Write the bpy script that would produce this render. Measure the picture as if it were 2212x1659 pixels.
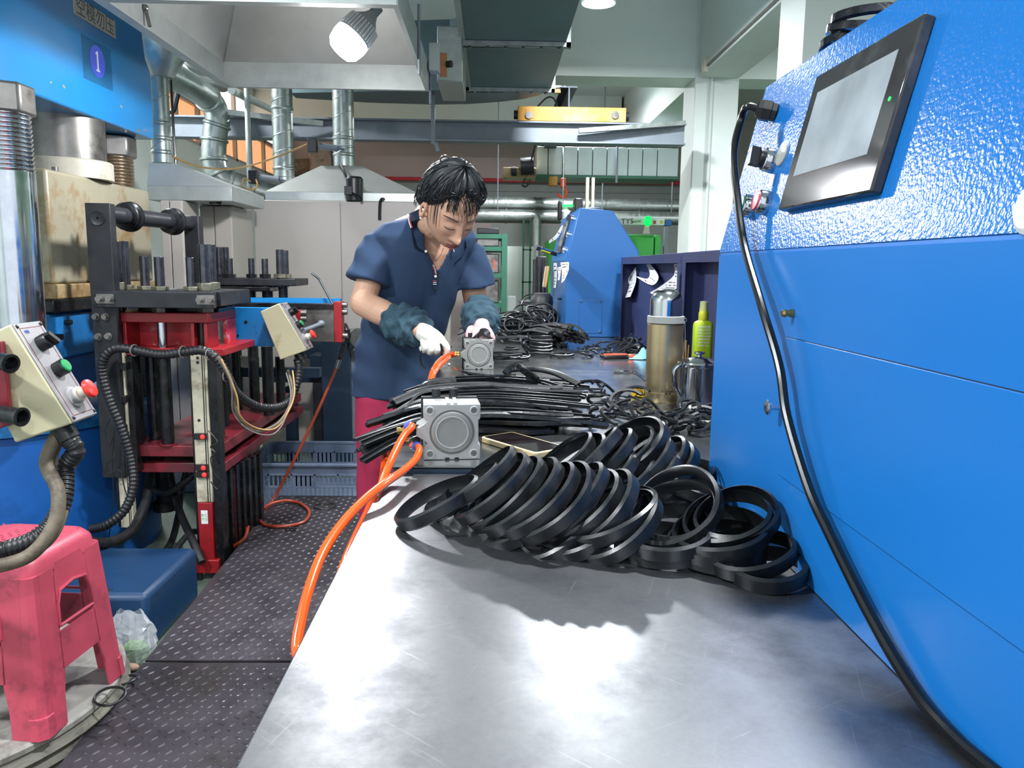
import bpy, bmesh, math, random
import numpy as np
from mathutils import Vector, Matrix, Euler
random.seed(7); rng = np.random.default_rng(7)
sc = bpy.context.scene
for o in list(bpy.data.objects): bpy.data.objects.remove(o)
COL = sc.collection
R = math.radians

# ------------------------------------------------------------------ camera
F_PX, CXP, CYP = 1700.0, 1106.0, 829.5
CAM = np.array([0.0, 0.0, 1.25])
PSI, TH, RHO = R(1.46904), R(8.39822), R(0.7)
_f = np.array([math.sin(PSI)*math.cos(TH), math.cos(PSI)*math.cos(TH), -math.sin(TH)])
_r0 = np.array([math.cos(PSI), -math.sin(PSI), 0.0]); _u0 = np.cross(_r0, _f)
_r = _r0*math.cos(RHO)+_u0*math.sin(RHO); _u = -_r0*math.sin(RHO)+_u0*math.cos(RHO)
cd = bpy.data.cameras.new('camera'); cam = bpy.data.objects.new('camera', cd); COL.objects.link(cam)
cam.matrix_world = Matrix(((_r[0], _u[0], -_f[0], CAM[0]), (_r[1], _u[1], -_f[1], CAM[1]), (_r[2], _u[2], -_f[2], CAM[2]), (0, 0, 0, 1)))
cd.sensor_fit = 'HORIZONTAL'; cd.sensor_width = 36.0; cd.lens = 36.0*F_PX/2212.0
cd.clip_start = 0.02; cd.clip_end = 200
sc.camera = cam

# ------------------------------------------------------------------ world, exposure
w = bpy.data.worlds.new('world'); sc.world = w; w.use_nodes = True
w.node_tree.nodes['Background'].inputs[0].default_value = (0.86, 0.93, 1.0, 1)
w.node_tree.nodes['Background'].inputs[1].default_value = 1.0
try:
    cy = sc.cycles; cy.max_bounces = 6; cy.diffuse_bounces = 3; cy.glossy_bounces = 4; cy.transparent_max_bounces = 6; cy.transmission_bounces = 4
    cy.use_adaptive_sampling = True; cy.adaptive_threshold = .03; cy.caustics_reflective = False; cy.caustics_refractive = False
except Exception: pass
vs = sc.view_settings
vs.view_transform = 'Standard'; vs.look = 'None'; vs.gamma = 1.0; vs.use_curve_mapping = False
vs.exposure = 0.48
sc.display_settings.display_device = 'sRGB'

def ray(px, py): return _r*(px-CXP)/F_PX - _u*(py-CYP)/F_PX + _f
def at(px, py, Y): d = ray(px, py); return CAM + d*(Y/d[1])          # the point of a sight line at real distance Y
def on(px, py, z): d = ray(px, py); return CAM + d*((z-CAM[2])/d[2])  # ... on the level z
def atx(px, py, X): d = ray(px, py); return CAM + d*(X/d[0])          # ... on the upright plane x = X

# ------------------------------------------------------------------ materials
def lin(h):
    if isinstance(h, str):
        h = h.lstrip('#'); c = [int(h[i:i+2], 16)/255 for i in (0, 2, 4)]
    else: c = h
    return tuple((x/12.92 if x <= .04045 else ((x+.055)/1.055)**2.4) for x in c)
def _new(name):
    m = bpy.data.materials.new(name); m.use_nodes = True
    nt = m.node_tree; return m, nt, nt.nodes['Principled BSDF']
def _n(nt, t, **k):
    n = nt.nodes.new(t)
    for a, v in k.items(): setattr(n, a, v)
    return n
def mat(name, col, rough=.5, metal=0.0, var=.12, scale=6.0, bump=0.0, bscale=200.0, stain=None, samt=.45, sscale=5.0, coat=0.0,
        rvar=.0, stretch=None, emit=None, estr=0.0, alpha=1.0, trans=0.0, spec=None, sss=0.0, ior=None):
    m, nt, b = _new(name); L = nt.links
    c = lin(col)
    tc = _n(nt, 'ShaderNodeTexCoord'); mp = _n(nt, 'ShaderNodeMapping'); L.new(tc.outputs['Object'], mp.inputs[0])
    if stretch: mp.inputs['Scale'].default_value = stretch
    nz = _n(nt, 'ShaderNodeTexNoise'); nz.inputs['Scale'].default_value = scale; nz.inputs['Detail'].default_value = 4; nz.inputs['Roughness'].default_value = .6
    L.new(mp.outputs[0], nz.inputs['Vector'])
    mr = _n(nt, 'ShaderNodeMapRange'); mr.inputs[1].default_value = .3; mr.inputs[2].default_value = .7
    mr.inputs[3].default_value = 1-var; mr.inputs[4].default_value = 1+var
    L.new(nz.outputs['Fac'], mr.inputs[0])
    mx = _n(nt, 'ShaderNodeVectorMath', operation='SCALE'); mx.inputs[0].default_value = c; L.new(mr.outputs[0], mx.inputs['Scale'])
    out = mx.outputs[0]
    if stain:
        n2 = _n(nt, 'ShaderNodeTexNoise'); n2.inputs['Scale'].default_value = sscale; n2.inputs['Detail'].default_value = 5; n2.inputs['Roughness'].default_value = .7
        L.new(tc.outputs['Object'], n2.inputs['Vector'])
        r2 = _n(nt, 'ShaderNodeMapRange'); r2.inputs[1].default_value = 1-samt-.06; r2.inputs[2].default_value = 1-samt+.1
        L.new(n2.outputs['Fac'], r2.inputs[0])
        mm = _n(nt, 'ShaderNodeMix', data_type='RGBA'); mm.inputs['B'].default_value = (*lin(stain), 1)
        L.new(r2.outputs[0], mm.inputs['Factor']); L.new(out, mm.inputs['A']); out = mm.outputs['Result']
    L.new(out, b.inputs['Base Color'])
    b.inputs['Roughness'].default_value = rough; b.inputs['Metallic'].default_value = metal
    if rvar:
        rr = _n(nt, 'ShaderNodeMapRange'); rr.inputs[1].default_value = .3; rr.inputs[2].default_value = .7
        rr.inputs[3].default_value = max(.02, rough-rvar); rr.inputs[4].default_value = rough+rvar
        L.new(nz.outputs['Fac'], rr.inputs[0]); L.new(rr.outputs[0], b.inputs['Roughness'])
    if coat: b.inputs['Coat Weight'].default_value = coat; b.inputs['Coat Roughness'].default_value = .12
    if spec is not None: b.inputs['Specular IOR Level'].default_value = spec
    if ior: b.inputs['IOR'].default_value = ior
    if sss:
        b.inputs['Subsurface Weight'].default_value = sss; b.inputs['Subsurface Radius'].default_value = (.012, .005, .003); b.inputs['Subsurface Scale'].default_value = 1
    if trans: b.inputs['Transmission Weight'].default_value = trans
    if alpha < 1: b.inputs['Alpha'].default_value = alpha
    if emit: b.inputs['Emission Color'].default_value = (*lin(emit), 1); b.inputs['Emission Strength'].default_value = estr
    if bump:
        n3 = _n(nt, 'ShaderNodeTexNoise'); n3.inputs['Scale'].default_value = bscale; n3.inputs['Detail'].default_value = 3
        L.new(mp.outputs[0], n3.inputs['Vector'])
        bp = _n(nt, 'ShaderNodeBump'); bp.inputs['Strength'].default_value = bump; bp.inputs['Distance'].default_value = .002
        L.new(n3.outputs['Fac'], bp.inputs['Height']); L.new(bp.outputs[0], b.inputs['Normal'])
    return m

MT = {}
def D(k, *a, **kw): MT[k] = mat(k, *a, **kw)
D('floor_green', '#5f6f62', .45, var=.2, stain='#3a3f3c', samt=.42, sscale=1.3)
D('paint_white', '#d3dad6', .7, var=.05, scale=1.5, stain='#b8beb8', samt=.35, sscale=.8)
D('paint_pink', '#d2c3c1', .7, var=.06, scale=1.0)
D('paint_grey', '#949b98', .7, var=.1, scale=1.0)
D('ceiling', '#e4ebe7', .75, var=.05, scale=1.0)
D('green_wall', '#a9c6ac', .7, var=.06, scale=1.0)
D('tread', '#4f4b52', .42, .55, var=.25, scale=7, rvar=.12, stain='#3a3637', samt=.45, sscale=3.5)
D('galv', '#aab1ae', .38, .85, var=.16, scale=22, rvar=.08)
D('galv_soft', '#bcc2c0', .45, .6, var=.1, scale=14, rvar=.06)
D('galv_dull', '#b9bab6', .5, .5, var=.08, scale=6)
D('duct_teal', '#5a6f74', .45, .35, var=.1, scale=2)
D('steel_grey', '#7d858e', .5, .2, var=.12, scale=4)
D('duct_white', '#c9d6d8', .5, .1, var=.05)
D('crane_orange', '#c08a2e', .45, var=.15, scale=3, stain='#cfa77a', samt=.45, sscale=2)
D('red_pipe', '#c23a3e', .5)
D('rack_green', '#2f6b55', .5, var=.12)
D('black_metal', '#2b2c31', .42, .3, var=.25, scale=14, rvar=.1)
D('black_oily', '#232427', .28, .4, var=.3, scale=20, rvar=.12, stain='#4b4a4a', samt=.36, sscale=14)
D('rod_dark', '#55555c', .25, .8, var=.2, scale=30, rvar=.1)
D('hexnut', '#8d8a78', .4, .7, var=.25, scale=40)
D('chrome', '#c9cdd4', .16, 1.0, var=.08, scale=20, rvar=.06)
D('steel_dull', '#85827f', .35, .8, var=.2, scale=12, stain='#5a544e', samt=.4, sscale=8)
D('screw_steel', '#9a8a76', .3, .85, var=.2, scale=30)
D('press_blue', '#1c84c8', .3, var=.06, scale=2, coat=.25)
D('press_blue_dirty', '#1b74b8', .45, var=.2, scale=5, stain='#163f63', samt=.46, sscale=6)
D('press_blue_deep', '#1c5fae', .4, var=.12, scale=3, stain='#154a86', samt=.42, sscale=3)
D('plate_blue', '#1787d0', .38, var=.08, scale=5, stain='#1c3a52', samt=.31, sscale=9)
D('red_paint', '#981c23', .38, var=.18, scale=9, stain='#6d2228', samt=.38, sscale=10)
D('red_worn', '#c2303a', .4, var=.2, scale=10, stain='#d8a9ae', samt=.4, sscale=16)
D('red_tray', '#7c2430', .35, .1, var=.25, scale=8, stain='#4a2f33', samt=.44, sscale=7)
D('beige_stain', '#a8a18a', .45, .15, var=.1, scale=3, stain='#94713f', samt=.42, sscale=4.5)
D('beige_rust', '#a8946c', .5, var=.2, scale=5, stain='#7a5228', samt=.48, sscale=6)
D('beige_ram', '#c4bfb0', .45, .1, var=.1, scale=5, stain='#8d8877', samt=.4, sscale=6)
D('beige_box', '#c6bd9c', .45, var=.06, scale=5, stain='#a2926c', samt=.38, sscale=9)
D('beige_rail', '#c2bba6', .5, var=.15, scale=12, stain='#85715a', samt=.42, sscale=10)
D('face_grey', '#a19fa1', .35, .3, var=.12, scale=10, stain='#8b8689', samt=.38, sscale=12)
D('cabinet', '#c1bab4', .55, var=.03, scale=1.5)
D('cabinet_side', '#b4aea6', .5, var=.04, scale=1.5)
D('plastic_black', '#1d1d20', .35, var=.15, scale=20)
D('conduit', '#232326', .4, var=.2, scale=20)
D('cable_black', '#101114', .28, var=.1)
D('cable_brown', '#6d6253', .6, var=.25, scale=25, stain='#4b4238', samt=.45, sscale=20)
D('cable_grey', '#77716c', .6, var=.2, scale=20)
D('button_green', '#0f9a55', .35, var=.03)
D('button_red', '#e8322c', .35, var=.03)
D('button_pale', '#dfe3da', .4, var=.03)
D('led_red', '#ff2020', .3, emit='#ff1818', estr=4)
D('led_green', '#10c050', .3, emit='#00e050', estr=1.3)
D('sign_panel', '#cfc8b8', .5, var=.05)
D('ink', '#6a6662', .6)
D('ink_black', '#1a1a1c', .6)
D('badge_blue', '#4a5fe0', .4, var=.03)
D('white_plain', '#f1f1ef', .5, var=.02)
D('clear_film', '#4d9fd0', .2, var=.03, alpha=.22)
D('stool_pink', '#bd495e', .42, var=.16, scale=7, stain='#8a3a4b', samt=.42, sscale=9, sss=0)
D('disc_wood', '#9a9791', .6, var=.2, scale=6, stain='#6c6863', samt=.48, sscale=7)
D('disc_rim', '#6d6a60', .65, var=.3, scale=12, stain='#3f3d37', samt=.45, sscale=9, stretch=(1, 1, 12))
D('bag_film', '#e9edf2', .08, alpha=.28, var=.02)
D('bag_green', '#6f9a5c', .6, var=.25, scale=60, stain='#3f6b45', samt=.5, sscale=70)
D('skin_brown', '#b08f7c', .6)
D('tissue_blue', '#8ab4d2', .7)
D('plinth_blue_shaded', '#15395f', .45, var=.15, scale=4, stain='#12304f', samt=.45, sscale=4)  # press blue painted darker: the shade under the press is in this colour
D('crate', '#6e7c93', .5, var=.12, scale=6)
D('navy_steel', '#1f3346', .45, .1, var=.15, scale=4)
D('navy_bin', '#353c66', .5, .1, var=.08, scale=3)
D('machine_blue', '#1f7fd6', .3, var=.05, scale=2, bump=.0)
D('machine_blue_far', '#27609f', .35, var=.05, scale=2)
D('paper', '#e8e9ec', .7, var=.03)
D('screen_bezel', '#3a3a3c', .08, var=.25, scale=14, stain='#5a5a5c', samt=.4, sscale=6)
D('alu', '#b6b7b5', .42, .5, var=.06, scale=20)
D('alu_dark', '#9a9b97', .42, .45, var=.08, scale=20)
D('alu_bright', '#e4e4e2', .3, .5, var=.03)
D('brass', '#b99a5c', .28, .9, var=.12, scale=30)
D('hose_orange', '#f0561a', .22, var=.04, coat=.3)
D('hose_red', '#a8452c', .35, var=.08)
D('fit_blue', '#4a63c0', .35)
D('rubber', '#1a1c1f', .36, var=.25, scale=30, rvar=.1, bump=.05, bscale=500)
D('rubber_matte', '#1e1f22', .5, var=.25, scale=30, rvar=.1)
D('rubber_shine', '#1c1e22', .16, var=.3, scale=60, rvar=.08, bump=.3, bscale=90)
D('phone_gold', '#e2c898', .35, .3)
D('phone_glass', '#1a1416', .06, var=.1)
D('thermos_gold', '#c4b08a', .33, .9, var=.07, scale=3, stretch=(1, 1, 6), rvar=.05)
D('thermos_band', '#b3b3ad', .5, var=.05)
D('steel_polish', '#c5c7ca', .14, 1.0, var=.08, scale=8, rvar=.05)
D('yellow', '#f0c010', .4)
D('lime', '#a9c21c', .4, var=.04)
D('lime_cap', '#b5b51c', .3, var=.06)
D('wood_stick', '#c19a62', .55, var=.15)
D('cloth_blue', '#7fc0d8', .8, var=.08, scale=20)
D('tool_orange', '#f0502a', .4)
D('shirt', '#2c4160', .85, var=.07, scale=8, bump=.12, bscale=900)
D('shirt_dark', '#26384f', .85, var=.07)
D('sleeve_cover', '#34505f', .85, var=.12, scale=14, bump=.12, bscale=500)
D('trousers', '#b02b50', .85, var=.08, scale=6)
D('glove_white', '#eceae2', .8, var=.04, scale=30, bump=.2, bscale=700)
D('glove_pink', '#eeb9bf', .8, var=.06, scale=30, bump=.2, bscale=700)
D('skin', '#d8a98f', .5, var=.06, scale=18, sss=.15)
D('lip', '#a9605a', .45, var=.05)
D('brow', '#4a3a34', .7)
D('hair', '#14161b', .46, var=.35, scale=40, stretch=(1, 1, 1))
D('pearl', '#f4f1ec', .15)
D('earth', '#8a6a3a', .7)
D('lamp_white', '#f2f4f6', .5)
D('lamp_glow', '#ffffff', .5, emit='#f6f8ff', estr=14)
D('bulb_body', '#aab2b4', .4, .3, var=.08)
D('window_glow', '#ffffff', .5, emit='#ffe2d0', estr=1.6, var=.3)
D('window_orange', '#d9976a', .5, emit='#e8a878', estr=.8, var=.3, stretch=(1, 6, .6), scale=3)
D('machine_green', '#3fae4a', .5, var=.05)

def brushed(name, base, dark, rough, aniso_axis_scale, scratches=True):
    """worn stainless sheet: fine directional grain, cloudy wear and scattered scratches"""
    m, nt, b = _new(name); L = nt.links
    tc = _n(nt, 'ShaderNodeTexCoord')
    mp = _n(nt, 'ShaderNodeMapping'); mp.inputs['Scale'].default_value = aniso_axis_scale; L.new(tc.outputs['Object'], mp.inputs[0])
    g = _n(nt, 'ShaderNodeTexNoise'); g.inputs['Scale'].default_value = 60; g.inputs['Detail'].default_value = 4; L.new(mp.outputs[0], g.inputs['Vector'])
    c = _n(nt, 'ShaderNodeTexNoise'); c.inputs['Scale'].default_value = 7; c.inputs['Detail'].default_value = 8; c.inputs['Roughness'].default_value = .68; L.new(tc.outputs['Object'], c.inputs['Vector'])
    cr = _n(nt, 'ShaderNodeMapRange'); cr.inputs[1].default_value = .36; cr.inputs[2].default_value = .66; L.new(c.outputs['Fac'], cr.inputs[0])
    mx = _n(nt, 'ShaderNodeMix', data_type='RGBA'); mx.inputs['A'].default_value = (*lin(dark), 1); mx.inputs['B'].default_value = (*lin(base), 1); L.new(cr.outputs[0], mx.inputs['Factor'])
    # scratches: thin ridges of a stretched, turned noise
    rgh = _n(nt, 'ShaderNodeMapRange'); rgh.inputs[1].default_value = .3; rgh.inputs[2].default_value = .7
    rgh.inputs[3].default_value = rough+.09; rgh.inputs[4].default_value = rough-.05; L.new(c.outputs['Fac'], rgh.inputs[0])
    last = mx.outputs['Result']
    if scratches:
        for k, (ang, sx) in enumerate(((.5, 1), (-.7, 1.3), (1.25, .8), (2.4, 1.1))):
            m2 = _n(nt, 'ShaderNodeMapping', vector_type='TEXTURE'); m2.inputs['Rotation'].default_value = (0, 0, ang); m2.inputs['Scale'].default_value = (.22/sx, .010, 1); L.new(tc.outputs['Object'], m2.inputs[0])
            s = _n(nt, 'ShaderNodeTexNoise'); s.inputs['Scale'].default_value = 2.2; s.inputs['Detail'].default_value = 2; L.new(m2.outputs[0], s.inputs['Vector'])
            sr = _n(nt, 'ShaderNodeMapRange'); sr.inputs[1].default_value = .69; sr.inputs[2].default_value = .76; sr.inputs[4].default_value = .11; L.new(s.outputs['Fac'], sr.inputs[0])
            m3 = _n(nt, 'ShaderNodeMix', data_type='RGBA'); m3.inputs['B'].default_value = (*lin('#e8e8e8'), 1); L.new(sr.outputs[0], m3.inputs['Factor']); L.new(last, m3.inputs['A']); last = m3.outputs['Result']
    L.new(last, b.inputs['Base Color']); L.new(rgh.outputs[0], b.inputs['Roughness'])
    b.inputs['Metallic'].default_value = .9
    bp = _n(nt, 'ShaderNodeBump'); bp.inputs['Strength'].default_value = .05; bp.inputs['Distance'].default_value = .001
    L.new(g.outputs['Fac'], bp.inputs['Height']); L.new(bp.outputs[0], b.inputs['Normal'])
    return m
MT['bench_steel'] = brushed('bench_steel', '#9fa0a3', '#67686c', .31, (1, 30, 1))
MT['bench_far'] = brushed('bench_far', '#9ea0a0', '#7c7e80', .17, (30, 1, 1))

def wrinkled(name, col, rough, strength, scale):
    """hammered / orange-peel enamel"""
    m, nt, b = _new(name); L = nt.links
    b.inputs['Base Color'].default_value = (*lin(col), 1); b.inputs['Roughness'].default_value = rough; b.inputs['Specular IOR Level'].default_value = .28
    tc = _n(nt, 'ShaderNodeTexCoord'); v = _n(nt, 'ShaderNodeTexNoise'); v.inputs['Scale'].default_value = scale; v.inputs['Detail'].default_value = 1.5
    L.new(tc.outputs['Object'], v.inputs['Vector'])
    bp = _n(nt, 'ShaderNodeBump'); bp.inputs['Strength'].default_value = strength; bp.inputs['Distance'].default_value = .004
    L.new(v.outputs['Fac'], bp.inputs['Height']); L.new(bp.outputs[0], b.inputs['Normal'])
    return m
MT['machine_enamel'] = wrinkled('machine_enamel', '#1f7bd0', .24, .2, 250)

def screen_mat():
    m, nt, b = _new('screen_lit'); L = nt.links
    tc = _n(nt, 'ShaderNodeTexCoord'); v = _n(nt, 'ShaderNodeTexNoise'); v.inputs['Scale'].default_value = 14; v.inputs['Detail'].default_value = 7
    L.new(tc.outputs['Object'], v.inputs['Vector'])
    mr = _n(nt, 'ShaderNodeMapRange'); mr.inputs[1].default_value = .3; mr.inputs[2].default_value = .7; mr.inputs[3].default_value = .75; mr.inputs[4].default_value = 1.15
    L.new(v.outputs['Fac'], mr.inputs[0])
    s = _n(nt, 'ShaderNodeVectorMath', operation='SCALE'); s.inputs[0].default_value = lin('#b4bcc4'); L.new(mr.outputs[0], s.inputs['Scale'])
    L.new(s.outputs[0], b.inputs['Base Color']); b.inputs['Roughness'].default_value = .05; b.inputs['Specular IOR Level'].default_value = .4
    return m
MT['screen_lit'] = screen_mat()
# ------------------------------------------------------------------ mesh building
def V(*a): return np.array(a, float)
def unit(v): v = np.asarray(v, float); n = np.linalg.norm(v); return v/n if n > 1e-12 else v
def frame(d):
    d = unit(d); a = V(0, 0, 1) if abs(d[2]) < .9 else V(1, 0, 0)
    u = unit(np.cross(a, d)); return u, np.cross(d, u), d
def spline(pts, n=8, closed=False):
    """Catmull-Rom through the points"""
    p = [np.asarray(q, float) for q in pts]; N = len(p); out = []
    for i in range(N if closed else N-1):
        if closed: a, b, c, d = p[(i-1) % N], p[i], p[(i+1) % N], p[(i+2) % N]
        else: a, b, c, d = p[max(i-1, 0)], p[i], p[i+1], p[min(i+2, N-1)]
        for k in range(n):
            t = k/n
            out.append(.5*((2*b)+(c-a)*t+(2*a-5*b+4*c-d)*t*t+(3*b-a-3*c+d)*t**3))
    if not closed: out.append(p[-1])
    return out
class MB:
    def __init__(s, T=None): s.v = []; s.f = []; s.sm = []; s.T = T
    def add(s, vs, fs, smooth=False):
        o = len(s.v)
        if s.T is not None: vs = [np.array(s.T @ Vector((*map(float, p),)))[:3] for p in vs]
        s.v += [np.asarray(p, float) for p in vs]; s.f += [tuple(o+i for i in f) for f in fs]; s.sm += [smooth]*len(fs); return s
    def box(s, a, b):
        x0, y0, z0 = np.minimum(a, b); x1, y1, z1 = np.maximum(a, b)
        return s.add([V(x0, y0, z0), V(x1, y0, z0), V(x1, y1, z0), V(x0, y1, z0), V(x0, y0, z1), V(x1, y0, z1), V(x1, y1, z1), V(x0, y1, z1)],
                     [(0, 3, 2, 1), (4, 5, 6, 7), (0, 1, 5, 4), (1, 2, 6, 5), (2, 3, 7, 6), (3, 0, 4, 7)])
    def obox(s, c, size, ax):
        """box at c with half-axes along the unit vectors ax"""
        c = np.asarray(c, float); hx, hy, hz = [np.asarray(a, float)*k/2 for a, k in zip(ax, size)]
        return s.add([c-hx-hy-hz, c+hx-hy-hz, c+hx+hy-hz, c-hx+hy-hz, c-hx-hy+hz, c+hx-hy+hz, c+hx+hy+hz, c-hx+hy+hz],
                     [(0, 3, 2, 1), (4, 5, 6, 7), (0, 1, 5, 4), (1, 2, 6, 5), (2, 3, 7, 6), (3, 0, 4, 7)])
    def hexa(s, p):
        """8 corners: bottom ring then top ring"""
        return s.add(p, [(0, 3, 2, 1), (4, 5, 6, 7), (0, 1, 5, 4), (1, 2, 6, 5), (2, 3, 7, 6), (3, 0, 4, 7)])
    def cyl(s, p0, p1, r0, r1=None, n=20, caps=True, smooth=True, phase=0.0):
        r1 = r0 if r1 is None else r1; p0 = np.asarray(p0, float); p1 = np.asarray(p1, float); u, v, d = frame(p1-p0)
        vs = []
        for p, r in ((p0, r0), (p1, r1)):
            for k in range(n): a = 2*math.pi*k/n+phase; vs.append(p+r*(u*math.cos(a)+v*math.sin(a)))
        s.add(vs, [(k, (k+1) % n, n+(k+1) % n, n+k) for k in range(n)], smooth)
        if caps: s.add(vs, [tuple(reversed(range(n))), tuple(range(n, 2*n))])
        return s
    def lathe(s, prof, o=(0, 0, 0), d=(0, 0, 1), n=28, smooth=True, caps=True):
        """prof: (radius, height) along the axis d from o"""
        o = np.asarray(o, float); u, v, d = frame(d); vs = []; fs = []
        for r, h in prof:
            for k in range(n): a = 2*math.pi*k/n; vs.append(o+d*h+r*(u*math.cos(a)+v*math.sin(a)))
        for i in range(len(prof)-1):
            for k in range(n): fs.append((i*n+k, i*n+(k+1) % n, (i+1)*n+(k+1) % n, (i+1)*n+k))
        s.add(vs, fs, smooth)
        if caps:
            m = len(prof)
            s.add(vs[:n], [tuple(reversed(range(n)))]); s.add(vs[-n:], [tuple(range(n))])
        return s
    def tube(s, path, r, n=8, closed=False, caps=True, smooth=True):
        """round sweep; r a number or one per point"""
        p = [np.asarray(q, float) for q in path]; N = len(p); rr = [r]*N if np.isscalar(r) else list(r)
        t0 = p[1]-p[0]; u, v, _ = frame(t0); vs = []
        for i in range(N):
            t = unit((p[(i+1) % N]-p[i-1]) if closed else (p[min(i+1, N-1)]-p[max(i-1, 0)]))
            u = unit(u-t*np.dot(u, t)); v = np.cross(t, u)
            for k in range(n): a = 2*math.pi*k/n; vs.append(p[i]+rr[i]*(u*math.cos(a)+v*math.sin(a)))
        fs = [(i*n+k, i*n+(k+1) % n, ((i+1) % N)*n+(k+1) % n, ((i+1) % N)*n+k) for i in range(N if closed else N-1) for k in range(n)]
        s.add(vs, fs, smooth)
        if caps and not closed: s.add(vs[:n], [tuple(reversed(range(n)))]); s.add(vs[-n:], [tuple(range(n))])
        return s
    def sweep(s, path, prof, ups, closed=False, smooth=False):
        """sweep a 2-D profile (side, up) along a path with an up vector per point (or one)"""
        p = [np.asarray(q, float) for q in path]; N = len(p); m = len(prof); vs = []
        if isinstance(ups, np.ndarray) and ups.ndim == 1: ups = [ups]*N
        for i in range(N):
            t = unit((p[(i+1) % N]-p[i-1]) if closed else (p[min(i+1, N-1)]-p[max(i-1, 0)]))
            up = unit(ups[i]-t*np.dot(ups[i], t)); sd = np.cross(t, up)
            for a, b in prof: vs.append(p[i]+sd*a+up*b)
        fs = [(i*m+k, i*m+(k+1) % m, ((i+1) % N)*m+(k+1) % m, ((i+1) % N)*m+k) for i in range(N if closed else N-1) for k in range(m)]
        s.add(vs, fs, smooth)
        if not closed: s.add(vs[:m], [tuple(reversed(range(m)))]); s.add(vs[-m:], [tuple(range(m))])
        return s
    def prism(s, poly, ext):
        """closed outline of 3-D points pushed along ext"""
        p = [np.asarray(q, float) for q in poly]; n = len(p); e = np.asarray(ext, float)
        return s.add(p+[q+e for q in p], [tuple(reversed(range(n))), tuple(range(n, 2*n))]+[(k, (k+1) % n, n+(k+1) % n, n+k) for k in range(n)])
    def ball(s, c, r, nu=16, nv=10):
        c = np.asarray(c, float); r = np.ones(3)*r; vs = [c+V(0, 0, -r[2])]
        for j in range(1, nv):
            t = math.pi*j/nv
            for k in range(nu): a = 2*math.pi*k/nu; vs.append(c+r*V(math.sin(t)*math.cos(a), math.sin(t)*math.sin(a), -math.cos(t)))
        vs.append(c+V(0, 0, r[2])); L = len(vs)-1
        fs = [(0, 1+(k+1) % nu, 1+k) for k in range(nu)]+[(L, L-nu+k, L-nu+(k+1) % nu) for k in range(nu)]
        for j in range(nv-2):
            for k in range(nu): fs.append((1+j*nu+k, 1+j*nu+(k+1) % nu, 1+(j+1)*nu+(k+1) % nu, 1+(j+1)*nu+k))
        return s.add(vs, fs, True)
    def loft(s, rings, caps=True, smooth=True):
        n = len(rings[0]); vs = [p for r in rings for p in r]
        s.add(vs, [(i*n+k, i*n+(k+1) % n, (i+1)*n+(k+1) % n, (i+1)*n+k) for i in range(len(rings)-1) for k in range(n)], smooth)
        if caps: s.add(rings[0], [tuple(reversed(range(n)))]); s.add(rings[-1], [tuple(range(n))])
        return s
    def mesh(s, name, org):
        me = bpy.data.meshes.new(name)
        me.from_pydata([tuple(p-org) for p in s.v], [], s.f); me.polygons.foreach_set('use_smooth', s.sm); me.update()
        return me
ORI = {}
def tag(o, label=None, cat=None, group=None, kind=None):
    if label: o['label'] = label
    if cat: o['category'] = cat
    if group: o['group'] = group
    if kind: o['kind'] = kind
    return o
def thing(name, label, cat, loc, group=None):
    o = bpy.data.objects.new(name, None); COL.objects.link(o); o.location = tuple(map(float, loc)); o.empty_display_size = .05
    ORI[o] = np.asarray(loc, float); return tag(o, label, cat, group)
def obj(name, mb, m, parent=None, bevel=0.0, seg=2, sharp=35, label=None, kind=None, weld=True):
    """one mesh object; vertices are given in world space and stored from the thing's base"""
    if parent is not None: org = ORI[parent]
    else:
        a = np.array(mb.v); org = V((a[:, 0].min()+a[:, 0].max())/2, (a[:, 1].min()+a[:, 1].max())/2, a[:, 2].min())
    me = mb.mesh(name, org)
    bm = bmesh.new(); bm.from_mesh(me)
    if weld: bmesh.ops.remove_doubles(bm, verts=bm.verts, dist=1e-6)
    bmesh.ops.recalc_face_normals(bm, faces=bm.faces); bm.to_mesh(me); bm.free()
    if any(mb.sm): me.set_sharp_from_angle(angle=R(sharp))
    o = bpy.data.objects.new(name, me); COL.objects.link(o)
    for mm in (m if isinstance(m, (list, tuple)) else [m]): me.materials.append(MT[mm] if isinstance(mm, str) else mm)
    ORI[o] = org
    if parent is not None: o.parent = parent
    else: o.location = tuple(org)
    if bevel:
        b = o.modifiers.new('bevel', 'BEVEL'); b.width = bevel; b.segments = seg; b.limit_method = 'ANGLE'; b.angle_limit = R(40)
        for p in me.polygons: p.use_smooth = True
        me.set_sharp_from_angle(angle=R(50)); b.harden_normals = False
    if label: o['label'] = label
    if kind: o['kind'] = kind
    return o
def struct(name, mb, m, **k): o = obj(name, mb, m, **k); o['kind'] = 'structure'; return o
def text_mesh(body, size, T, m, name, parent, ext=.0004):
    """raised lettering; T maps the text's own plane into the world"""
    c = bpy.data.curves.new('lettering', 'FONT'); c.body = body; c.size = size; c.extrude = ext; c.align_x = 'CENTER'; c.align_y = 'CENTER'; c.resolution_u = 3
    t = bpy.data.objects.new('lettering', c); COL.objects.link(t)
    bpy.context.view_layer.update()
    me = bpy.data.meshes.new_from_object(t.evaluated_get(bpy.context.evaluated_depsgraph_get()))
    bpy.data.objects.remove(t); bpy.data.curves.remove(c)
    me.transform(T); me.transform(Matrix.Translation(-Vector(ORI[parent])))
    me.materials.clear(); me.materials.append(MT[m])
    o = bpy.data.objects.new(name, me); COL.objects.link(o); o.parent = parent; ORI[o] = ORI[parent]
    return o
def basis4(o, x, y, z):
    return Matrix(((x[0], y[0], z[0], o[0]), (x[1], y[1], z[1], o[1]), (x[2], y[2], z[2], o[2]), (0, 0, 0, 1)))
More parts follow.
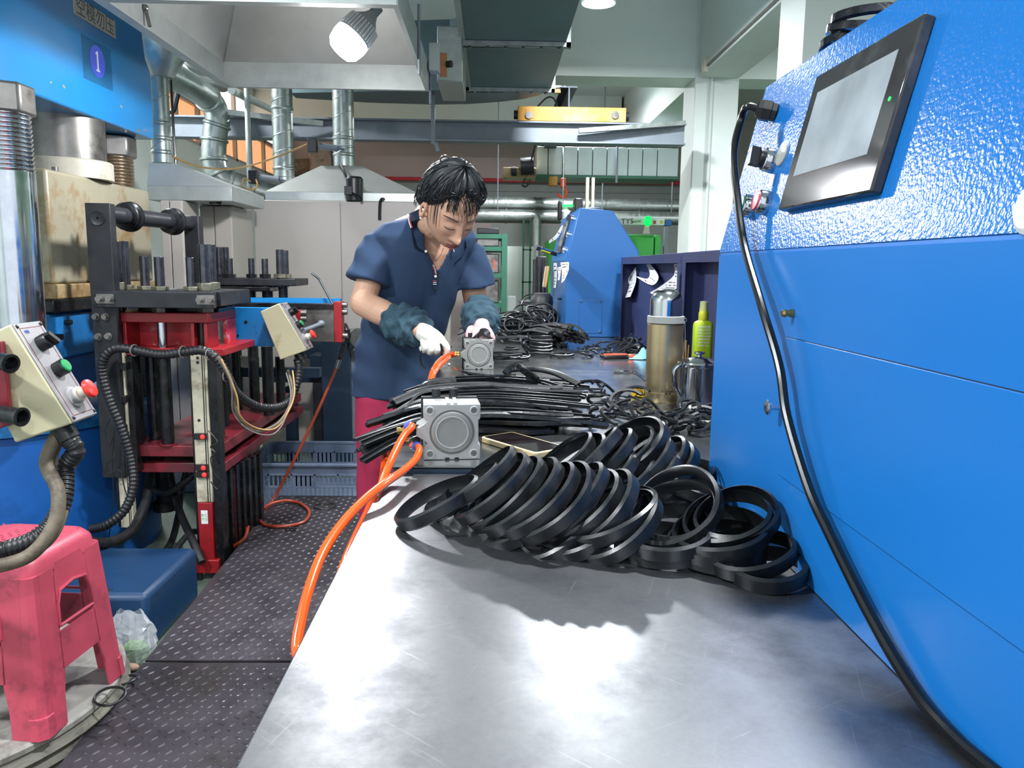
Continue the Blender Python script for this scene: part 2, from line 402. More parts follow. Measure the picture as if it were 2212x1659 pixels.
def hexbolt(mb, p, d, r, h): mb.cyl(p, np.asarray(p)+unit(d)*h, r, n=6, smooth=False)
def boxpx(mb, x0, y0, x1, y1, Y, dep):
    """upright box whose front face at distance Y spans the given corners of the view; dep = its depth"""
    a = at(x0, (y0+y1)/2, Y); b = at(x1, (y0+y1)/2, Y); zt = at((x0+x1)/2, y0, Y)[2]; zb = at((x0+x1)/2, y1, Y)[2]
    return mb.box((a[0], Y, zb), (b[0], Y+dep, zt))
def area_light(name, loc, size, power, col=(1, 1, 1), d=(0, 0, -1), parent=None, shape='DISK', spread=math.pi):
    l = bpy.data.lights.new(name, 'AREA'); l.shape = shape; l.size = size; l.energy = power; l.color = col; l.spread = spread
    o = bpy.data.objects.new(name, l); COL.objects.link(o)
    q = Vector((0, 0, -1)).rotation_difference(Vector(tuple(map(float, d))))
    o.rotation_mode = 'QUATERNION'; o.rotation_quaternion = q
    if parent is not None: o.parent = parent; loc = np.asarray(loc)-ORI[parent]
    o.location = tuple(map(float, loc)); return o
# ------------------------------------------------------------------ lamps of the hall and one added fill lamp
def pendant(x, y, z, ztop, power, label, r=.115):
    t = thing('pendant_lamp', label, 'lamp', (x, y, z), 'round ceiling lamps')
    obj('lamp_shade', MB().lathe([(r*.35, .11), (r*.8, .075), (r, .03), (r, .012), (r*.94, .012), (r*.74, .07), (r*.3, .1)], (x, y, z), n=28, caps=False), 'lamp_white', t)
    obj('diffuser', MB().lathe([(.001, .008), (r*.6, .01), (r*.92, .018), (r*.9, .03), (.001, .03)], (x, y, z), n=28, caps=False), 'lamp_glow', t)
    if ztop-z > .14: obj('stem', MB().cyl((x, y, z+.1), (x, y, ztop), .012, n=10), 'lamp_white', t)
    area_light('lamp_light', (x, y, z-.004), r*1.8, power, (.93, .97, 1.0), parent=t)
    return t
ZC = 3.55
p1 = at(1293, 12, 5.5)
pendant(p1[0], 5.5, p1[2], ZC, 75, 'round white ceiling lamp cut by the top edge, above the grey duct')
p2 = at(1193, 187, 8.9)
pendant(p2[0], 8.9, p2[2], ZC, 80, 'small round lit lamp above the orange crane beam')
pendant(.75, 1.6, 3.1, ZC, 85, 'round white ceiling lamp high over the steel bench')
pendant(.75, -2.0, 3.1, ZC, 70, 'round white ceiling lamp behind the viewer')
pendant(-2.0, .4, 3.1, ZC, 75, 'unseen ceiling lamp added to brighten the near end of the press aisle')  # added out of view to light the blue machine, stool and worker's front
pendant(-2.6, 5.6, 3.2, ZC, 60, 'round white ceiling lamp over the beige ovens')
pendant(3.6, 5.5, 3.1, ZC, 80, 'round white ceiling lamp in the next aisle')

# ------------------------------------------------------------------ the hall
struct('floor', MB().box((-4, -3, -.1), (7, 14, 0)), 'floor_green')
struct('ceiling', MB().box((-4, -3, ZC), (7, 14, ZC+.2)), 'ceiling')
YB = 12.6
struct('wall_back', MB().box((-4, YB, 0), (7, YB+.2, ZC)), 'paint_pink')
struct('wall_right', MB().box((6.4, -3, 0), (6.6, YB, ZC)), 'green_wall')
# left wall with a window band
XW = -3.2; wz0, wz1, wy0, wy1 = 2.52, 3.42, 7.2, 12.2
wl = struct('wall_left', MB().box((XW-.2, -3, 0), (XW, YB, wz0)).box((XW-.2, -3, wz1), (XW, YB, ZC)).box((XW-.2, -3, wz0), (XW, wy0, wz1)).box((XW-.2, wy1, wz0), (XW, YB, wz1)), 'paint_white')
t = bpy.data.objects.new('window_1', None); COL.objects.link(t); t.location = (XW, (wy0+wy1)/2, wz0); ORI[t] = V(XW, (wy0+wy1)/2, wz0); t['kind'] = 'structure'
t['label'] = 'sunlit window band with orange light high in the wall behind the round ducts'
fr = MB(); fr.box((XW-.12, wy0, wz0), (XW-.04, wy1, wz0+.05)).box((XW-.12, wy0, wz1-.05), (XW-.04, wy1, wz1)).box((XW-.12, wy0, 2.95), (XW-.04, wy1, 3.0))
ys = np.linspace(wy0, wy1, 9)
for y in ys: fr.box((XW-.12, y-.025, wz0), (XW-.04, y+.025, wz1))
obj('window_frame', fr, 'cabinet_side', t)
for k in range(8):
    obj('pane', MB().box((XW-.09, ys[k]+.025, wz0+.05), (XW-.085, ys[k+1]-.025, 2.95)), 'window_orange', t)
    obj('pane', MB().box((XW-.09, ys[k]+.025, 3.0), (XW-.085, ys[k+1]-.025, wz1-.05)), 'window_glow', t)
# pillar, beams
pa = at(1492, 400, 7.0); pb = at(1586, 400, 7.0)
struct('pillar', MB().box((pa[0], 7.0, 0), (pb[0], 7.42, ZC)), 'paint_white', bevel=.012)
bz = at(1540, 168, 7.0)[2]
struct('trim_1', MB().box((-4, 7.02, bz), (pa[0], 7.4, ZC)).box((pb[0], 7.02, bz), (6.4, 7.4, ZC)), 'ceiling', label='white cross beam under the ceiling')
struct('trim_2', MB().box((pa[0]+.03, -3, bz), (pb[0]-.01, 7.0, ZC)).box((pa[0]+.03, 7.42, bz), (pb[0]-.01, YB, ZC)), 'paint_white', label='white long beam running towards the pillar')
struct('trim_3', MB().box((-4, 11.0, 3.05), (pa[0], 11.35, ZC)), 'ceiling')
pc = at(1737, 60, 4.6)
struct('trim_4', MB().box((pc[0], 4.6, 0), (pc[0]+.5, 5.0, ZC)), 'paint_white', label='white pillar behind the near blue machine')
tc = thing('wall_conduit', 'thin white cable conduit running along the long beam and down the pillar', 'conduit', (pa[0], 6.9, bz))
obj('pipe', MB().tube([(pa[0]+.025, .5, bz+.03), (pa[0]+.025, 6.9, bz+.03)], .012, 6), 'cable_grey', tc)
obj('pipe', MB().tube([(pa[0]+.14, 6.985, bz+.02), (pa[0]+.14, 6.985, .3)], .012, 6), 'paint_white', tc)
for q in (2.6, 4.2, 6.75): obj('junction_box', MB().box((pa[0]-.005, q-.04, bz-.02), (pa[0]+.03, q+.04, bz+.09)), 'sign_panel', tc)

# ------------------------------------------------------------------ tread plates of the aisle
def tread_plate(y0, y1, xl0, xl1, xr, label):
    z = .1
    t = thing('tread_plate', label, 'floor plate', ((xl0+xr)/2, (y0+y1)/2, 0), 'dark diamond tread plates of the aisle')
    obj('plate', MB().hexa([V(xl0, y0, z-.006), V(xr, y0, z-.006), V(xr, y1, z-.006), V(xl1, y1, z-.006), V(xl0, y0, z), V(xr, y0, z), V(xr, y1, z), V(xl1, y1, z)]), 'tread', t)
    sk = MB()
    sk.box((xr-.06, y0+.02, 0), (xr-.01, y1-.02, z-.006)).box((xl0+.1, y0+.02, 0), (xl0+.15, y1-.02, z-.006))
    obj('support', sk, 'black_metal', t)
    mb = MB(); p = .0285; vs = []; fs = []
    for i in range(int((xr-xl1)/p)+1):
        for j in range(int((y1-y0)/p)):
            x = xl1+.02+i*p; y = y0+.018+j*p
            lim = xl0+(xl1-xl0)*(y-y0)/(y1-y0)
            if x < lim+.015 or x > xr-.015 or y > y1-.015: continue
            a = R(45 if (i+j) % 2 else -45)+R(12); c, s_ = math.cos(a), math.sin(a); L, W, H = .0125, .0036, .0021
            o = len(vs)
            for lx, ly, lz in ((-L, 0, 0), (-L*.35, -W, 0), (L*.35, -W, 0), (L, 0, 0), (L*.35, W, 0), (-L*.35, W, 0), (-L*.55, 0, H), (L*.55, 0, H)):
                vs.append(V(x+lx*c-ly*s_, y+lx*s_+ly*c, z+lz))
            fs += [(o, o+1, o+6), (o+1, o+2, o+7, o+6), (o+2, o+3, o+7), (o+3, o+4, o+7), (o+4, o+5, o+6, o+7), (o+5, o, o+6)]
    mb.add(vs, fs); o = obj('tread_pattern', mb, 'tread', t, kind='stuff', weld=False)
    return t
tread_plate(.5, 2.172, -.955, -1.008, -.1, 'near diamond tread plate in front of the floor joint')
tread_plate(2.186, 3.87, -1.008, -1.068, -.1, 'farther diamond tread plate beyond the floor joint, reaching to the grey crate')

# ------------------------------------------------------------------ steel benches
ZB = .92; XL, XM = -.168, .338
def bench(name, label, y0, y1, z, x0, x1, top_m, edge_m, thick=.035):
    t = thing(name, label, 'workbench', ((x0+x1)/2, (y0+y1)/2, 0))
    obj('bench_top', MB().box((x0, y0, z-.004), (x1, y1, z)), top_m, t, bevel=.0015)
    obj('edge_frame', MB().box((x0+.002, y0+.002, z-thick), (x1-.002, y1-.002, z-.0042)), edge_m, t, bevel=.004)
    for lx in (x0+.08, x1-.04):
        for ly in (y0+.08, y1-.08):
            obj('leg', MB().box((lx-.02, ly-.02, .1 if lx < 0 else 0), (lx+.02, ly+.02, z-thick)), edge_m, t)
    return t
bench('steel_bench', 'bright scratched stainless steel bench holding the ring pile', -.15, 1.236, ZB, XL, .78, 'bench_steel', 'bench_steel')
ZF = .932
bench('steel_bench', 'farther stainless bench with dark edge under the worker\'s hands', 1.24, 5.6, ZF, -.163, .80, 'bench_far', 'navy_steel', .045)
sb = MB().cyl((-.128, 1.27, ZF), (-.128, 1.27, ZF+.004), .008, n=12); tag(obj('bench_bolt', sb, 'black_metal'), 'small dark bolt head at the corner of the farther bench', 'bolt')
# ------------------------------------------------------------------ blue bench machines
PROF = [(XM, 0), (XM, .354), (.395, .595), (.548, .583), (.675, .40), (.675, 0)]
def machine_body(t, y0, y1, z, m_side, m_face):
    prof = [(x, z+h) for x, h in PROF]
    obj('housing', MB().prism([V(x, y0, h) for x, h in prof], (0, y1-y0, 0)), m_side, t, bevel=.004)
    fz = MB()   # sheet faces a hair proud of the housing
    fz.box((XM-.0012, y0+.002, z+.001), (XM, y1-.002, z+.352))
    obj('front_sheet', fz, m_face, t)
    eu = unit(V(.057, 0, .241)); nn = V(-eu[2], 0, eu[0])
    a = V(XM, y0+.002, z+.356); b = V(XM, y1-.002, z+.356); L = .243
    obj('slanted_panel', MB().prism([a, b, b+eu*L, a+eu*L], nn*.0012), MT['machine_enamel'], t)
    return eu, nn
t = thing('bench_machine', 'large blue bench machine with touch screen filling the right side', 'machine', (.5, .73, ZB))
Y0, Y1 = .27, 1.182
eu, nn = machine_body(t, Y0, Y1, ZB, 'machine_blue', 'machine_blue')
PO = V(XM, 0, ZB+.356)
def pan(y, u, off=0.0): return PO+V(0, y, 0)+eu*u+nn*off
EY = V(0, -1, 0)     # to the right as one faces the panel
# door in the upright front, with its dark gap
def rrect(c0, c1, r, n=4):
    (a0, b0), (a1, b1) = c0, c1; out = []
    for cx, cy, s in ((a1-r, b1-r, 0), (a0+r, b1-r, 90), (a0+r, b0+r, 180), (a1-r, b0+r, 270)):
        for k in range(n+1): q = R(s+90*k/n); out.append((cx+r*math.cos(q), cy+r*math.sin(q)))
    return out
def upright(pts, off): return [V(XM-off, y, z) for y, z in pts]
obj('door_gap', MB().prism(upright(rrect((.24+.05, 1.0138), (.899, 1.1762), .012), .0012), (-.0004, 0, 0)), 'navy_steel', t)
dr = obj('door', MB().prism(upright(rrect((.24+.0508, 1.0146), (.8982, 1.1754), .0115), .0012), (-.0016, 0, 0)), 'machine_blue', t, bevel=.0006)
s1 = atx(1717, 677, XM); 
obj('brass_stud', MB().cyl(s1, s1+V(-.006, 0, 0), .0045, n=8).cyl(s1+V(-.006, 0, 0), s1+V(-.010, 0, 0), .0034, n=8).lathe([(.0042, 0), (.0046, .002), (.003, .005)], s1+V(-.010, 0, 0), (-1, 0, 0), n=10), 'brass', t)
s2 = V(XM, .889, 1.094)
scr = obj('long_screw', MB().cyl(s2, s2+V(-.016, 0, 0), .0032, n=10).lathe([(.0035, 0), (.0085, .0015), (.009, .004), (.006, .0055)], s2+V(-.016, 0, 0), (-1, 0, 0), n=14), 'chrome', t)
# touch screen
def pbox(y_l, y_r, u0, u1, o0, o1):
    a = [pan(y_l, u0, o0), pan(y_r, u0, o0), pan(y_r, u1, o0), pan(y_l, u1, o0)]
    return MB().prism(a, nn*(o1-o0))
hmi = obj('touch_screen', pbox(.9435, .7125, .0435, .2, .0012, .0125), 'screen_bezel', t, bevel=.0022, label='black framed touch screen')
obj('display', pbox(.9225, .7425, .081, .1765, .0125, .0129), 'screen_lit', hmi)
obj('status_light', MB().cyl(pan(.7295, .129, .0125), pan(.7295, .129, .0132), .0021, n=12), 'led_green', hmi)
# white round cap at the near end
obj('white_cap', MB().lathe([(.019, 0), (.019, .003), (.016, .0055), (.002, .006)], pan(.494, .0165, .0012), nn, n=30), 'white_plain', t)
def switch(y, u, kind):
    p = pan(y, u, .0012)
    b = obj('switch_collar', MB().lathe([(.0155, 0), (.0155, .010), (.0148, .0115), (.0145, .014), (.0132, .015)], p, nn, n=26), 'chrome', t)
    if kind == 'knob':
        q = p+nn*.014; k = MB().lathe([(.012, 0), (.0125, .006), (.012, .008)], q, nn, n=22)
        k.obox(q+nn*.013, (.008, .025, .012), (unit(EY+eu*.35), unit(eu-EY*.35), nn)); obj('turn_handle', k, 'plastic_black', b)
    else: obj('push_button', MB().lathe([(.0125, 0), (.0125, .002), (.0118, .0032), (.002, .004)], p+nn*.0142, nn, n=22), kind, b)
switch(1.045, .1175, 'knob')
D('button_red_faded', '#c8485a', .4); D('button_teal', '#2f8f7a', .4)
switch(1.022, .0605, 'button_red_faded'); switch(1.0825, .0605, 'button_teal')
obj('blank_plug', MB().lathe([(.0165, 0), (.0165, .002), (.015, .0032), (.002, .0034)], pan(1.018, .124, .0012), nn, n=26), 'thermos_band', t)
pl = pan(1.098, .1905, .0012); pd = unit(nn+V(0, .25, 0))
gl = obj('cable_gland', MB().lathe([(.0125, 0), (.0125, .006), (.0145, .007), (.0145, .018), (.012, .024), (.007, .027)], pl, pd, n=6, smooth=False), 'plastic_black', t)
# black cable hanging in front of the panel
g2 = pl+pd*.027
cab = [g2-pd*.006, g2+pd*.012, at(1600, 262, 1.125), at(1585, 330, 1.10), at(1592, 420, 1.065), at(1608, 530, 1.005), atx(1645, 660, XM-.024), atx(1683, 790, XM-.020), atx(1700, 900, XM-.020), atx(1745, 1050, XM-.017), atx(1790, 1150, XM-.014),
       atx(1880, 1330, XM-.012), atx(1975, 1490, XM-.010), on(2060, 1590, ZB+.006), on(2150, 1668, ZB+.006), on(2290, 1780, ZB+.006)]
cab = [p if k < 2 else V(p[0], p[1], max(p[2], ZB+.006)) for k, p in enumerate(cab)]
tag(obj('power_cable', MB().tube(spline(cab, 8), .0052, 10), 'cable_black'), 'long black cable hanging from the plug across the near blue machine', 'cable')
# marks beside the switches
for y, u in ((1.055, .142), (1.03, .083)): obj('marking_plate', pbox(y+.012, y-.012, u, u+.016, .0012, .0016), 'machine_blue_far', t)
obj('rust_streak', pbox(1.0465, 1.0455, .137, .155, .0012, .0014), 'earth', t)
# black bands lying on top of the near machine
def band_loop(c, u, v, w, rad, wid, th, n=36, sq=1.0, wob=0.0, ph=0.0, shape=None):
    """closed loop of flat strip: c centre, u/v plane axes, w axis of the band's width"""
    path = []; ups = []
    for k in range(n):
        a = 2*math.pi*k/n; rr = rad*(1+wob*math.sin(2*a+ph)+.5*wob*math.sin(3*a+1.7*ph))
        path.append(c+u*rr*math.cos(a)+v*rr*sq*math.sin(a)+w*(wob*rad*.8*math.sin(2*a+2.3*ph))); ups.append(u*math.cos(a)+v*math.sin(a))
    prof = [(-wid/2, -th/2), (-wid*.36, th/2), (wid*.36, th/2), (wid/2, -th/2), (wid*.3, -th*.2), (-wid*.3, -th*.2)]
    return MB().sweep(path, prof, ups, closed=True, smooth=True)
for k, (py, dz, rad) in enumerate(((1.0, .010, .062), (.985, .022, .06), (.97, .034, .058))):
    c = V(.462, py, ZB+.590+dz)
    tag(obj('rubber_band', band_loop(c, V(1, 0, -.07), V(0, 1, 0), V(.07, 0, 1), rad, .012, .006, sq=.75, wob=.06, ph=k), 'rubber_shine'), ('lowest', 'middle', 'topmost')[k]+' black rubber band lying on top of the near blue machine', 'rubber ring', 'bands on top of the near blue machine')

# ------------------------------------------------------------------ far blue machine
t = thing('bench_machine', 'farther blue bench machine seen end on, papers taped to it', 'machine', (.5, 4.1, ZF))
FY0, FY1 = 3.68, 4.62
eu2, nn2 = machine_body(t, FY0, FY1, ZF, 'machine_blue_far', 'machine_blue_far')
a = at(1252, 647, FY0); b = at(1299, 720, FY0)
ap = obj('access_plate', MB().box((a[0], FY0-.002, b[2]), (b[0], FY0, a[2])), 'machine_blue_far', t, bevel=.0008)
obj('plate_gap', MB().box((a[0]-.001, FY0-.0008, b[2]-.001), (b[0]+.001, FY0, a[2]+.001)), 'navy_steel', t)
for x in (a[0]+.006, b[0]-.006):
    for z in (b[2]+.008, a[2]-.008): obj('screw_head', MB().lathe([(.006, 0), (.0055, .002), (.003, .0045)], (x, FY0-.002, z), (0, -1, 0), n=12), 'chrome', ap)
PO2 = V(XM, 0, ZF+.356)
def pan2(y, u, off=0.0): return PO2+V(0, y, 0)+eu2*u+nn2*off
hm = obj('touch_screen', MB().prism([pan2(4.22, .04, .0012), pan2(3.99, .04, .0012), pan2(3.99, .2, .0012), pan2(4.22, .2, .0012)], nn2*.012), 'screen_bezel', t, bevel=.002)
obj('display', MB().prism([pan2(4.2, .075, .0132), pan2(4.02, .075, .0132), pan2(4.02, .175, .0132), pan2(4.2, .175, .0132)], nn2*.0005), 'screen_lit', hm)
for y, u in ((3.82, .2), (3.83, .125), (3.84, .05)):
    k = obj('switch_collar', MB().lathe([(.015, 0), (.015, .014), (.012, .016)], pan2(y, u, .0012), nn2, n=18), 'chrome', t)
    if u > .15: obj('turn_handle', MB().obox(pan2(y, u, .026), (.012, .026, .018), (V(0, 1, 0), eu2, nn2)), 'plastic_black', k)
obj('latch', MB().cyl((XM-.001, 3.86, ZF+.17), (XM-.02, 3.86, ZF+.17), .005, n=10), 'plastic_black', t)
# papers, a torch and a foam pad stuck to it
def sheet(name, label, pts_l, pts_r, th_dir, group=None, m='paper', lines=5, cat='paper'):
    """curled sheet given by its two long edges"""
    A = spline(pts_l, 4); B_ = spline(pts_r, 4); n = len(A); d = np.asarray(th_dir, float)*.0008
    mb = MB(); vs = A+B_+[p+d for p in A]+[p+d for p in B_]
    f = []
    for i in range(n-1): f += [(i, i+1, n+i+1, n+i), (2*n+i, 3*n+i, 3*n+i+1, 2*n+i+1), (i, 2*n+i, 2*n+i+1, i+1), (n+i, n+i+1, 3*n+i+1, 3*n+i)]
    f += [(0, n, 3*n, 2*n), (n-1, 3*n-1, 4*n-1, 2*n-1)]
    mb.add(vs, f, True)
    o = tag(obj(name, mb, m), label, cat, group)
    ink = MB()
    for k in range(lines):
        i = 1+int((n-3)*(k+.5)/lines); s0 = .12+.1*rng.random(); s1 = .6+.3*rng.random(); segs = 7
        for q in range(segs):
            if rng.random() < .22: continue
            fa = s0+(s1-s0)*q/segs; fb = fa+(s1-s0)/segs*.75; e = d*1.6
            def P(i, f): return A[i]*(1-f)+B_[i]*f-d*.6
            def P2(i, f): return A[i]*(1-f)+B_[i]*f
            w_ = .3
            p0 = P2(i, fa); p1 = P2(i, fb); up = (A[min(i+1, n-1)]-A[i])*w_
            ink.add([p0-d*.5, p1-d*.5, p1+up-d*.5, p0+up-d*.5, p0+d*1.5, p1+d*1.5, p1+up+d*1.5, p0+up+d*1.5], [(0, 1, 2, 3), (4, 7, 6, 5), (0, 4, 5, 1), (2, 6, 7, 3), (1, 5, 6, 2), (3, 7, 4, 0)])
    ob = obj('handwriting', ink, 'ink_black', o)
    return o
def pp(px, py, X): return atx(px, py, X)
Xf = XM-.012
sheet('note_paper', 'curled white note hanging from the far machine front, nearest its edge', [pp(1211, 567, XM-.002), pp(1214, 590, Xf-.006), pp(1213, 612, Xf-.012)], [pp(1229, 566, XM-.002), pp(1228, 585, Xf), pp(1220, 605, Xf-.008)], (-1, 0, 0), 'notes on the far blue machine')
sheet('note_paper', 'narrow white note between the other notes on the far machine front', [pp(1204, 578, XM-.002), pp(1206, 592, Xf-.006), pp(1205, 606, Xf-.01)], [pp(1212, 576, XM-.002), pp(1211, 590, Xf), pp(1209, 604, Xf-.006)], (-1, 0, 0), 'notes on the far blue machine')
sheet('note_paper', 'flat white note strip beside the yellow pad on the far machine', [pp(1196, 568, XM-.002), pp(1196, 600, XM-.003), pp(1195, 622, XM-.004)], [pp(1203, 568, XM-.002), pp(1203, 600, XM-.003), pp(1201, 622, XM-.004)], (-1, 0, 0), 'notes on the far blue machine')
sheet('warning_sheet', 'white sheet curling off the slanted top of the far machine', [pp(1186, 520, XM+.0), pp(1200, 508, XM+.008), pp(1213, 488, XM+.02)], [pp(1186, 526, XM+.0), pp(1206, 512, XM+.008), pp(1217, 486, XM+.022)], (-1, 0, 0), None, 'paper', 2)
q0 = at(1170, 600, 4.3)
t2 = thing('foam_pad', 'ribbed yellow pad clipped to the far machine front', 'pad', q0)
obj('pad', MB().obox(at(1180, 598, 4.35), (.014, .085, .115), (V(1, 0, 0), V(0, 1, 0), V(.12, 0, 1))), 'wood_stick', t2, bevel=.004)
rb = MB()
for k in range(6): rb.obox(at(1180, 598, 4.30)+V(-.0085, .012*(k-2.5)+.05, 0), (.003, .005, .11), (V(1, 0, 0), V(0, 1, 0), V(.12, 0, 1)))
obj('rib', rb, 'sign_panel', t2)
# torch
a0 = at(1156, 534, 4.3); a1 = at(1204, 550, 4.35); dd = unit(a1-a0); Lh = np.linalg.norm(a1-a0)
t2 = thing('torch', 'black and silver torch sticking out over the far machine', 'torch', a0)
obj('head_ring', MB().cyl(a0, a0+dd*.006, .0135, n=18).cyl(a0+dd*.03, a0+dd*.038, .0135, n=18), 'chrome', t2)
obj('barrel', MB().cyl(a0+dd*.006, a0+dd*.03, .013, n=18).cyl(a0+dd*.038, a1, .012, n=18), 'plastic_black', t2)
obj('light_strip', MB().obox((a0+a1)/2+V(-.002, -.011, -.004), (.055, .004, .008), (dd, V(0, 1, 0), unit(np.cross(dd, V(0, 1, 0))))), 'lime_cap', t2)
obj('silver_strip', MB().obox((a0+a1)/2+V(.004, -.009, .007), (.06, .004, .007), (dd, V(0, 1, 0), unit(np.cross(dd, V(0, 1, 0))))), 'chrome', t2)

# ------------------------------------------------------------------ dark blue bins behind the bench
def bin_box(label, y0, y1, x, z0, z1, dep=.24):
    t = thing('parts_bin', label, 'bin', (x+dep/2, (y0+y1)/2, z0), 'open navy bins between the two machines')
    th = .012
    obj('back_panel', MB().box((x+dep-th, y0, z0), (x+dep, y1, z1)), 'navy_bin', t)
    obj('top_panel', MB().box((x, y0, z1-th), (x+dep-th, y1, z1)), 'navy_bin', t)
    obj('side_panel', MB().box((x, y0, z0), (x+dep-th, y0+th, z1-th)), 'navy_bin', t)
    obj('side_panel', MB().box((x, y1-th, z0), (x+dep-th, y1, z1-th)), 'navy_bin', t)
    obj('front_lip', MB().box((x-.004, y0, z1-.03), (x, y1, z1)).box((x-.004, y0, z0), (x, y0+.035, z1-.03)).box((x-.004, y1-.035, z0), (x, y1, z1-.03)), 'navy_bin', t, bevel=.001)
    return t
zt = at(1475, 546, 2.45)[2]
bin_box('open navy blue bin with white notes taped inside', 2.46, 3.6, .585, ZF+.001, zt, .06)
bin_box('second open navy blue bin behind the green spray bottle', 1.36, 2.43, .585, ZF+.001, zt, .06)
XB = .632
def pb(px, py, off=.01): return atx(px, py, XB-off)
sheet('note_paper', 'wavy written note taped in the navy bin, nearest the far machine', [pb(1358, 601, .03), pb(1354, 618, .014), pb(1340, 645, .03)], [pb(1373, 577, .012), pb(1374, 608, .012), pb(1362, 641, .03)], (-1, 0, 0), 'notes in the navy bin', lines=7)
sheet('note_paper', 'white note curling into a hook in the navy bin', [pb(1396, 571, .012), pb(1404, 590, .012), pb(1398, 602, .015), pb(1376, 597, .03)], [pb(1405, 570, .012), pb(1423, 598, .02), pb(1408, 616, .025), pb(1376, 599, .03)], (-1, 0, 0), 'notes in the navy bin', lines=3)
sheet('note_paper', 'white written note in the navy bin partly behind the thermos', [pb(1456, 570, .012), pb(1456, 595, .012), pb(1425, 620, .03), pb(1404, 632, .03)], [pb(1467, 570, .012), pb(1467, 597, .012), pb(1466, 622, .02), pb(1410, 636, .03)], (-1, 0, 0), 'notes in the navy bin', lines=7)
# ------------------------------------------------------------------ pneumatic cylinders on the bench
def actuator(label, c, yaw, fit, kind):
    """square aluminium cylinder block standing on the bench; c = middle of its foot, front face to -y before turning"""
    c = np.asarray(c, float); T = Matrix.Translation(c) @ Matrix.Rotation(yaw, 4, 'Z')
    t = thing('air_cylinder', label, 'cylinder', c, 'square air cylinders on the bench')
    H = .047; dp = .058; z0 = .047
    out = [(-H, -H), (H, -H), (H, -.022), (H-.003, -.020), (H-.003, .020), (H, .022), (H, H), (-H, H), (-H, .024), (-H+.006, .019), (-H-.0, .014), (-H-.012, .006), (-H-.012, -.006), (-H, -.014), (-H+.006, -.019), (-H, -.024)]
    body = MB(T).prism([V(x, -dp/2, z+z0) for x, z in out], (0, dp, 0))
    o = obj('body', body, 'alu' if kind else 'alu_dark', t, bevel=.0014)
    f = MB(T)
    yf = -dp/2
    f.lathe([(.0375, 0), (.0375, -.0006), (.0355, -.0006), (.0350, .0), (.033, .0008), (.0275, .0008), (.027, .0018), (.0255, .0018), (.0250, .0006), (.001, .0004)], (0, yf-.0002, z0), (0, -1, 0), n=48, caps=False)
    obj('end_cap', f, 'alu_dark', t)
    obj('bright_ring', MB(T).lathe([(.0272, .001), (.0272, .0024), (.0256, .0024), (.0256, .001)], (0, yf, z0), (0, -1, 0), n=48, caps=False), 'alu_bright', t)
    for sx in (-1, 1):
        for sz in (-1, 1):
            p = (sx*.0365, yf, z0+sz*.0365)
            h = obj('bolt_hole', MB(T).lathe([(.0072, 0), (.0072, .0012), (.0062, .0014), (.0058, -.004), (.001, -.004)], p, (0, -1, 0), n=20, caps=False), 'alu_bright', t)
    obj('bolt_recess', MB(T).cyl((-.0365, yf-.0009, z0-.0365), (-.0365, yf+.001, z0-.0365), .0045, n=14).cyl((.0365, yf-.0009, z0-.0365), (.0365, yf+.001, z0-.0365), .0045, n=14).cyl((-.0365, yf-.0009, z0+.0365), (-.0365, yf+.001, z0+.0365), .0045, n=14).cyl((.0365, yf-.0009, z0+.0365), (.0365, yf+.001, z0+.0365), .0045, n=14), 'steel_dull', t)
    obj('groove_ring', MB(T).lathe([(.0372, 0), (.0372, .0009), (.0352, .0009), (.0352, 0)], (0, yf, z0), (0, -1, 0), n=48, caps=False), 'steel_dull', t)
    gr = MB(T)
    for x in (-.008, .008): gr.box((x-.0035, yf-.0004, .0), (x+.0035, yf+dp+.0004, .004))
    obj('slot', gr, 'plastic_black', t)
    rl = MB(T)
    for x in (-.006, .006): rl.box((x-.003, yf-.0002, .0935), (x+.003, yf+dp, .0962))
    obj('top_rail', rl, 'alu_bright' if kind else 'alu_dark', t)
    # mounting plate behind with two cap screws
    obj('mounting_plate', MB(T).box((-.050, dp/2, 0), (.046, dp/2+.014, .097)), 'black_metal', t, bevel=.001)
    for x in (-.024, .006): obj('cap_screw', MB(T).cyl((x, dp/2+.007, .097), (x, dp/2+.007, .110), .0075, n=16).cyl((x, dp/2+.007, .110), (x, dp/2+.007, .1102), .004, n=6), 'black_metal', t)
    if fit:
        for k, (y, z) in enumerate(((-.006, .036+.014), (-.012, .030)) if fit == 1 else ((-.004, .05), (-.012, .044))):
            p = V(-H-.012, y, z)
            if fit == 1:
                fb = obj('brass_fitting', MB(T).cyl(p, p+V(-.012, 0, 0), .005, n=6, smooth=False).cyl(p+V(-.012, 0, 0), p+V(-.018, 0, 0), .0042, n=12), 'brass', t)
            else: fb = obj('brass_fitting', MB(T).cyl(p, p+V(-.010, 0, 0), .0052, n=6, smooth=False).lathe([(.005, .010), (.0062, .012), (.0062, .016), (.004, .018)], p, (-1, 0, 0), n=14), 'brass', t)
    return t, T
c1 = (on(912, 992, ZF)+on(1028, 993, ZF))/2
t1, T1 = actuator('bright aluminium air cylinder with orange hoses beside the ring pile', c1+V(.002, .027, 0), R(6), 1, True)
c2 = (on(1002, 797, ZF)+on(1064, 800, ZF))/2
t2_, T2 = actuator('duller air cylinder under the worker\'s hands', c2+V(0, .03, 0), R(5), 2, False)
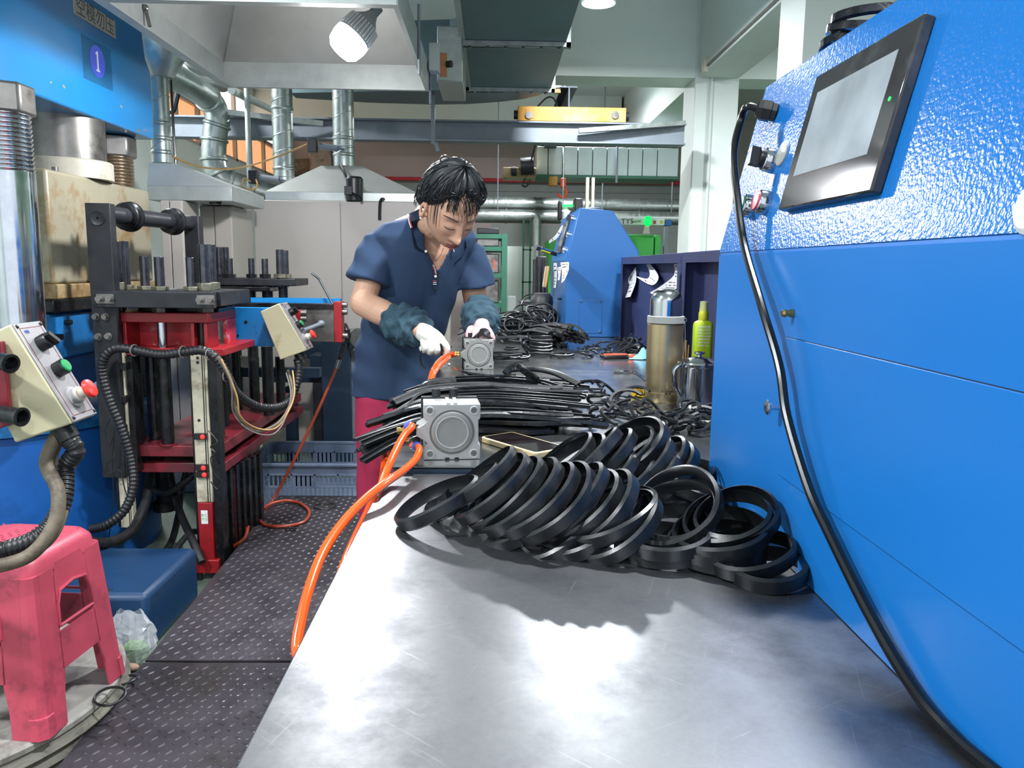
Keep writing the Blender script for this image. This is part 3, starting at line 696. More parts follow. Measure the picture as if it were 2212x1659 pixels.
# push-in elbows with blue collars on the near cylinder
P = lambda x, y, z: np.array((T1 @ Vector((x, y, z))))
e1, e2 = at(893, 930, 1.30), at(903, 962, 1.285)
el = MB(); el.tube(spline([P(-.055, -.008, .05), P(-.068, -.012, .05), P(-.072, -.016, .054)], 5), .0068, 10).tube(spline([P(-.055, -.012, .032), P(-.064, -.016, .03), P(-.066, -.02, .024)], 5), .0068, 10)
obj('push_elbow', el, 'plastic_black', t1)
h1 = [P(-.072, -.014, .052), P(-.074, -.02, .056), at(890, 922, 1.275), at(868, 948, 1.25), at(838, 1010, 1.19), at(818, 1062, 1.12), at(800, 1095, 1.08), V(-.205, 1.0, .82), V(-.19, .98, .7), V(-.15, 1.0, .4), V(-.05, 1.1, .03), V(.2, 1.4, .02)]
h2 = [P(-.066, -.02, .024), at(905, 968, 1.265), at(899, 990, 1.24), at(876, 1013, 1.19), at(833, 1043, 1.10), at(787, 1080, 1.04), at(740, 1130, .98), at(697, 1195, .92), at(668, 1270, .87), at(650, 1340, .835), at(641, 1400, .81), V(-.2, .79, .82), V(-.19, .79, .7), V(-.14, .82, .4), V(-.03, 1.0, .03), V(.25, 1.35, .02)]
for k, (h, nm) in enumerate(((h1, 'upper'), (h2, 'lower'))):
    tag(obj('air_hose', MB().tube(spline(h, 8), .0062, 12), 'hose_orange'), ('orange air hose leaving the top fitting of the bright cylinder', 'long orange air hose arching over the near bench edge')[k], 'hose', 'orange air hoses')
bc = MB()
for hh in (h1, h2):
    s = spline(hh, 8); i = 10 if hh is h1 else 5; d = unit(np.array(s[i+1])-np.array(s[i]))
    bc.lathe([(.0066, -.004), (.0082, -.003), (.0082, .004), (.0064, .005)], s[i], d, n=16)
obj('blue_collar', bc, 'fit_blue', t1)
bf = at(866, 930, 1.30)
obj('brass_stub', MB().cyl(at(880, 928, 1.30), bf, .0042, n=10).cyl(bf, at(858, 931, 1.30), .0062, n=6, smooth=False).cyl(at(884, 940, 1.31), at(875, 943, 1.31), .005, n=6, smooth=False), 'brass', t1)
# pair of hoses from the cylinder by the worker
P2 = lambda x, y, z: np.array((T2 @ Vector((x, y, z))))
hb = [[P2(-.072, -.004, .05), P2(-.085, -.01, .048), at(960, 770, 2.33), at(945, 783, 2.25), at(936, 797, 2.2), at(930, 815, 2.15), V(-.185, 2.05, .85), V(-.19, 2.0, .6), V(-.14, 2.0, .3), V(.0, 1.95, .03), V(.25, 1.7, .02)],
      [P2(-.072, -.012, .044), P2(-.09, -.02, .042), at(966, 776, 2.3), at(950, 790, 2.22), at(941, 803, 2.17), at(934, 820, 2.1), V(-.175, 2.0, .85), V(-.18, 1.95, .6), V(-.13, 1.96, .3), V(.02, 1.9, .03), V(.27, 1.62, .02)]]
for k, h in enumerate(hb): tag(obj('air_hose', MB().tube(spline(h, 8), .0062, 10), 'hose_orange'), ('upper', 'lower')[k]+' one of two orange hoses bending from the worker\'s cylinder', 'hose', 'orange air hoses')
tag(obj('air_hose', MB().tube(spline([V(.2, 1.75, .02), V(-.02, 1.78, .05), V(-.15, 1.75, .3), V(-.178, 1.72, .5), V(-.185, 1.62, .75), at(834, 945, 1.47), at(830, 975, 1.44), at(829, 1005, 1.40), V(-.2, 1.3, .78), V(-.2, 1.26, .6), V(-.14, 1.25, .3), V(.0, 1.3, .03), V(.22, 1.5, .02)], 8), .0058, 10), 'hose_orange'), 'thin orange hose hanging beside the dark trousers', 'hose', 'orange air hoses')

# ------------------------------------------------------------------ phone
pq = [on(1040, 962, ZF), on(1194, 1006, ZF), on(1222, 966, ZF), on(1103, 937, ZF)]
a = pq[0]; ex = unit((pq[1]-pq[0])+(pq[2]-pq[3])); 
ex = unit(on(1205, 985, ZF)-on(1068, 945, ZF)); ey = V(-ex[1], ex[0], 0); cph = on(1130, 966, ZF)
TP = basis4(cph, ex, ey, V(0, 0, 1))
t = thing('smartphone', 'gold edged phone lying face up behind the ring pile', 'phone', cph)
obj('case', MB(TP).prism([V(x, y, 0) for x, y in rrect((-.08, -.0385), (.08, .0385), .01, 5)], (0, 0, .0100)), 'phone_gold', t, bevel=.0015)
obj('screen', MB(TP).prism([V(x, y, .0100) for x, y in rrect((-.0755, -.034), (.0755, .034), .007, 5)], (0, 0, .0004)), 'phone_glass', t)
obj('speaker_hole', MB(TP).cyl((-.0802, .004, .0043), (-.0796, .004, .0043), .0013, n=8).cyl((-.0802, -.004, .0043), (-.0796, -.004, .0043), .0013, n=8), 'plastic_black', t)

# ------------------------------------------------------------------ thermos, mug, bottle, small tools
c = on(1439, 872, ZF)+V(0, .042, 0)
rT = .0432; zc = lambda py: at(1440, py, c[1])[2]
z1, z2, z3 = zc(698), zc(682), zc(624)
t = thing('thermos_flask', 'tall bronze coloured thermos flask with steel cup lid', 'thermos', c)
obj('flask_body', MB().lathe([(rT-.001, ZF), (rT, ZF+.002), (rT, ZF+.024), (rT-.0006, ZF+.0248), (rT, ZF+.0256), (rT, z1-.002), (rT-.002, z1)], (c[0], c[1], 0), n=48), 'thermos_gold', t)
obj('strap_band', MB().lathe([(rT-.001, z1), (rT+.0012, z1+.001), (rT+.0012, z2-.001), (rT-.001, z2)], (c[0], c[1], 0), n=48), 'thermos_band', t)
obj('cup_lid', MB().lathe([(rT-.004, z2), (rT-.004, z3-.034)]+[((rT-.004)*math.cos(q)**.6, z3-.034+.034*math.sin(q)) for q in np.linspace(.08, 1.52, 18)], (c[0], c[1], 0), n=48), 'steel_polish', t)
sp = obj('strap_ring', MB().tube([c+V(rT+.003, 0, z1+.008-ZF)+V(0, 0, 0)+.005*V(math.cos(a), 0, math.sin(a)) for a in np.linspace(0, 6.283, 13)[:-1]], .0012, 6, closed=True), 'chrome', t)
obj('carry_strap', MB().sweep(spline([c+V(rT+.003, 0, z1-ZF), c+V(rT+.006, .003, z1-.04-ZF), c+V(rT+.003, .004, z1-.08-ZF)], 6), [(-.004, -.0008), (.004, -.0008), (.004, .0008), (-.004, .0008)], V(1, 0, 0)), 'thermos_band', t)
def wrap_text(body, size, pz, ang, m):
    d = V(math.sin(ang), -math.cos(ang), 0); x = V(math.cos(ang), math.sin(ang), 0)
    text_mesh(body, size, basis4(V(c[0], c[1], pz)+d*(rT+.0001), x, V(0, 0, 1), d), m, 'lettering', t, .0003)
for i_, ch_ in enumerate('Solvermann'): wrap_text(ch_, .0068, zc(839), R(4)+(i_-4.5)*.0033/rT, 'ink_black')
for i_, ch_ in enumerate('雄帝'): wrap_text(ch_, .0075, zc(845), R(4)+(i_-.5)*.0085/rT, 'ink_black')
# steel mug
c = on(1517, 888, ZF)+V(0, .047, 0); rM = .0475; zM = at(1517, 790, c[1])[2]; zl = at(1517, 757, c[1])[2]
t = thing('steel_mug', 'lidded stainless steel mug half hidden by the near machine', 'mug', c)
obj('mug_body', MB().lathe([(rM-.004, ZF), (rM-.001, ZF+.004), (rM, ZF+.02), (rM, zM-.003), (rM+.0015, zM)], (c[0], c[1], 0), n=44), 'steel_polish', t)
obj('mug_lid', MB().lathe([(rM+.002, zM), (rM+.003, zM+.006), (rM+.001, zM+.010), (rM-.004, zM+.012), (rM-.012, zM+.0135), (rM-.02, zM+.017), (.012, zM+.021), (.002, zM+.0215)], (c[0], c[1], 0), n=44), 'steel_polish', t)
obj('lid_knob', MB().lathe([(.006, zM+.02), (.005, zM+.024), (.012, zM+.028), (.012, zM+.032), (.002, zM+.034)], (c[0], c[1], 0), n=20), 'steel_polish', t)
hm = [at(1488, 785, c[1]-.02), at(1470, 788, c[1]-.03), at(1458, 800, c[1]-.03), at(1458, 830, c[1]-.03), at(1468, 855, c[1]-.03), at(1490, 872, c[1]-.02)]
hm[0] = V(c[0]-rM*.92, c[1]-.018, hm[0][2]); hm[-1] = V(c[0]-rM*.92, c[1]-.018, hm[-1][2])
obj('mug_handle', MB().sweep(spline(hm, 7), [(-.007, -.0018), (.007, -.0018), (.007, .0018), (-.007, .0018)], V(0, .5, 0)+V(-1, 0, 0)*0+V(0, 0, .01), smooth=False) if 0 else MB().tube(spline(hm, 7), .0058, 10), 'steel_polish', t)
# spray bottle
c = V(*on(1519, 768, ZF)); c[1] = 2.12; c[0] = at(1519, 700, 2.12)[0]
zb = lambda py: at(1519, py, 2.12)[2]
t = thing('spray_bottle', 'lime green spray bottle between the thermos and the near machine', 'bottle', (c[0], c[1], ZF))
def rr_ring(hx, hy, z, n=6): return [V(c[0]+x, c[1]+y, z) for x, y in rrect((-hx, -hy), (hx, hy), min(hx, hy)*.7, n)]
obj('bottle_body', MB().loft([rr_ring(.024, .015, ZF), rr_ring(.026, .017, ZF+.004), rr_ring(.026, .017, zb(702)), rr_ring(.023, .015, zb(696)), rr_ring(.013, .012, zb(692))]), 'lime', t)
obj('spray_neck', MB().lathe([(.0135, zb(692)), (.0135, zb(676)), (.012, zb(674)), (.011, zb(664)), (.0095, zb(664)), (.0095, zb(653))], (c[0], c[1], 0), n=24), 'lime_cap', t)
obj('clear_cap', MB().lathe([(.0118, zb(676)), (.0112, zb(651)), (.002, zb(650))], (c[0], c[1], 0), n=24), mat('clear_cap', '#e6eecb', .08, alpha=.35), t)
for k in range(7):
    text_mesh(('防护喷雾', '清新长效配方', '使用方法请摇匀', '喷于表面后擦拭', '避免接触眼睛', '请置于阴凉处', '净含量 100ml')[k], (.0085, .006, .0052, .0052, .0052, .0052, .0055)[k], basis4(V(c[0]-.001, c[1]-.0171, zb(706+k*6.6)), V(1, 0, 0), V(0, 0, 1), V(0, -1, 0)), 'white_plain', 'lettering', t, .0002)
# sticks standing in a green tub behind the thermos
cs = at(1484, 752, 2.3); cs = V(cs[0], 2.3, ZF)
t = thing('stick_cup', 'small clear green cup of wooden sticks behind the thermos', 'cup', cs)
obj('cup', MB().lathe([(.016, 0), (.019, .055), (.0175, .055), (.015, .002), (.001, .002)], cs, n=20, caps=False), mat('cup_green', '#7f8c3a', .2, alpha=.6), t)
for k, (px, py, r) in enumerate(((1473, 728, .004), (1482, 735, .0028), (1488, 745, .002))):
    tag(obj('wooden_stick', MB().cyl(cs+V(.004*(k-1), .003, .004), at(px, py, 2.3), r, n=8), 'wood_stick'), ('thickest', 'middle sized', 'thinnest')[k]+' wooden stick standing in the small green cup', 'stick', 'sticks in the green cup')
# yellow plug
c = on(1385, 857, ZF)
t = thing('yellow_plug', 'yellow plastic plug lying against the thermos foot', 'plug', c)
a, b = at(1371, 842, c[1])+V(0, 0, .0), at(1400, 846, c[1]+.015)
d = unit(b-a); a = V(a[0], a[1], ZF+.0125); 
obj('flange', MB().lathe([(.007, -.003), (.0125, -.002), (.0125, .003), (.008, .004), (.008, .007), (.011, .008), (.011, .012), (.008, .013)], a, d, n=22), 'yellow', t)
st = MB()
for k in range(5): st.lathe([(.0085, .013+k*.006), (.0105, .015+k*.006), (.0085, .019+k*.006)], a, d, n=20)
obj('ribbed_stem', st, 'yellow', t)
obj('loop', MB().tube(spline([a+V(.0, -.004, -.008), a+V(.018, -.016, -.0095), a+V(.035, -.012, -.0095)], 6), .0022, 8), 'yellow', t)
# socket rod
a = on(1326, 806, ZF)+V(0, 0, .008); b = on(1372, 808, ZF)+V(0, 0, .006); cc = on(1398, 826, ZF)+V(0, 0, .005)
t = thing('socket_rod', 'bent steel socket rod lying behind the thermos', 'tool', V(a[0], a[1], ZF))
d = unit(b-a)
obj('socket', MB().cyl(a, a+d*.018, .0085, n=6, smooth=False).cyl(a+d*.018, a+d*.03, .0062, n=14), 'steel_polish', t)
obj('rod', MB().tube(spline([a+d*.028, b, cc, on(1415, 838, ZF)+V(0, 0, .004)], 6), .0036, 10), 'steel_polish', t)
# pliers with orange grips
a = on(1300, 775, ZF)+V(0, 0, .008); b = on(1368, 774, ZF)+V(0, 0, .008); d = unit(b-a); sd = np.cross(V(0, 0, 1), d)
t = thing('pliers', 'pliers with black and orange grips in front of the navy bin', 'tool', V(a[0], a[1], ZF))
Lp = np.linalg.norm(b-a)
for s in (-1, 1):
    h = obj('grip', MB().tube(spline([a+sd*s*.014, a+d*Lp*.4+sd*s*.018, a+d*Lp*.8+sd*s*.006], 6), [.005]+[.0068]*11+[.005], 10), 'plastic_black', t)
    obj('grip_edge', MB().tube(spline([a+sd*s*.014+V(0, 0, .006), a+d*Lp*.4+sd*s*.018+V(0, 0, .0065), a+d*Lp*.8+sd*s*.006+V(0, 0, .006)], 6), .0026, 8), 'tool_orange', h)
obj('joint', MB().ball(b-d*.01, (.018, .014, .008)), 'tool_orange', t)
obj('jaw', MB().loft([[b+sd*.012, b-sd*.012, b-sd*.012+V(0, 0, .007), b+sd*.012+V(0, 0, .007)], [b+d*.04+sd*.004, b+d*.04-sd*.004, b+d*.04-sd*.004+V(0, 0, .005), b+d*.04+sd*.004+V(0, 0, .005)]]), 'steel_dull', t)
# light blue cloth
cl = []
c0 = on(1384, 776, ZF); NX, NY = 12, 9
g = [[None]*NY for _ in range(NX)]
for i in range(NX):
    for j in range(NY):
        x = (i/(NX-1)-.5)*.085; y = (j/(NY-1)-.5)*.05
        z = .003+.04*max(0, 1-abs(x-.012)/.04)*max(0, 1-abs(y-.004)/.03)*(1+.35*math.sin(i*2.1+j*1.7))
        g[i][j] = c0+V(x, y+.004*math.sin(i), max(z, .003))
mb = MB(); vs = [p for r in g for p in r]; n0 = len(vs)
vs2 = vs+[p-V(0, 0, .0015) for p in vs]
fs = []
for i in range(NX-1):
    for j in range(NY-1): fs += [(i*NY+j, (i+1)*NY+j, (i+1)*NY+j+1, i*NY+j+1), (n0+i*NY+j, n0+i*NY+j+1, n0+(i+1)*NY+j+1, n0+(i+1)*NY+j)]
mb.add(vs2, fs, True); tag(obj('wipe_cloth', mb, 'cloth_blue'), 'crumpled light blue cloth beside the pliers and thermos', 'cloth')
# ------------------------------------------------------------------ press number 1
t = thing('moulding_press', 'tall blue moulding press marked 1 at the edge of the aisle', 'press', (-2.1, 3.3, 0))
XH = -1.64; HN, HE = 2.58, 3.99; hz0 = at(333, 303, HE)[2]; hz1 = 2.52
def hring(z, ch=0.0, top=False):
    out = []
    for k in range(7): q = R(270+90*k/6); out.append(V(XH-.1+.1*math.cos(q), HN+.1+.1*math.sin(q), z))   # rounded near corner
    out += [V(XH, HE-.02-ch, z), V(XH-.02-ch*.2, HE-ch, z), V(-2.75, HE-ch, z), V(-2.75, HN, z)]
    return out
hd = obj('press_head', MB().loft([hring(hz0), hring(2.15), hring(2.20, .05), hring(2.36, .08), hring(2.41, .14), hring(hz1, .16)], smooth=False), 'press_blue', t, bevel=.008)
# sign with characters, number badge
def on_head(px, py): return atx(px, py, XH)
TLs, TRs, BRs, BLs = (on_head(*p) for p in ((157, -6), (244, 38), (249, 84), (159, 30)))
zz0, zz1 = (BLs[2]+BRs[2])/2, (TLs[2]+TRs[2])/2
sg = obj('sign_plate', MB().box((XH, BLs[1], zz0), (XH+.003, BRs[1], zz1)), 'sign_panel', hd, label='pale plate with four dark characters')
cy = (BLs[1]+BRs[1])/2
text_mesh('空模勿压', (BRs[1]-BLs[1])/4.35, basis4(V(XH+.0032, cy, (zz0+zz1)/2), V(0, 1, 0), V(0, 0, 1), V(1, 0, 0)), 'ink', 'lettering', hd)
bc_ = on_head(210, 133)
obj('film_patch', MB().box((XH, on_head(178, 130)[1], on_head(210, 182)[2]), (XH+.0008, on_head(240, 130)[1], on_head(210, 92)[2])), 'clear_film', hd)
obj('number_badge', MB().cyl(bc_+V(.0008, 0, 0), bc_+V(.0016, 0, 0), .063, n=40), 'badge_blue', hd, label='round blue number badge')
obj('numeral', MB().prism([bc_+V(.0017, y*.001, z*.001) for y, z in ((-15, -40), (15, -40), (15, -34), (6, -32), (6, 40), (-2, 40), (-14, 31), (-14, 26), (-5, 27), (-5, -32), (-15, -34))], (.0006, 0, 0)), 'white_plain', hd)
chips = MB()
for px, py, s in ((262, 230, .006), (300, 282, .008), (312, 282, .007), (138, 187, .006), (110, 178, .004), (222, 92, .003)):
    p = on_head(px, py); n = 6
    chips.prism([p+V(0, s*1.6*math.cos(a+.3)*(1+.4*math.sin(3*a)), s*math.sin(a)) for a in np.linspace(0, 6.283, n+1)[:-1]], (.0004, 0, 0))
obj('paint_chip', chips, 'beige_rust', hd, kind='stuff')
def column(x, y, r, zthr, zbot):
    obj('column_nut', MB().cyl((x, y, hz0-.10), (x, y, hz0), r*1.22, n=6, smooth=False), 'steel_dull', t, bevel=.01)
    th = [(r, zbot), (r, zthr)]
    z = zthr
    while z < hz0-.10: th += [(r*.97, z+.003), (r*1.0, z+.008), (r*1.0, z+.010), (r*.93, z+.0145)]; z += .015
    thr = [(r*.95, zthr)]+th[2:]+[(r*.9, hz0-.1)]
    obj('thread', MB().lathe([(a, b) for a, b in thr], (x, y, 0), n=40), 'screw_steel' if y > 3.3 else 'chrome', t, sharp=20)
    obj('column', MB().cyl((x, y, zbot), (x, y, zthr), r, n=40), 'chrome', t)
column(at(17, 350, 2.81)[0], 2.81, .080, at(20, 372, 2.81)[2], .75)
column(-1.79, 3.88, .080, at(290, 400, 3.88)[2]-.02, .75)
# ram and platen
cr = at(140, 330, 3.46); cr = V(cr[0], 3.46, 0)
pz1, pz0 = 1.595, 1.11
obj('ram', MB().cyl((cr[0], cr[1], pz1+.07), (cr[0], cr[1], hz0), .158, n=48), 'steel_dull', t)
obj('ram_flange', MB().lathe([(.182, pz1), (.182, pz1+.07), (.176, pz1+.075)], (cr[0], cr[1], 0), n=48), 'beige_ram', t)
pf = -1.66
obj('platen', MB().box((-2.6, 3.04, pz0+.058), (pf, 3.93, pz1)), 'beige_stain', t, bevel=.012)
obj('platen_foot', MB().box((-2.6, 3.02, pz0), (pf+.014, 3.95, pz0+.058)), 'beige_rust', t, bevel=.006)
obj('seal_plate', MB().box((-2.55, 2.99, pz0-.05), (pf+.022, 3.92, pz0)), 'black_oily', t, bevel=.006)
for y in (3.18, 3.5): obj('bolt', MB().cyl((pf-.04, y, pz1), (pf-.04, y, pz1+.02), .012, n=10), 'steel_dull', t)
# bed and base
obj('bed_block', MB().box((-2.6, 2.95, .88), (-1.66, 3.6, 1.058)), 'press_blue_dirty', t, bevel=.01)
obj('bed_bolt', MB().cyl((-1.66, 3.02, .97), (-1.63, 3.02, .97), .012, n=10).cyl((-1.66, 3.1, 1.02), (-1.635, 3.1, 1.02), .010, n=10), 'black_oily', t)
obj('bed_wedge', MB().prism([V(-1.68, 2.95, .88), V(-1.68, 3.7, .88), V(-1.68, 3.7, .80), V(-1.68, 2.95, .69)], (-.7, 0, 0)), 'press_blue_deep', t, bevel=.006)
ft = MB().lathe([(.645, .60), (.645, .645), (.63, .655), (.001, .655)], (-2.15, 3.45, 0), n=60, caps=False); obj('base_flange', ft, 'press_blue_dirty', t)
obj('flange_bolt', MB().cyl((-1.66, 3.12, .655), (-1.66, 3.12, .69), .026, n=6, smooth=False).cyl((-1.57, 3.3, .655), (-1.57, 3.3, .69), .026, n=6, smooth=False), 'press_blue_dirty', t)
obj('base_drum', MB().lathe([(.615, .0), (.615, .59), (.605, .60), (.605, .605)], (-2.15, 3.45, 0), n=60), 'press_blue_deep', t)
obj('plinth', MB().box((-2.9, 2.42, 0), (-1.10, 2.86, .20)), 'plinth_blue_shaded', t, bevel=.02)

# ------------------------------------------------------------------ control boxes
def control_box(label, corners, Y, dep, arm=None):
    """corners in view order: top outer, top face edge, bottom face edge, bottom outer; face = second to third"""
    A, B_, C_, D_ = (at(*c, Y) for c in corners)
    t = thing('control_box', label, 'control box', (A+B_+C_+D_)/4, 'beige button boxes of the presses')
    obj('box_shell', MB().prism([A, B_, C_, D_], (0, dep, 0)), 'beige_box', t, bevel=.004)
    u = unit(C_-B_); n = V(u[2], 0, -u[0]);  n = n if n[0] > 0 else -n      # out of the face
    L = np.linalg.norm(C_-B_); O = B_+V(0, dep/2, 0)
    fp = obj('face_plate', MB().obox(O+u*L/2+n*.002, (L*.985, dep*.96, .004), (u, V(0, 1, 0), n)), 'face_grey', t, bevel=.0015)
    rl = MB(); 
    for s in (-1, 1): rl.obox(O+u*L/2+n*.0042+V(0, s*dep*.38, 0), (L*.88, .0015, .0006), (u, V(0, 1, 0), n))
    for s in (-1, 1): rl.obox(O+u*L*(.5+s*.44)+n*.0042, (.0015, dep*.76, .0006), (u, V(0, 1, 0), n))
    obj('red_line', rl, 'red_tray', fp)
    sc_ = MB()
    for a in (.04, .96):
        for s in (-1, 1): sc_.lathe([(.004, 0), (.004, .002), (.002, .003)], O+u*L*a+n*.004+V(0, s*dep*.42, 0), n, n=10)
    obj('screw', sc_, 'plastic_black', fp)
    q = O+u*L*.23+n*.004
    k = obj('selector_knob', MB().lathe([(.0165, 0), (.017, .016), (.015, .022), (.012, .022)], q, n, n=24).obox(q+n*.027, (.03, .010, .014), (unit(u+V(0, .9, 0)), unit(V(0, 1, 0)-u*.9), n)), 'plastic_black', t)
    q = O+u*L*.50+n*.004
    k = obj('button_collar', MB().lathe([(.0165, 0), (.017, .020), (.0155, .022)], q, n, n=24), 'plastic_black', t)
    obj('green_button', MB().lathe([(.0138, .0215), (.0138, .024), (.012, .0258), (.001, .026)], q, n, n=24), 'button_green', k)
    q = O+u*L*.78+n*.004
    k = obj('stop_collar', MB().lathe([(.024, 0), (.024, .004), (.0165, .005), (.0165, .012)], q, n, n=26), 'face_grey', t)
    obj('stop_neck', MB().lathe([(.0165, .012), (.0165, .018), (.0115, .019), (.0115, .034)], q, n, n=22), 'sign_panel', k)
    obj('stop_button', MB().lathe([(.012, .032), (.0195, .035), (.021, .039), (.019, .044), (.010, .047), (.001, .0475)], q, n, n=30), 'button_red', k)
    text_mesh('电源', .008, basis4(O+u*L*.1+n*.0045+V(0, -dep*.2, 0), V(0, 1, 0), -u, n), 'fit_blue', 'lettering', fp)
    return t, (A, B_, C_, D_), u, n
tb, cs1, u1, n1 = control_box('near beige control box with big red stop button above the pink stool', [(-75, 745), (22, 700), (156, 915), (32, 957)], 1.6, .10)
obj('cable_gland', MB().lathe([(.022, 0), (.022, .03), (.018, .032), (.018, .045)], (cs1[2]+cs1[3])/2+V(.01, .05, .004), u1, n=18), 'plastic_black', tb)
tb2, cs2, u2, n2 = control_box('farther beige control box hanging before the blue side plate', [(562, 673), (603, 655), (663, 757), (605, 778)], 3.35, .12)
obj('cable_gland', MB().lathe([(.022, 0), (.022, .03), (.018, .032), (.018, .045)], (cs2[2]+cs2[3])/2+V(.01, .05, .004), u2, n=18), 'plastic_black', tb2)
# red bracket with black sockets that carries the near box
a = at(10, 740, 1.56)
t = thing('box_bracket', 'dark red bracket with black tube sockets beside the near control box', 'bracket', at(0, 930, 1.56))
p0, p1 = at(-60, 735, 1.57), at(18, 920, 1.57)
obj('bracket_plate', MB().prism([at(-60, 740, 1.585), at(4, 738, 1.585), at(23, 918, 1.585), at(-60, 945, 1.585)], (0, .012, 0)), 'red_tray', t, bevel=.002)
for (x0, y0, x1, y1) in ((-30, 772, 24, 786), (-30, 888, 48, 901)):
    a = at(x0, y0, 1.56); b = at(x1, y1, 1.53); d = unit(b-a)
    s = obj('tube_socket', MB().cyl(a, b, .017, n=22, caps=False).lathe([(.019, -.004), (.019, .0), (.0135, .001), (.0135, -.016), (.001, -.016)], b, d, n=22, caps=False), 'black_oily', t)
def ribbed(path, r, pitch=.012):
    """corrugated conduit along a path"""
    s = spline(path, 12); d = [0]
    for i in range(1, len(s)): d.append(d[-1]+np.linalg.norm(s[i]-s[i-1]))
    n = int(d[-1]/(pitch/4)); q = np.linspace(0, d[-1], n); s = np.array(s)
    pts = np.stack([np.interp(q, d, s[:, k]) for k in range(3)], 1)
    rr = [r*(1.0 if (i % 4) in (0, 1) else .86) for i in range(n)]
    return MB().tube(list(pts), rr, 12)
g = (cs1[2]+cs1[3])/2+V(.01, .05, 0)+u1*.045
tag(obj('corrugated_conduit', ribbed([g-u1*.02, g+u1*.01, at(143, 1010, 1.66), at(135, 1085, 1.62), at(95, 1150, 1.58), at(20, 1185, 1.56), at(-80, 1195, 1.56), V(-1.5, 1.8, .55), V(-1.75, 2.3, .4), V(-1.9, 2.75, .35)], .019, .01), 'conduit'), 'black corrugated conduit dropping from the near control box over the stool', 'cable')
tag(obj('supply_cable', MB().tube(spline([g+V(-.03, 0, .03), at(100, 1000, 1.63), at(125, 1060, 1.6), at(118, 1130, 1.57), at(70, 1195, 1.54), at(0, 1222, 1.52), at(-80, 1228, 1.52), V(-1.52, 1.75, .52), V(-1.8, 2.3, .36), V(-1.95, 2.75, .32)], 10), .014, 12), 'cable_brown'), 'brown taped cable bundle looping across the pink stool top', 'cable')
tag(obj('supply_cable', MB().tube(spline([g+V(-.02, .02, .03), at(118, 985, 1.66), at(140, 1050, 1.64), at(135, 1120, 1.6), at(95, 1180, 1.57), at(10, 1208, 1.56), at(-80, 1215, 1.56), V(-1.55, 1.8, .5), V(-1.85, 2.3, .34), V(-2.0, 2.75, .3)], 10), .008, 10), 'cable_brown'), 'thin brown cable beside the taped bundle above the stool', 'cable')

# ------------------------------------------------------------------ ejector unit in front of the press
t = thing('ejector_unit', 'black and red ejector unit with upright rods beside the press', 'machine', (-1.32, 3.6, 0))
def px_rod(px, ytop, ybot, Y, r, m='rod_dark', name='rod', n=20):
    a = at(px, ybot, Y); b = at(px, ytop, Y); x = (a[0]+b[0])/2
    return obj(name, MB().cyl((x, Y, a[2]), (x, Y, b[2]), r, n=n), m, t, bevel=.001 if name == 'rod' else 0)
# uprights with cross bar
ya, yb2 = 3.02, 3.78
for nm, x0, x1, ytop, Y, dp, zb in (('near', 182, 236, 438, ya, .045, .42), ('far', 396, 428, 466, yb2, .06, .6)):
    a = at(x0, ytop, Y); b = at(x1, ytop, Y)
    up = obj('upright_plate', MB().box((a[0], Y, zb), (b[0], Y+dp, a[2])), 'black_metal', t, bevel=.003)
    if nm == 'near':
        xm = (a[0]+b[0])/2; bz_ = a[2]-.055
        obj('pin_boss', MB().lathe([(.028, 0), (.028, .002), (.026, .003), (.024, .002), (.004, .002), (.003, .0), (.001, 0)], (xm, Y, bz_), (0, -1, 0), n=30, caps=False), 'black_metal', up)
        ho = MB(); bt = MB()
        for k, (xx, yy) in enumerate(((206, 640), (233, 641), (208, 661), (233, 661), (213, 704), (236, 704), (215, 746), (216, 765))): ho.cyl(at(xx, yy, Y)+V(0, -.0006, 0), at(xx, yy, Y)+V(0, .004, 0), .0085, n=14)
        obj('bolt_hole', ho, 'plastic_black', up)
        for xx, yy in ((208, 684), (229, 684), (213, 727), (235, 726)): obj('socket_bolt', MB().cyl(at(xx, yy, Y), at(xx, yy, Y)+V(0, -.004, 0), .0135, n=18).cyl(at(xx, yy, Y)+V(0, -.004, 0), at(xx, yy, Y)+V(0, -.02, 0), .0095, n=16).cyl(at(xx, yy, Y)+V(0, -.02, 0), at(xx, yy, Y)+V(0, -.0202, 0), .005, n=6, smooth=False), 'steel_dull', up)
p0 = at(222, 462, 3.04); p1 = at(412, 483, 3.80)
obj('cross_bar', MB().cyl(p0, p1, .033, n=28), 'black_metal', t)
for px, py, Y in ((284, 468, 3.22), (384, 478, 3.60)):
    f_ = (Y-3.04)/(3.80-3.04); c = p0+(p1-p0)*f_; d = unit(p1-p0)
    rgo = obj('bar_roller', MB().lathe([(.036, -.025), (.052, -.022), (.055, -.015), (.046, -.010), (.046, .008), (.058, .012), (.06, .022), (.05, .026), (.036, .027)], c, d, n=32), 'black_oily', t)
    obj('worn_rim', MB().lathe([(.0525, -.0215), (.0565, -.0145), (.0470, -.0095), (.0468, .0)], c, d, n=32, caps=False), 'red_rust', rgo) if 'red_rust' in MT else None
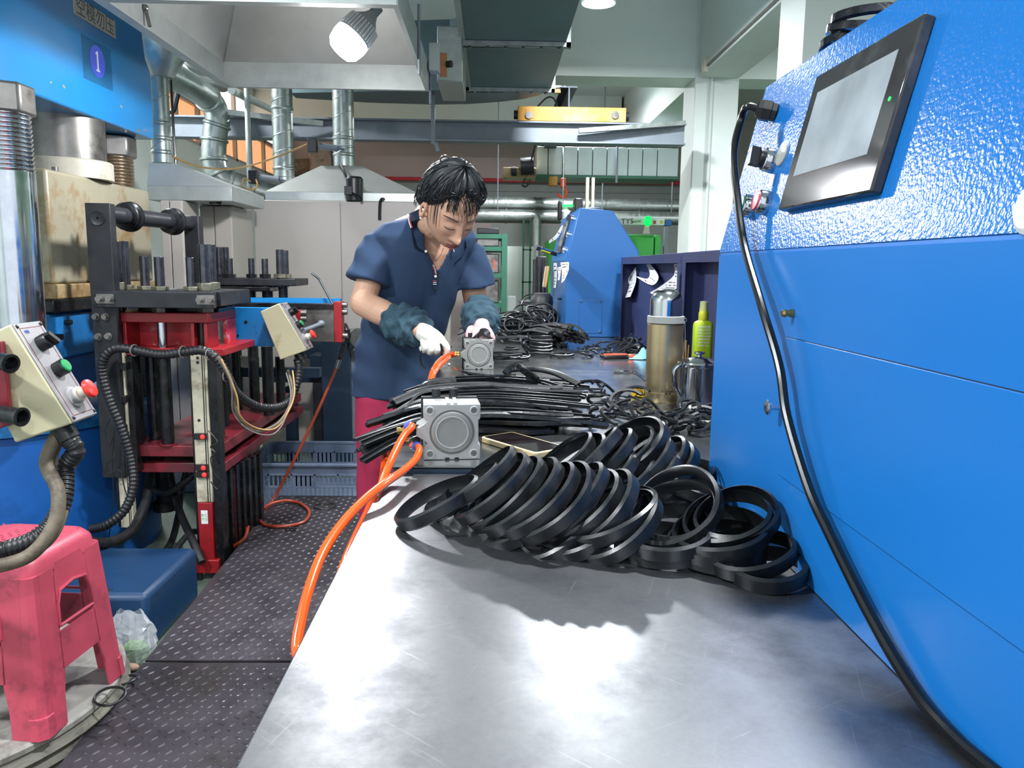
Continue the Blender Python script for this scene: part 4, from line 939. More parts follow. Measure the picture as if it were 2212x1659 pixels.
# black top plate
pY = 3.08
zt_, zb_ = at(330, 628, pY)[2], at(330, 660, pY)[2]
xa, xb = at(207, 640, 2.975)[0], at(459, 640, 2.975)[0]
plate = obj('top_plate', MB().box((at(240, 640, pY)[0], pY-.02, zb_), (xb, pY+.35, zt_)), 'black_metal', t, bevel=.003)
fb_ = obj('front_bar', MB().box((xa, 2.975, zb_-.004), (xb, 3.017, zt_)), 'black_metal', t, bevel=.003)
for xx in (227, 444): obj('worn_patch', MB().obox(V(at(xx, 640, 2.975)[0], 2.974, (zt_+zb_)/2), (.066, .003, .036), (V(1, 0, 0), V(0, 1, 0), V(0, 0, 1))), 'steel_dull', fb_, bevel=.001)
for xx in (217, 239, 433, 455):
    c = V(at(xx, 640, 2.975)[0], 2.974, (zt_+zb_)/2); obj('socket_bolt', MB().cyl(c, c+V(0, -.006, 0), .015, n=18).cyl(c+V(0, -.006, 0), c+V(0, -.024, 0), .0105, n=16).cyl(c+V(0, -.024, 0), c+V(0, -.0243, 0), .0055, n=6, smooth=False), 'steel_dull', fb_)
# rods on the plate, each with a nut
for px, yt, Y, r in ((254, 521, 3.14, .0185), (272, 521, 3.30, .0175), (313, 553, 3.16, .0175), (345, 555, 3.12, .0185), (413, 556, 3.12, .0180), (442, 527, 3.14, .0200), (458, 528, 3.32, .0185)):
    x = at(px, 600, Y)[0]; zt2 = at(px, yt, Y)[2]
    rd = obj('rod', MB().cyl((x, Y, zt_), (x, Y, zt2), r, n=20), 'rod_dark', t, bevel=.0015)
    obj('hex_nut', MB().cyl((x, Y, zt_), (x, Y, zt_+(.030 if r > .018 and yt < 540 else .016)), r*1.75, n=6, smooth=False), 'hexnut', rd, bevel=.002)
# below the plate
for px, Y in ((252, 3.14), (345, 3.12), (444, 3.14), (470, 3.35), (300, 3.35)):
    x = at(px, 660, Y)[0]; obj('guide_nut', MB().cyl((x, Y, zb_-.03), (x, Y, zb_), .03, n=6, smooth=False).cyl((x, Y, zb_-.07), (x, Y, zb_-.03), .022, n=16), 'hexnut', t)
obj('clamp_block', MB().box((xa+.06, pY+.1, zb_-.06), (xb-.05, pY+.3, zb_-.01)), 'black_oily', t, bevel=.004)
# red upper frame
rY = 3.06
rz1, rz0 = at(340, 676, rY)[2], at(340, 697, rY)[2]
rxa, rxb = at(232, 690, rY)[0], at(450, 690, rY)[0]
obj('upper_frame_top', MB().box((rxa, rY, rz0), (rxb, rY+.33, rz1)), 'red_paint', t, bevel=.003)
lz1, lz0 = at(340, 752, rY)[2], at(340, 768, rY)[2]
obj('upper_frame_bottom', MB().box((rxa+.045, rY, lz0), (rxb+.055, rY+.40, lz1)), 'red_paint', t, bevel=.003)
obj('upper_frame_back', MB().box((rxa+.05, rY+.12, lz1), (rxb-.02, rY+.135, rz0)), 'red_worn', t)
for xx in (268, 415, 443): obj('web_plate', MB().box((at(xx, 720, rY)[0]-.007, rY+.005, lz1), (at(xx, 720, rY)[0]+.007, rY+.13, rz0)), 'red_paint', t, bevel=.002)
obj('web_plate', MB().box((rxb-.012, rY+.20, lz1), (rxb+.0, rY+.32, rz0)), 'red_worn', t)
for px, Y, r in ((351, rY+.035, .019), (437, rY+.05, .019), (252, rY+.04, .026)):
    x = at(px, 720, Y)[0]; obj('guide_rod', MB().cyl((x, Y, lz1-.0), (x, Y, rz0), r, n=24), 'chrome' if px == 351 else 'black_oily', t)
# columns between upper frame and tray
tz1 = at(360, 958, 3.12)[2]
for px, Y, r in ((331, 3.17, .024), (358, 3.10, .024), (292, 3.20, .03), (312, 3.55, .03), (466, 3.25, .03), (480, 3.45, .026), (492, 3.75, .024)):
    x = at(px, 850, Y)[0]; obj('column', MB().cyl((x, Y, tz1), (x, Y, lz0), r, n=22), 'black_oily', t)
    obj('column_flange', MB().cyl((x, Y, tz1), (x, Y, tz1+.006), r*1.4, n=22), 'red_tray', t)
# farther columns of the same tray, below the blue side plate
for px, ytop, Y, r in ((548, 745, 4.0, .026), (578, 748, 3.75, .027), (605, 770, 4.1, .024), (510, 740, 3.9, .022)):
    x = at(px, 800, Y)[0]; obj('column', MB().cyl((x, Y, tz1), (x, Y, at(px, ytop, Y)[2]), r, n=22), 'black_oily', t)
# red double tray
ty0, ty1 = 3.08, 4.42
tx0, tx1 = at(278, 975, ty0)[0], at(447, 975, ty0)[0]
obj('tray_top', MB().box((tx0, ty0, tz1-.045), (tx1+.05, ty1, tz1)), 'red_tray', t, bevel=.003)
obj('tray_bottom', MB().box((tx0-.01, ty0+.02, tz1-.115), (tx1+.06, ty1, tz1-.075)), 'red_tray', t, bevel=.003)
for y in (3.2, 3.8, 4.3):
    for x in (tx0+.06, tx1-.04): obj('spacer', MB().box((x-.02, y-.02, tz1-.075), (x+.02, y+.02, tz1-.045)), 'black_metal', t)
# beige sensor rails on both front posts
def rail(px_top, ytop, px_bot, ybot, Y, w_, name, red=False):
    a = at(px_top, ytop, Y); b = at(px_bot, ybot, Y); x = (a[0]+b[0])/2
    pr = obj(name, MB().box((x-w_/2, Y, b[2]), (x+w_/2, Y+.03, a[2])), 'beige_rail', t, bevel=.002)
    obj('rail_groove', MB().box((x+w_*.18, Y-.0012, b[2]), (x+w_*.24, Y+.001, a[2])).box((x+w_*.32, Y-.0012, b[2]), (x+w_*.36, Y+.001, a[2])), 'plastic_black', pr)
    return x, a[2], b[2], pr
xr, zr1, zr0, prr = rail(431, 762, 440, 1085, 3.04, .062, 'sensor_rail')
xl, zl1, zl0, prl = rail(258, 752, 270, 1140, 3.04, .05, 'sensor_rail')
obj('post', MB().box((xr+.035, 3.045, .04), (xr+.065, 3.10, lz0)).box((xr-.045, 3.06, .04), (xr-.033, 3.1, lz0)), 'black_oily', t)
obj('post', MB().box((xl-.04, 3.05, zl0), (xl-.025, 3.1, lz0)).box((xl+.027, 3.05, tz1-.1), (xl+.05, 3.12, lz0)), 'black_oily', t)
obj('red_post', MB().box((xr-.026, 3.03, .07), (xr+.03, 3.06, zr0)), 'red_paint', t, bevel=.002)
obj('post_foot', MB().box((xr-.045, 3.02, .03), (xr+.05, 3.12, .085)), 'red_paint', t, bevel=.003)
obj('foot_bolt', MB().cyl((xr-.03, 3.03, 0), (xr-.03, 3.03, .03), .012, n=8).cyl((xr+.035, 3.03, 0), (xr+.035, 3.03, .03), .012, n=8), 'black_oily', t)
obj('rating_label', MB().box((xr-.014, 3.0288, zr0-.085), (xr+.012, 3.0300, zr0-.03)), 'paper', t)
text_mesh('B.C\nM.5', .016, basis4(V(xr-.001, 3.0286, zr0-.058), V(1, 0, 0), V(0, 0, 1), V(0, -1, 0)), 'machine_green', 'lettering', t)
for (px, py) in ((436, 943), (438, 1010), (440, 1025)):
    p = at(px, py, 3.03); sn = obj('sensor', MB().box(p+V(-.028, -.004, -.012), p+V(.02, .012, .012)), 'plastic_black', t)
    obj('sensor_light', MB().ball(p+V(.004, -.006, 0), (.009, .005, .009), 10, 6), 'led_red', sn)
p = at(259, 992, 3.03); sn = obj('sensor', MB().box(p+V(-.012, -.004, -.012), p+V(.012, .012, .012)), 'plastic_black', t); obj('sensor_light', MB().ball(p+V(0, -.006, 0), (.006, .004, .006), 10, 6), 'led_red', sn)
for py in (792, 862, 925): p = at(258, py, 3.03); obj('cable_clamp', MB().box(p+V(-.02, -.006, -.014), p+V(.028, .01, .014)), 'plastic_black', t, bevel=.002)
rb_ = MB()
for px, py in ((427, 773), (427, 783), (258, 781), (430, 908)): p = at(px, py, 3.04); rb_.cyl(p+V(0, -.001, 0), p+V(0, .001, 0), .006, n=12)
obj('rail_screw', rb_, 'plastic_black', t)
# dark skirt plates below the tray towards the back
sk = [obj('skirt_plate', MB().box((xr+.02+.008*k, 3.12+.055*k, .05), (xr+.05+.008*k, 3.16+.055*k, tz1-.12)), 'black_oily', t) for k in range(7)]
obj('red_strut', MB().box((xr+.052, 3.22, .05), (xr+.058, 3.26, tz1-.14)), 'red_tray', t)
# green cabinet glimpsed under the tray
tag(obj('floor_cabinet', MB().box((at(372, 1100, 4.5)[0], 4.5, 0), (at(445, 1100, 4.5)[0]+.12, 4.56, .44)), 'green_wall', bevel=.004), 'pale green cabinet glimpsed under the red tray', 'cabinet')
tag(obj('drive_motor', MB().lathe([(.05, 0), (.05, .04), (.035, .05), (.035, .28), (.055, .30), (.055, .34)], (at(357, 1100, 3.5)[0], 3.5, .14), n=20), 'black_oily'), 'dark upright drive cylinder under the red tray', 'motor')
# conduits of the unit
pts = [at(200, 1142, 2.95), at(232, 1133, 2.92), at(270, 1100, 2.93), at(288, 1050, 2.95), at(284, 990, 2.97), at(262, 920, 2.97), at(240, 870, 2.97), at(222, 810, 2.97), at(224, 775, 2.96), at(250, 752, 2.96), at(300, 758, 2.97), at(350, 766, 2.97), at(400, 760, 2.97), at(438, 757, 2.97), at(468, 775, 2.97), at(490, 810, 2.99), at(512, 850, 3.05), at(555, 878, 3.15), at(600, 880, 3.25), at(628, 862, 3.33), at(642, 825, 3.36), at(646, 795, 3.38), at(643, 778, 3.4)]
tag(obj('corrugated_conduit', ribbed(pts, .0185, .015), 'conduit'), 'long black corrugated conduit wrapped around the red ejector unit', 'cable')
tie = MB()
for px, py, Y in ((290, 757, 2.96), (395, 760, 2.96), (452, 765, 2.96), (489, 812, 2.98)):
    c = at(px, py, Y); tie.tube([c+.0215*V(math.cos(a)*.3, math.cos(a)*.95, math.sin(a)) for a in np.linspace(0, 6.283, 13)[:-1]], .0025, 6, closed=True)
tag(obj('cable_tie', tie, 'cable_grey'), 'grey cable ties around the corrugated conduit', 'cable tie')['kind'] = 'stuff'
wires = [([at(470, 770, 2.96), at(498, 820, 2.97), at(508, 880, 3.0), at(530, 920, 3.05), at(560, 932, 3.12), at(600, 915, 3.2), at(625, 880, 3.27), at(632, 840, 3.32), at(622, 800, 3.38)], .0075, 'cable_brown', 'thick brown wire bundle sagging from the farther control box'),
         ([at(478, 775, 2.95), at(510, 850, 2.97), at(520, 900, 3.0), at(555, 925, 3.1), at(595, 925, 3.18), at(622, 890, 3.25), at(636, 850, 3.3), at(632, 800, 3.36)], .0035, 'wood_stick', 'tan wire sagging beside the brown bundle'),
         ([at(474, 772, 2.95), at(500, 830, 2.96), at(504, 890, 3.0), at(540, 930, 3.05), at(590, 938, 3.15), at(618, 900, 3.24), at(628, 850, 3.3), at(618, 805, 3.36)], .003, 'cable_grey', 'grey wire hanging lowest under the farther control box'),
         ([at(238, 905, 2.98), at(226, 930, 2.98), at(235, 965, 2.98), at(246, 940, 2.98), at(242, 990, 2.98), at(245, 1060, 2.98), at(240, 1120, 2.98), at(235, 1165, 2.98)], .0022, 'plastic_black', 'thin black wire dangling by the press drum'),
         ([at(255, 985, 2.98), at(232, 1000, 2.98), at(236, 1022, 2.98), at(258, 1015, 2.98), at(268, 1050, 2.97), at(276, 1090, 2.96), at(255, 1125, 2.95), at(220, 1140, 2.94)], .0022, 'plastic_black', 'thin looped black wire beside the small red light'),
         ([at(450, 930, 3.02), at(470, 955, 3.0), at(455, 965, 3.0), at(466, 980, 3.0), at(455, 990, 3.01), at(462, 1020, 3.0), at(478, 1040, 3.0), at(470, 1057, 3.0), at(455, 1040, 3.01)], .0025, 'plastic_black', 'thin looping sensor wire on the beige rail')]
for pts_, r, m_, lb in wires: tag(obj('loose_wire', MB().tube(spline(pts_, 8), r, 8), m_), lb, 'wire')
hoses = [([at(328, 1000, 3.25), at(322, 1040, 3.2), at(312, 1090, 3.1), at(290, 1140, 3.0), at(250, 1168, 2.9), at(205, 1172, 2.8), at(150, 1150, 2.75)], .02, 'thick black hydraulic hose under the red tray sweeping towards the stool'),
         ([at(330, 1010, 3.3), at(322, 1035, 3.28), at(335, 1060, 3.25), at(365, 1062, 3.22), at(395, 1045, 3.2), at(425, 1020, 3.2)], .014, 'black hose looped under the red tray front'),
         ([at(365, 1000, 3.35), at(372, 1050, 3.3), at(390, 1110, 3.2), at(415, 1165, 3.05), at(436, 1215, 2.98)], .016, 'straight black hose running down to the red foot'),
         ([at(408, 1000, 3.5), at(392, 1060, 3.45), at(384, 1120, 3.35), at(365, 1180, 3.15), at(320, 1215, 3.0), at(250, 1228, 2.85), at(205, 1225, 2.7)], .014, 'black hose lying along the blue press plinth'),
         ([at(430, 1150, 3.2), at(412, 1150, 3.1), at(385, 1180, 3.0), at(340, 1245, 2.8), at(290, 1283, 2.6), at(235, 1280, 2.45)], .012, 'lowest black hose trailing over the blue plinth')]
for pts_, r, lb in hoses: tag(obj('hydraulic_hose', MB().tube(spline(pts_, 9), r, 12), 'rubber_matte'), lb, 'hose', 'black hoses under the red tray')
# ------------------------------------------------------------------ farther ejector with slide rail
D('red_rust', '#6d3a2c', .5, .3, var=.3, scale=30)
t = thing('slide_ejector', 'farther black ejector on a long grey slide rail with red end', 'machine', (-1.0, 3.9, 0))
for px, yt, Y, r in ((475, 534, 3.95, .018), (489, 534, 4.05, .017), (497, 558, 3.92, .0165), (544, 558, 3.95, .015), (573, 559, 3.9, .0155), (606, 539, 3.9, .019), (617, 541, 4.05, .017)):
    x = at(px, 600, Y)[0]; zb = at(px, 607, Y)[2]; rd = obj('rod', MB().cyl((x, Y, zb-.03), (x, Y, at(px, yt, Y)[2]), r, n=18), 'rod_dark', t, bevel=.0015)
    obj('hex_nut', MB().cyl((x, Y, at(px, 600, Y)[2]), (x, Y, at(px, 592, Y)[2]), r*1.75, n=6, smooth=False), 'hexnut' if px > 600 else 'black_oily', rd)
a = at(470, 603, 3.87); b = at(637, 603, 3.87)
zt_, zb_ = at(600, 602, 3.87)[2], at(600, 618, 3.87)[2]
obj('rear_plate', MB().box((a[0], 3.87, zb_), (b[0], 4.15, zt_)), 'black_metal', t, bevel=.004)
obj('mid_plate', MB().box((a[0], 3.86, at(550, 630, 3.86)[2]), (at(583, 620, 3.86)[0], 4.12, zb_-.004)), 'black_oily', t, bevel=.004)
for px in (505, 541, 578, 612): x = at(px, 640, 3.92)[0]; obj('spacer_post', MB().cyl((x, 3.92, at(px, 655, 3.92)[2]), (x, 3.92, zb_), .026 if px < 600 else .022, n=14), 'black_oily', t)
# rail: long grey bar towards the aisle
ry = 3.72
x0, x1 = at(474, 690, ry)[0], at(722, 690, ry)[0]
z1, z0 = at(600, 652, ry)[2], at(600, 738, ry)[2]
obj('slide_rail', MB().box((x0, ry, z0), (x1, ry+.05, z1-.02)), 'steel_dull', t, bevel=.003)
obj('rail_cap', MB().box((x0, ry-.012, z1-.032), (x1, ry+.05, z1-.006)), 'black_oily', t, bevel=.002)
obj('blue_rear_rail', MB().box((x0+.1, ry+.16, z1-.06), (x1, ry+.19, z1+.012)), 'plate_blue', t)
e = obj('red_end_block', MB().box((x1, ry-.012, z0-.0), (x1+.038, ry+.05, z1+.004)), 'red_paint', t, bevel=.002)
for zz in (z1-.012, z1-.045, z0+.03): obj('end_bolt', MB().cyl((x1+.038, ry+.012, zz), (x1+.06, ry+.012, zz), .013, n=14), 'steel_dull', e)
rc = at(500, 682, ry); obj('roller', MB().lathe([(.026, 0), (.026, .008), (.018, .009), (.012, .012), (.001, .012)], (rc[0], ry-.001, rc[2]), (0, -1, 0), n=24, caps=False), 'black_oily', t)
rc = at(366, 670, ry); obj('roller', MB().lathe([(.03, 0), (.03, .008), (.018, .009), (.001, .012)], (rc[0], ry-.001, rc[2]), (0, -1, 0), n=24, caps=False), 'black_oily', t)
b_ = at(640, 690, 3.5); obj('red_lug', MB().box(at(634, 670, 3.52), at(650, 694, 3.52)+V(0, .06, 0)), 'red_paint', t, bevel=.002)
for py in (676, 688): p = at(651, py, 3.53); obj('lug_bolt', MB().cyl(p, p+V(.025, 0, 0), .015, n=16), 'steel_dull', t)
# blue side plate
by = 3.46
bx0, bx1 = at(485, 700, by)[0], at(600, 700, by)[0]; bz1, bz0 = at(540, 664, by)[2], at(540, 748, by)[2]
bp_ = obj('side_plate', MB().box((bx0, by, bz0), (bx1, by+.03, bz1)), 'plate_blue', t, bevel=.002)
hh = MB()
for px, py, r in ((493, 674, .0085), (531, 696, .0075), (495, 725, .005), (514, 725, .005)): p = at(px, py, by); hh.cyl(p+V(0, -.0006, 0), p+V(0, .001, 0), r, n=16)
obj('plate_hole', hh, 'plastic_black', bp_)
# handle bar from the farther control box
a = at(655, 715, 3.42); b = at(694, 700, 3.62)
obj('tilt_handle', MB().cyl(a, b, .011, n=14).ball(b, .018, 12, 8), 'steel_grey', t)
obj('rear_frame', MB().box((at(500, 800, 4.3)[0], 4.3, at(600, 815, 4.3)[2]), (at(690, 800, 4.3)[0], 4.36, at(600, 795, 4.3)[2])).box((at(500, 800, 4.3)[0], 4.28, 0), (at(500, 800, 4.3)[0]+.05, 4.33, 1.0)), 'navy_steel', t)
obj('tan_block', MB().box((at(510, 770, 4.25)[0], 4.25, at(510, 792, 4.25)[2]), (at(545, 770, 4.25)[0], 4.29, at(510, 770, 4.25)[2])), 'beige_rail', t)

# ------------------------------------------------------------------ navy machine post with air gun
t = thing('navy_machine_post', 'dark navy steel machine column standing behind the worker', 'machine', (at(732, 900, 4.75)[0], 4.85, 0))
nY = 4.72
obj('post_body', MB().box((at(694, 800, nY)[0], nY, 0), (at(758, 800, nY)[0], nY+.25, at(720, 733, nY)[2])), 'navy_steel', t, bevel=.006)
obj('side_flange', MB().box((at(758, 800, nY)[0], nY+.02, 0), (at(768, 800, nY)[0], nY+.06, at(720, 745, nY)[2])), 'steel_grey', t)
obj('small_cap', MB().box((at(668, 800, nY)[0], nY+.02, at(680, 810, nY)[2]), (at(694, 800, nY)[0], nY+.2, at(680, 768, nY)[2])), 'navy_steel', t, bevel=.004)
obj('cross_beam', MB().box((at(560, 800, nY)[0], nY+.1, at(680, 832, nY)[2]), (at(790, 800, nY)[0], nY+.18, at(680, 806, nY)[2])), 'navy_steel', t, bevel=.004)
obj('leg', MB().box((at(673, 900, nY)[0], nY+.05, 0), (at(697, 900, nY)[0], nY+.12, at(680, 830, nY)[2])), 'black_metal', t)
obj('leg', MB().box((at(612, 900, nY)[0], nY+.05, 0), (at(634, 900, nY)[0], nY+.12, at(680, 840, nY)[2])), 'navy_steel', t)
obj('back_beam', MB().box((at(640, 720, nY+.3)[0], nY+.3, at(700, 775, nY+.3)[2]), (at(810, 720, nY+.3)[0], nY+.36, at(700, 705, nY+.3)[2]-.03)), 'navy_steel', t)
obj('yellow_tag', MB().box((at(712, 728, nY)[0], nY+.04, at(720, 733, nY)[2]), (at(732, 728, nY)[0], nY+.09, at(720, 733, nY)[2]+.02)), 'yellow', t)
p = at(768, 728, nY-.06); obj('coupling_wheel', MB().lathe([(.02, -.03), (.05, -.025), (.05, -.005), (.042, 0), (.042, .015), (.055, .018), (.055, .04), (.02, .042)], p, (.5, -.8, 0), n=28), 'steel_dull', t)
obj('pipe_end', MB().cyl(at(765, 765, nY-.02), at(800, 745, nY+.1), .028, n=20), 'steel_grey', t)
# air gun
gY = 3.85
t = thing('air_blow_gun', 'black air blow gun with spring coil hung beside the slide rail', 'air gun', at(745, 712, gY))
obj('nozzle', MB().tube(spline([at(673, 590, gY), at(688, 602, gY), at(694, 612, gY), at(712, 645, gY), at(730, 680, gY), at(742, 705, gY)], 5), .0055, 8), 'chrome', t)
obj('gun_body', MB().tube(spline([at(742, 700, gY), at(748, 712, gY), at(746, 728, gY)], 5), [.014]*5+[.019]*6, 12).tube(spline([at(748, 712, gY), at(756, 722, gY), at(752, 738, gY)], 5), .006, 8), 'plastic_black', t)
cs_ = []
a, b = at(747, 728, gY), at(733, 778, gY)
for k in range(97): f_ = k/96; q = 2*math.pi*k/8; d = unit(b-a); u_, v_, _ = frame(d); cs_.append(a+(b-a)*f_+.012*(u_*math.cos(q)+v_*math.sin(q)))
obj('spring_coil', MB().tube(cs_, .003, 6), 'plastic_black', t)
obj('hose_joint', MB().cyl(at(734, 775, gY), at(727, 795, gY), .011, n=12), 'steel_polish', t)
hp = [at(728, 792, gY), at(690, 880, 3.8), at(640, 985, 3.75), on(588, 1082, .112), on(562, 1112, .108), on(570, 1132, .108), on(610, 1137, .108), on(655, 1128, .108), on(668, 1105, .108), on(645, 1086, .108), on(610, 1082, .118), on(570, 1096, .12), on(540, 1130, .115), on(526, 1165, .11), V(-1.13, 3.2, .05)]
tag(obj('air_hose', MB().tube(spline(hp, 9), .0072, 10), 'hose_red'), 'red air hose from the blow gun looped on the tread plate', 'hose')

# ------------------------------------------------------------------ grey plastic crate
cx0, cx1, cy0, cy1, ch = at(529, 1003, 3.95)[0], -.55, 3.95, 4.46, at(640, 1003, 3.95)[2]
t = thing('plastic_crate', 'blue grey slotted plastic crate at the end of the tread plates', 'crate', ((cx0+cx1)/2, (cy0+cy1)/2, 0))
def crate_wall(p0, p1, nm):
    p0, p1 = V(*p0), V(*p1); d = unit(p1-p0); L = np.linalg.norm(p1-p0); n_ = V(-d[1], d[0], 0); mb = MB()
    def blk(s0, s1, z0, z1, th=.004): mb.obox(p0+d*(s0+s1)/2+V(0, 0, (z0+z1)/2), (s1-s0, th, z1-z0), (d, n_, V(0, 0, 1)))
    blk(0, L, 0, .03); blk(0, L, ch-.055, ch-.004); blk(0, L, ch-.125, ch-.115, .008); blk(0, L, ch-.19, ch-.18, .008); blk(0, L, ch-.058, ch-.050, .012)
    nb = max(3, int(L/.105)); bw = L/nb
    for k in range(nb):
        solid = (k == nb//2-1)
        if solid: blk(k*bw, (k+1)*bw, ch-.12, ch-.05)
        m = 5
        for j in range(m+1): blk(k*bw+bw*j/m-.0036, k*bw+bw*j/m+.0036, .03, ch-.05)
        blk(k*bw-.004, k*bw+.004, .0, ch-.004, .012)
    o = obj(nm, mb, 'crate', t)
crate_wall((cx0, cy0, 0), (cx1, cy0, 0), 'side_wall'); crate_wall((cx0, cy1, 0), (cx1, cy1, 0), 'side_wall'); crate_wall((cx0, cy0, 0), (cx0, cy1, 0), 'end_wall'); crate_wall((cx1, cy0, 0), (cx1, cy1, 0), 'end_wall')
obj('rim', MB().sweep([V(*p, ch) for p in rrect((cx0-.006, cy0-.006), (cx1+.006, cy1+.006), .04, 5)], [(-.012, -.006), (.012, -.006), (.012, .004), (-.012, .004)], V(0, 0, 1), closed=True), 'crate', t)
obj('crate_floor', MB().box((cx0, cy0, .004), (cx1, cy1, .012)), 'crate', t)

# ------------------------------------------------------------------ round board, pink stool, plastic bag
t = thing('round_board', 'worn grey round board with grooved rim under the pink stool', 'board', (-1.42, 1.92, 0))
obj('board_top', MB().lathe([(.43, .135), (.437, .14), (.437, .152), (.43, .158), (.001, .158)], (-1.42, 1.92, 0), n=90, caps=False), 'disc_wood', t)
obj('board_rim', MB().lathe([(.40, .0), (.42, .02), (.44, .03), (.43, .045), (.445, .055), (.435, .07), (.448, .085), (.436, .10), (.447, .115), (.43, .135)], (-1.42, 1.92, 0), n=90), 'disc_rim', t, sharp=15)
tag(obj('wooden_pallet', MB().box((-1.45, 1.2, .02), (-.985, 1.62, .06)), 'earth', bevel=.004), 'brown board edge under the tread plate corner', 'board')
zs0 = .158; zs1 = .58
t = thing('plastic_stool', 'pink plastic stool standing on the worn round board', 'stool', (-1.20, 1.88, zs0))
yaw = R(-6); SC = V(-1.168, 1.878, 0)
def S(x, y, z): return SC+V(x*math.cos(yaw)-y*math.sin(yaw), x*math.sin(yaw)+y*math.cos(yaw), z)
hb_, ht = .168, .135      # half widths at the foot and at the top
def hw(z): return hb_+(ht-hb_)*(z-zs0)/(zs1-zs0)
def stool_ring(h, z, r, n=5): return [S(x, y, z) for x, y in rrect((-h, -h), (h, h), r, n)]
seat = obj('seat', MB().loft([stool_ring(ht+.004, zs1-.05, .05), stool_ring(ht-.001, zs1-.02, .05), stool_ring(ht-.012, zs1-.006, .05), stool_ring(ht-.03, zs1, .045), stool_ring(.03, zs1-.003, .02), stool_ring(.012, zs1-.004, .006), stool_ring(.012, zs1-.03, .006)], caps=False), 'stool_pink', t)
nb = MB()
for i in range(-9, 10):
    for j in range(-9, 10):
        if (abs(i) > 1 or abs(j) > 1) and abs(i)+abs(j) < 17 and (i+j) % 2 == 0 and max(abs(i), abs(j)) < 9: c = S(i*.0125, j*.0125, zs1-.0015); nb.lathe([(.0035, 0), (.0025, .002), (.0005, .0022)], c, n=6, caps=False)
obj('grip_dots', nb, 'stool_pink', seat, kind='stuff')
th = .004
def side(k):
    """one pierced side wall: two leg halves, the arch under the seat and the low crossbar"""
    a = k*math.pi/2
    def Q(s, z, inn=0.0):
        h = hw(z)-inn; x, y = s*h*1.0, -h
        return S(x*math.cos(a)-y*math.sin(a), x*math.sin(a)+y*math.cos(a), z)
    mb = MB()
    def strip(pts_out, pts_in):
        n = len(pts_out)
        for i in range(n-1):
            o = [pts_out[i], pts_out[i+1], pts_in[i+1], pts_in[i]]
            f_ = [Q(s, z) for s, z in o]; g_ = [Q(s, z, th) for s, z in o]
            mb.add(f_+g_, [(0, 1, 2, 3), (7, 6, 5, 4), (0, 4, 5, 1), (2, 6, 7, 3), (1, 5, 6, 2), (3, 7, 4, 0)])
    zt = zs1-.045
    # legs outside the opening, arch, crossbar
    for s in (-1, 1):
        strip([(s*.80, zs0), (s*.80, zs0+.07), (s*.78, zs0+.12), (s*.78, zs0+.20), (s*.80, zt)], [(s*.52, zs0), (s*.50, zs0+.07), (s*.44, zs0+.12), (s*.44, zs0+.20), (s*.42, zt)])
    ar = [(-.44, zt-.14), (-.42, zt-.09), (-.34, zt-.06), (0, zt-.052), (.34, zt-.06), (.42, zt-.09), (.44, zt-.14)]
    strip([(-.46, zt-.10), (-.44, zt-.02), (-.34, zt+.01), (0, zt+.01), (.34, zt+.01), (.44, zt-.02), (.46, zt-.10)], ar)
    strip([(-.46, zs0+.22), (0, zs0+.22), (.46, zs0+.22)], [(-.47, zs0+.13), (-.0, zs0+.13), (.47, zs0+.13)])
    obj('side_wall', mb, 'stool_pink', t)
    # raised lip round the opening
    lip = [(-.44, zs0+.235), (-.44, zt-.14), (-.42, zt-.09), (-.34, zt-.06), (0, zt-.052), (.34, zt-.06), (.42, zt-.09), (.44, zt-.14), (.44, zs0+.235)]
    obj('opening_lip', MB().tube([Q(s, z, -.002) for s, z in lip]+[], .0042, 6, closed=True), 'stool_pink', t)
for k in range(4): side(k)
for k in range(4):
    a = k*math.pi/2+math.pi/4
    rings = []
    for z in (zs0, zs0+.05, zs0+.051, zs1-.045):
        h = hw(z)*(1.02 if z < zs0+.0505 else 1.0); ring = []
        cs = [(h*.78, -h), (h*.90, -h*.985), (h*.985, -h*.90), (h, -h*.78)]
        inn = [(h-.006, -h*.78), (h*.975-.006, -h*.89+.004), (h*.89-.004, -h*.975+.006), (h*.78, -h+.006)]
        for x, y in cs+inn: ring.append(S(x*math.cos(k*math.pi/2)-y*math.sin(k*math.pi/2), x*math.sin(k*math.pi/2)+y*math.cos(k*math.pi/2), z))
        rings.append(ring)
    obj('leg', MB().loft(rings), 'stool_pink', t)
# clear bag with green contents
cb = on(288, 1428, .1); cb = on(292, 1446, .0)+V(-.01, .03, .002)
t = thing('plastic_bag', 'clear plastic bag with a green packet beside the pink stool', 'bag', cb)
gx = []
NU, NV = 26, 16; mb = MB(); vs = []; fs = []
for j in range(NV+1):
    h = j/NV
    for i in range(NU):
        a = 2*math.pi*i/NU
        wob = 1+.13*math.sin(5*a+h*3)+.09*math.sin(9*a-h*7)+.07*rng.normal()*.6
        rx = (.046+.03*math.sin(h*math.pi*.85)-.02*h)*wob; ry = (.036+.015*math.sin(h*math.pi))*wob*(1-.75*h*h)
        vs.append(cb+V(rx*math.cos(a)-.02*h, ry*math.sin(a)+.02*h, .002+.165*h*(1+.05*math.sin(3*a))))
for j in range(NV):
    for i in range(NU): fs.append((j*NU+i, j*NU+(i+1) % NU, (j+1)*NU+(i+1) % NU, (j+1)*NU+i))
mb.add(vs, fs, False); obj('film', mb, 'bag_film', t)
obj('green_packet', MB().loft([[cb+V(.055*math.cos(a), .04*math.sin(a), z)*1.0+V(0, 0, 0) if 0 else cb+V(.042*math.cos(a)*s, .03*math.sin(a)*s, z) for a in np.linspace(0, 6.283, 15)[:-1]] for z, s in ((.004, .8), (.02, 1), (.06, .95), (.075, .5))]), 'bag_green', t)
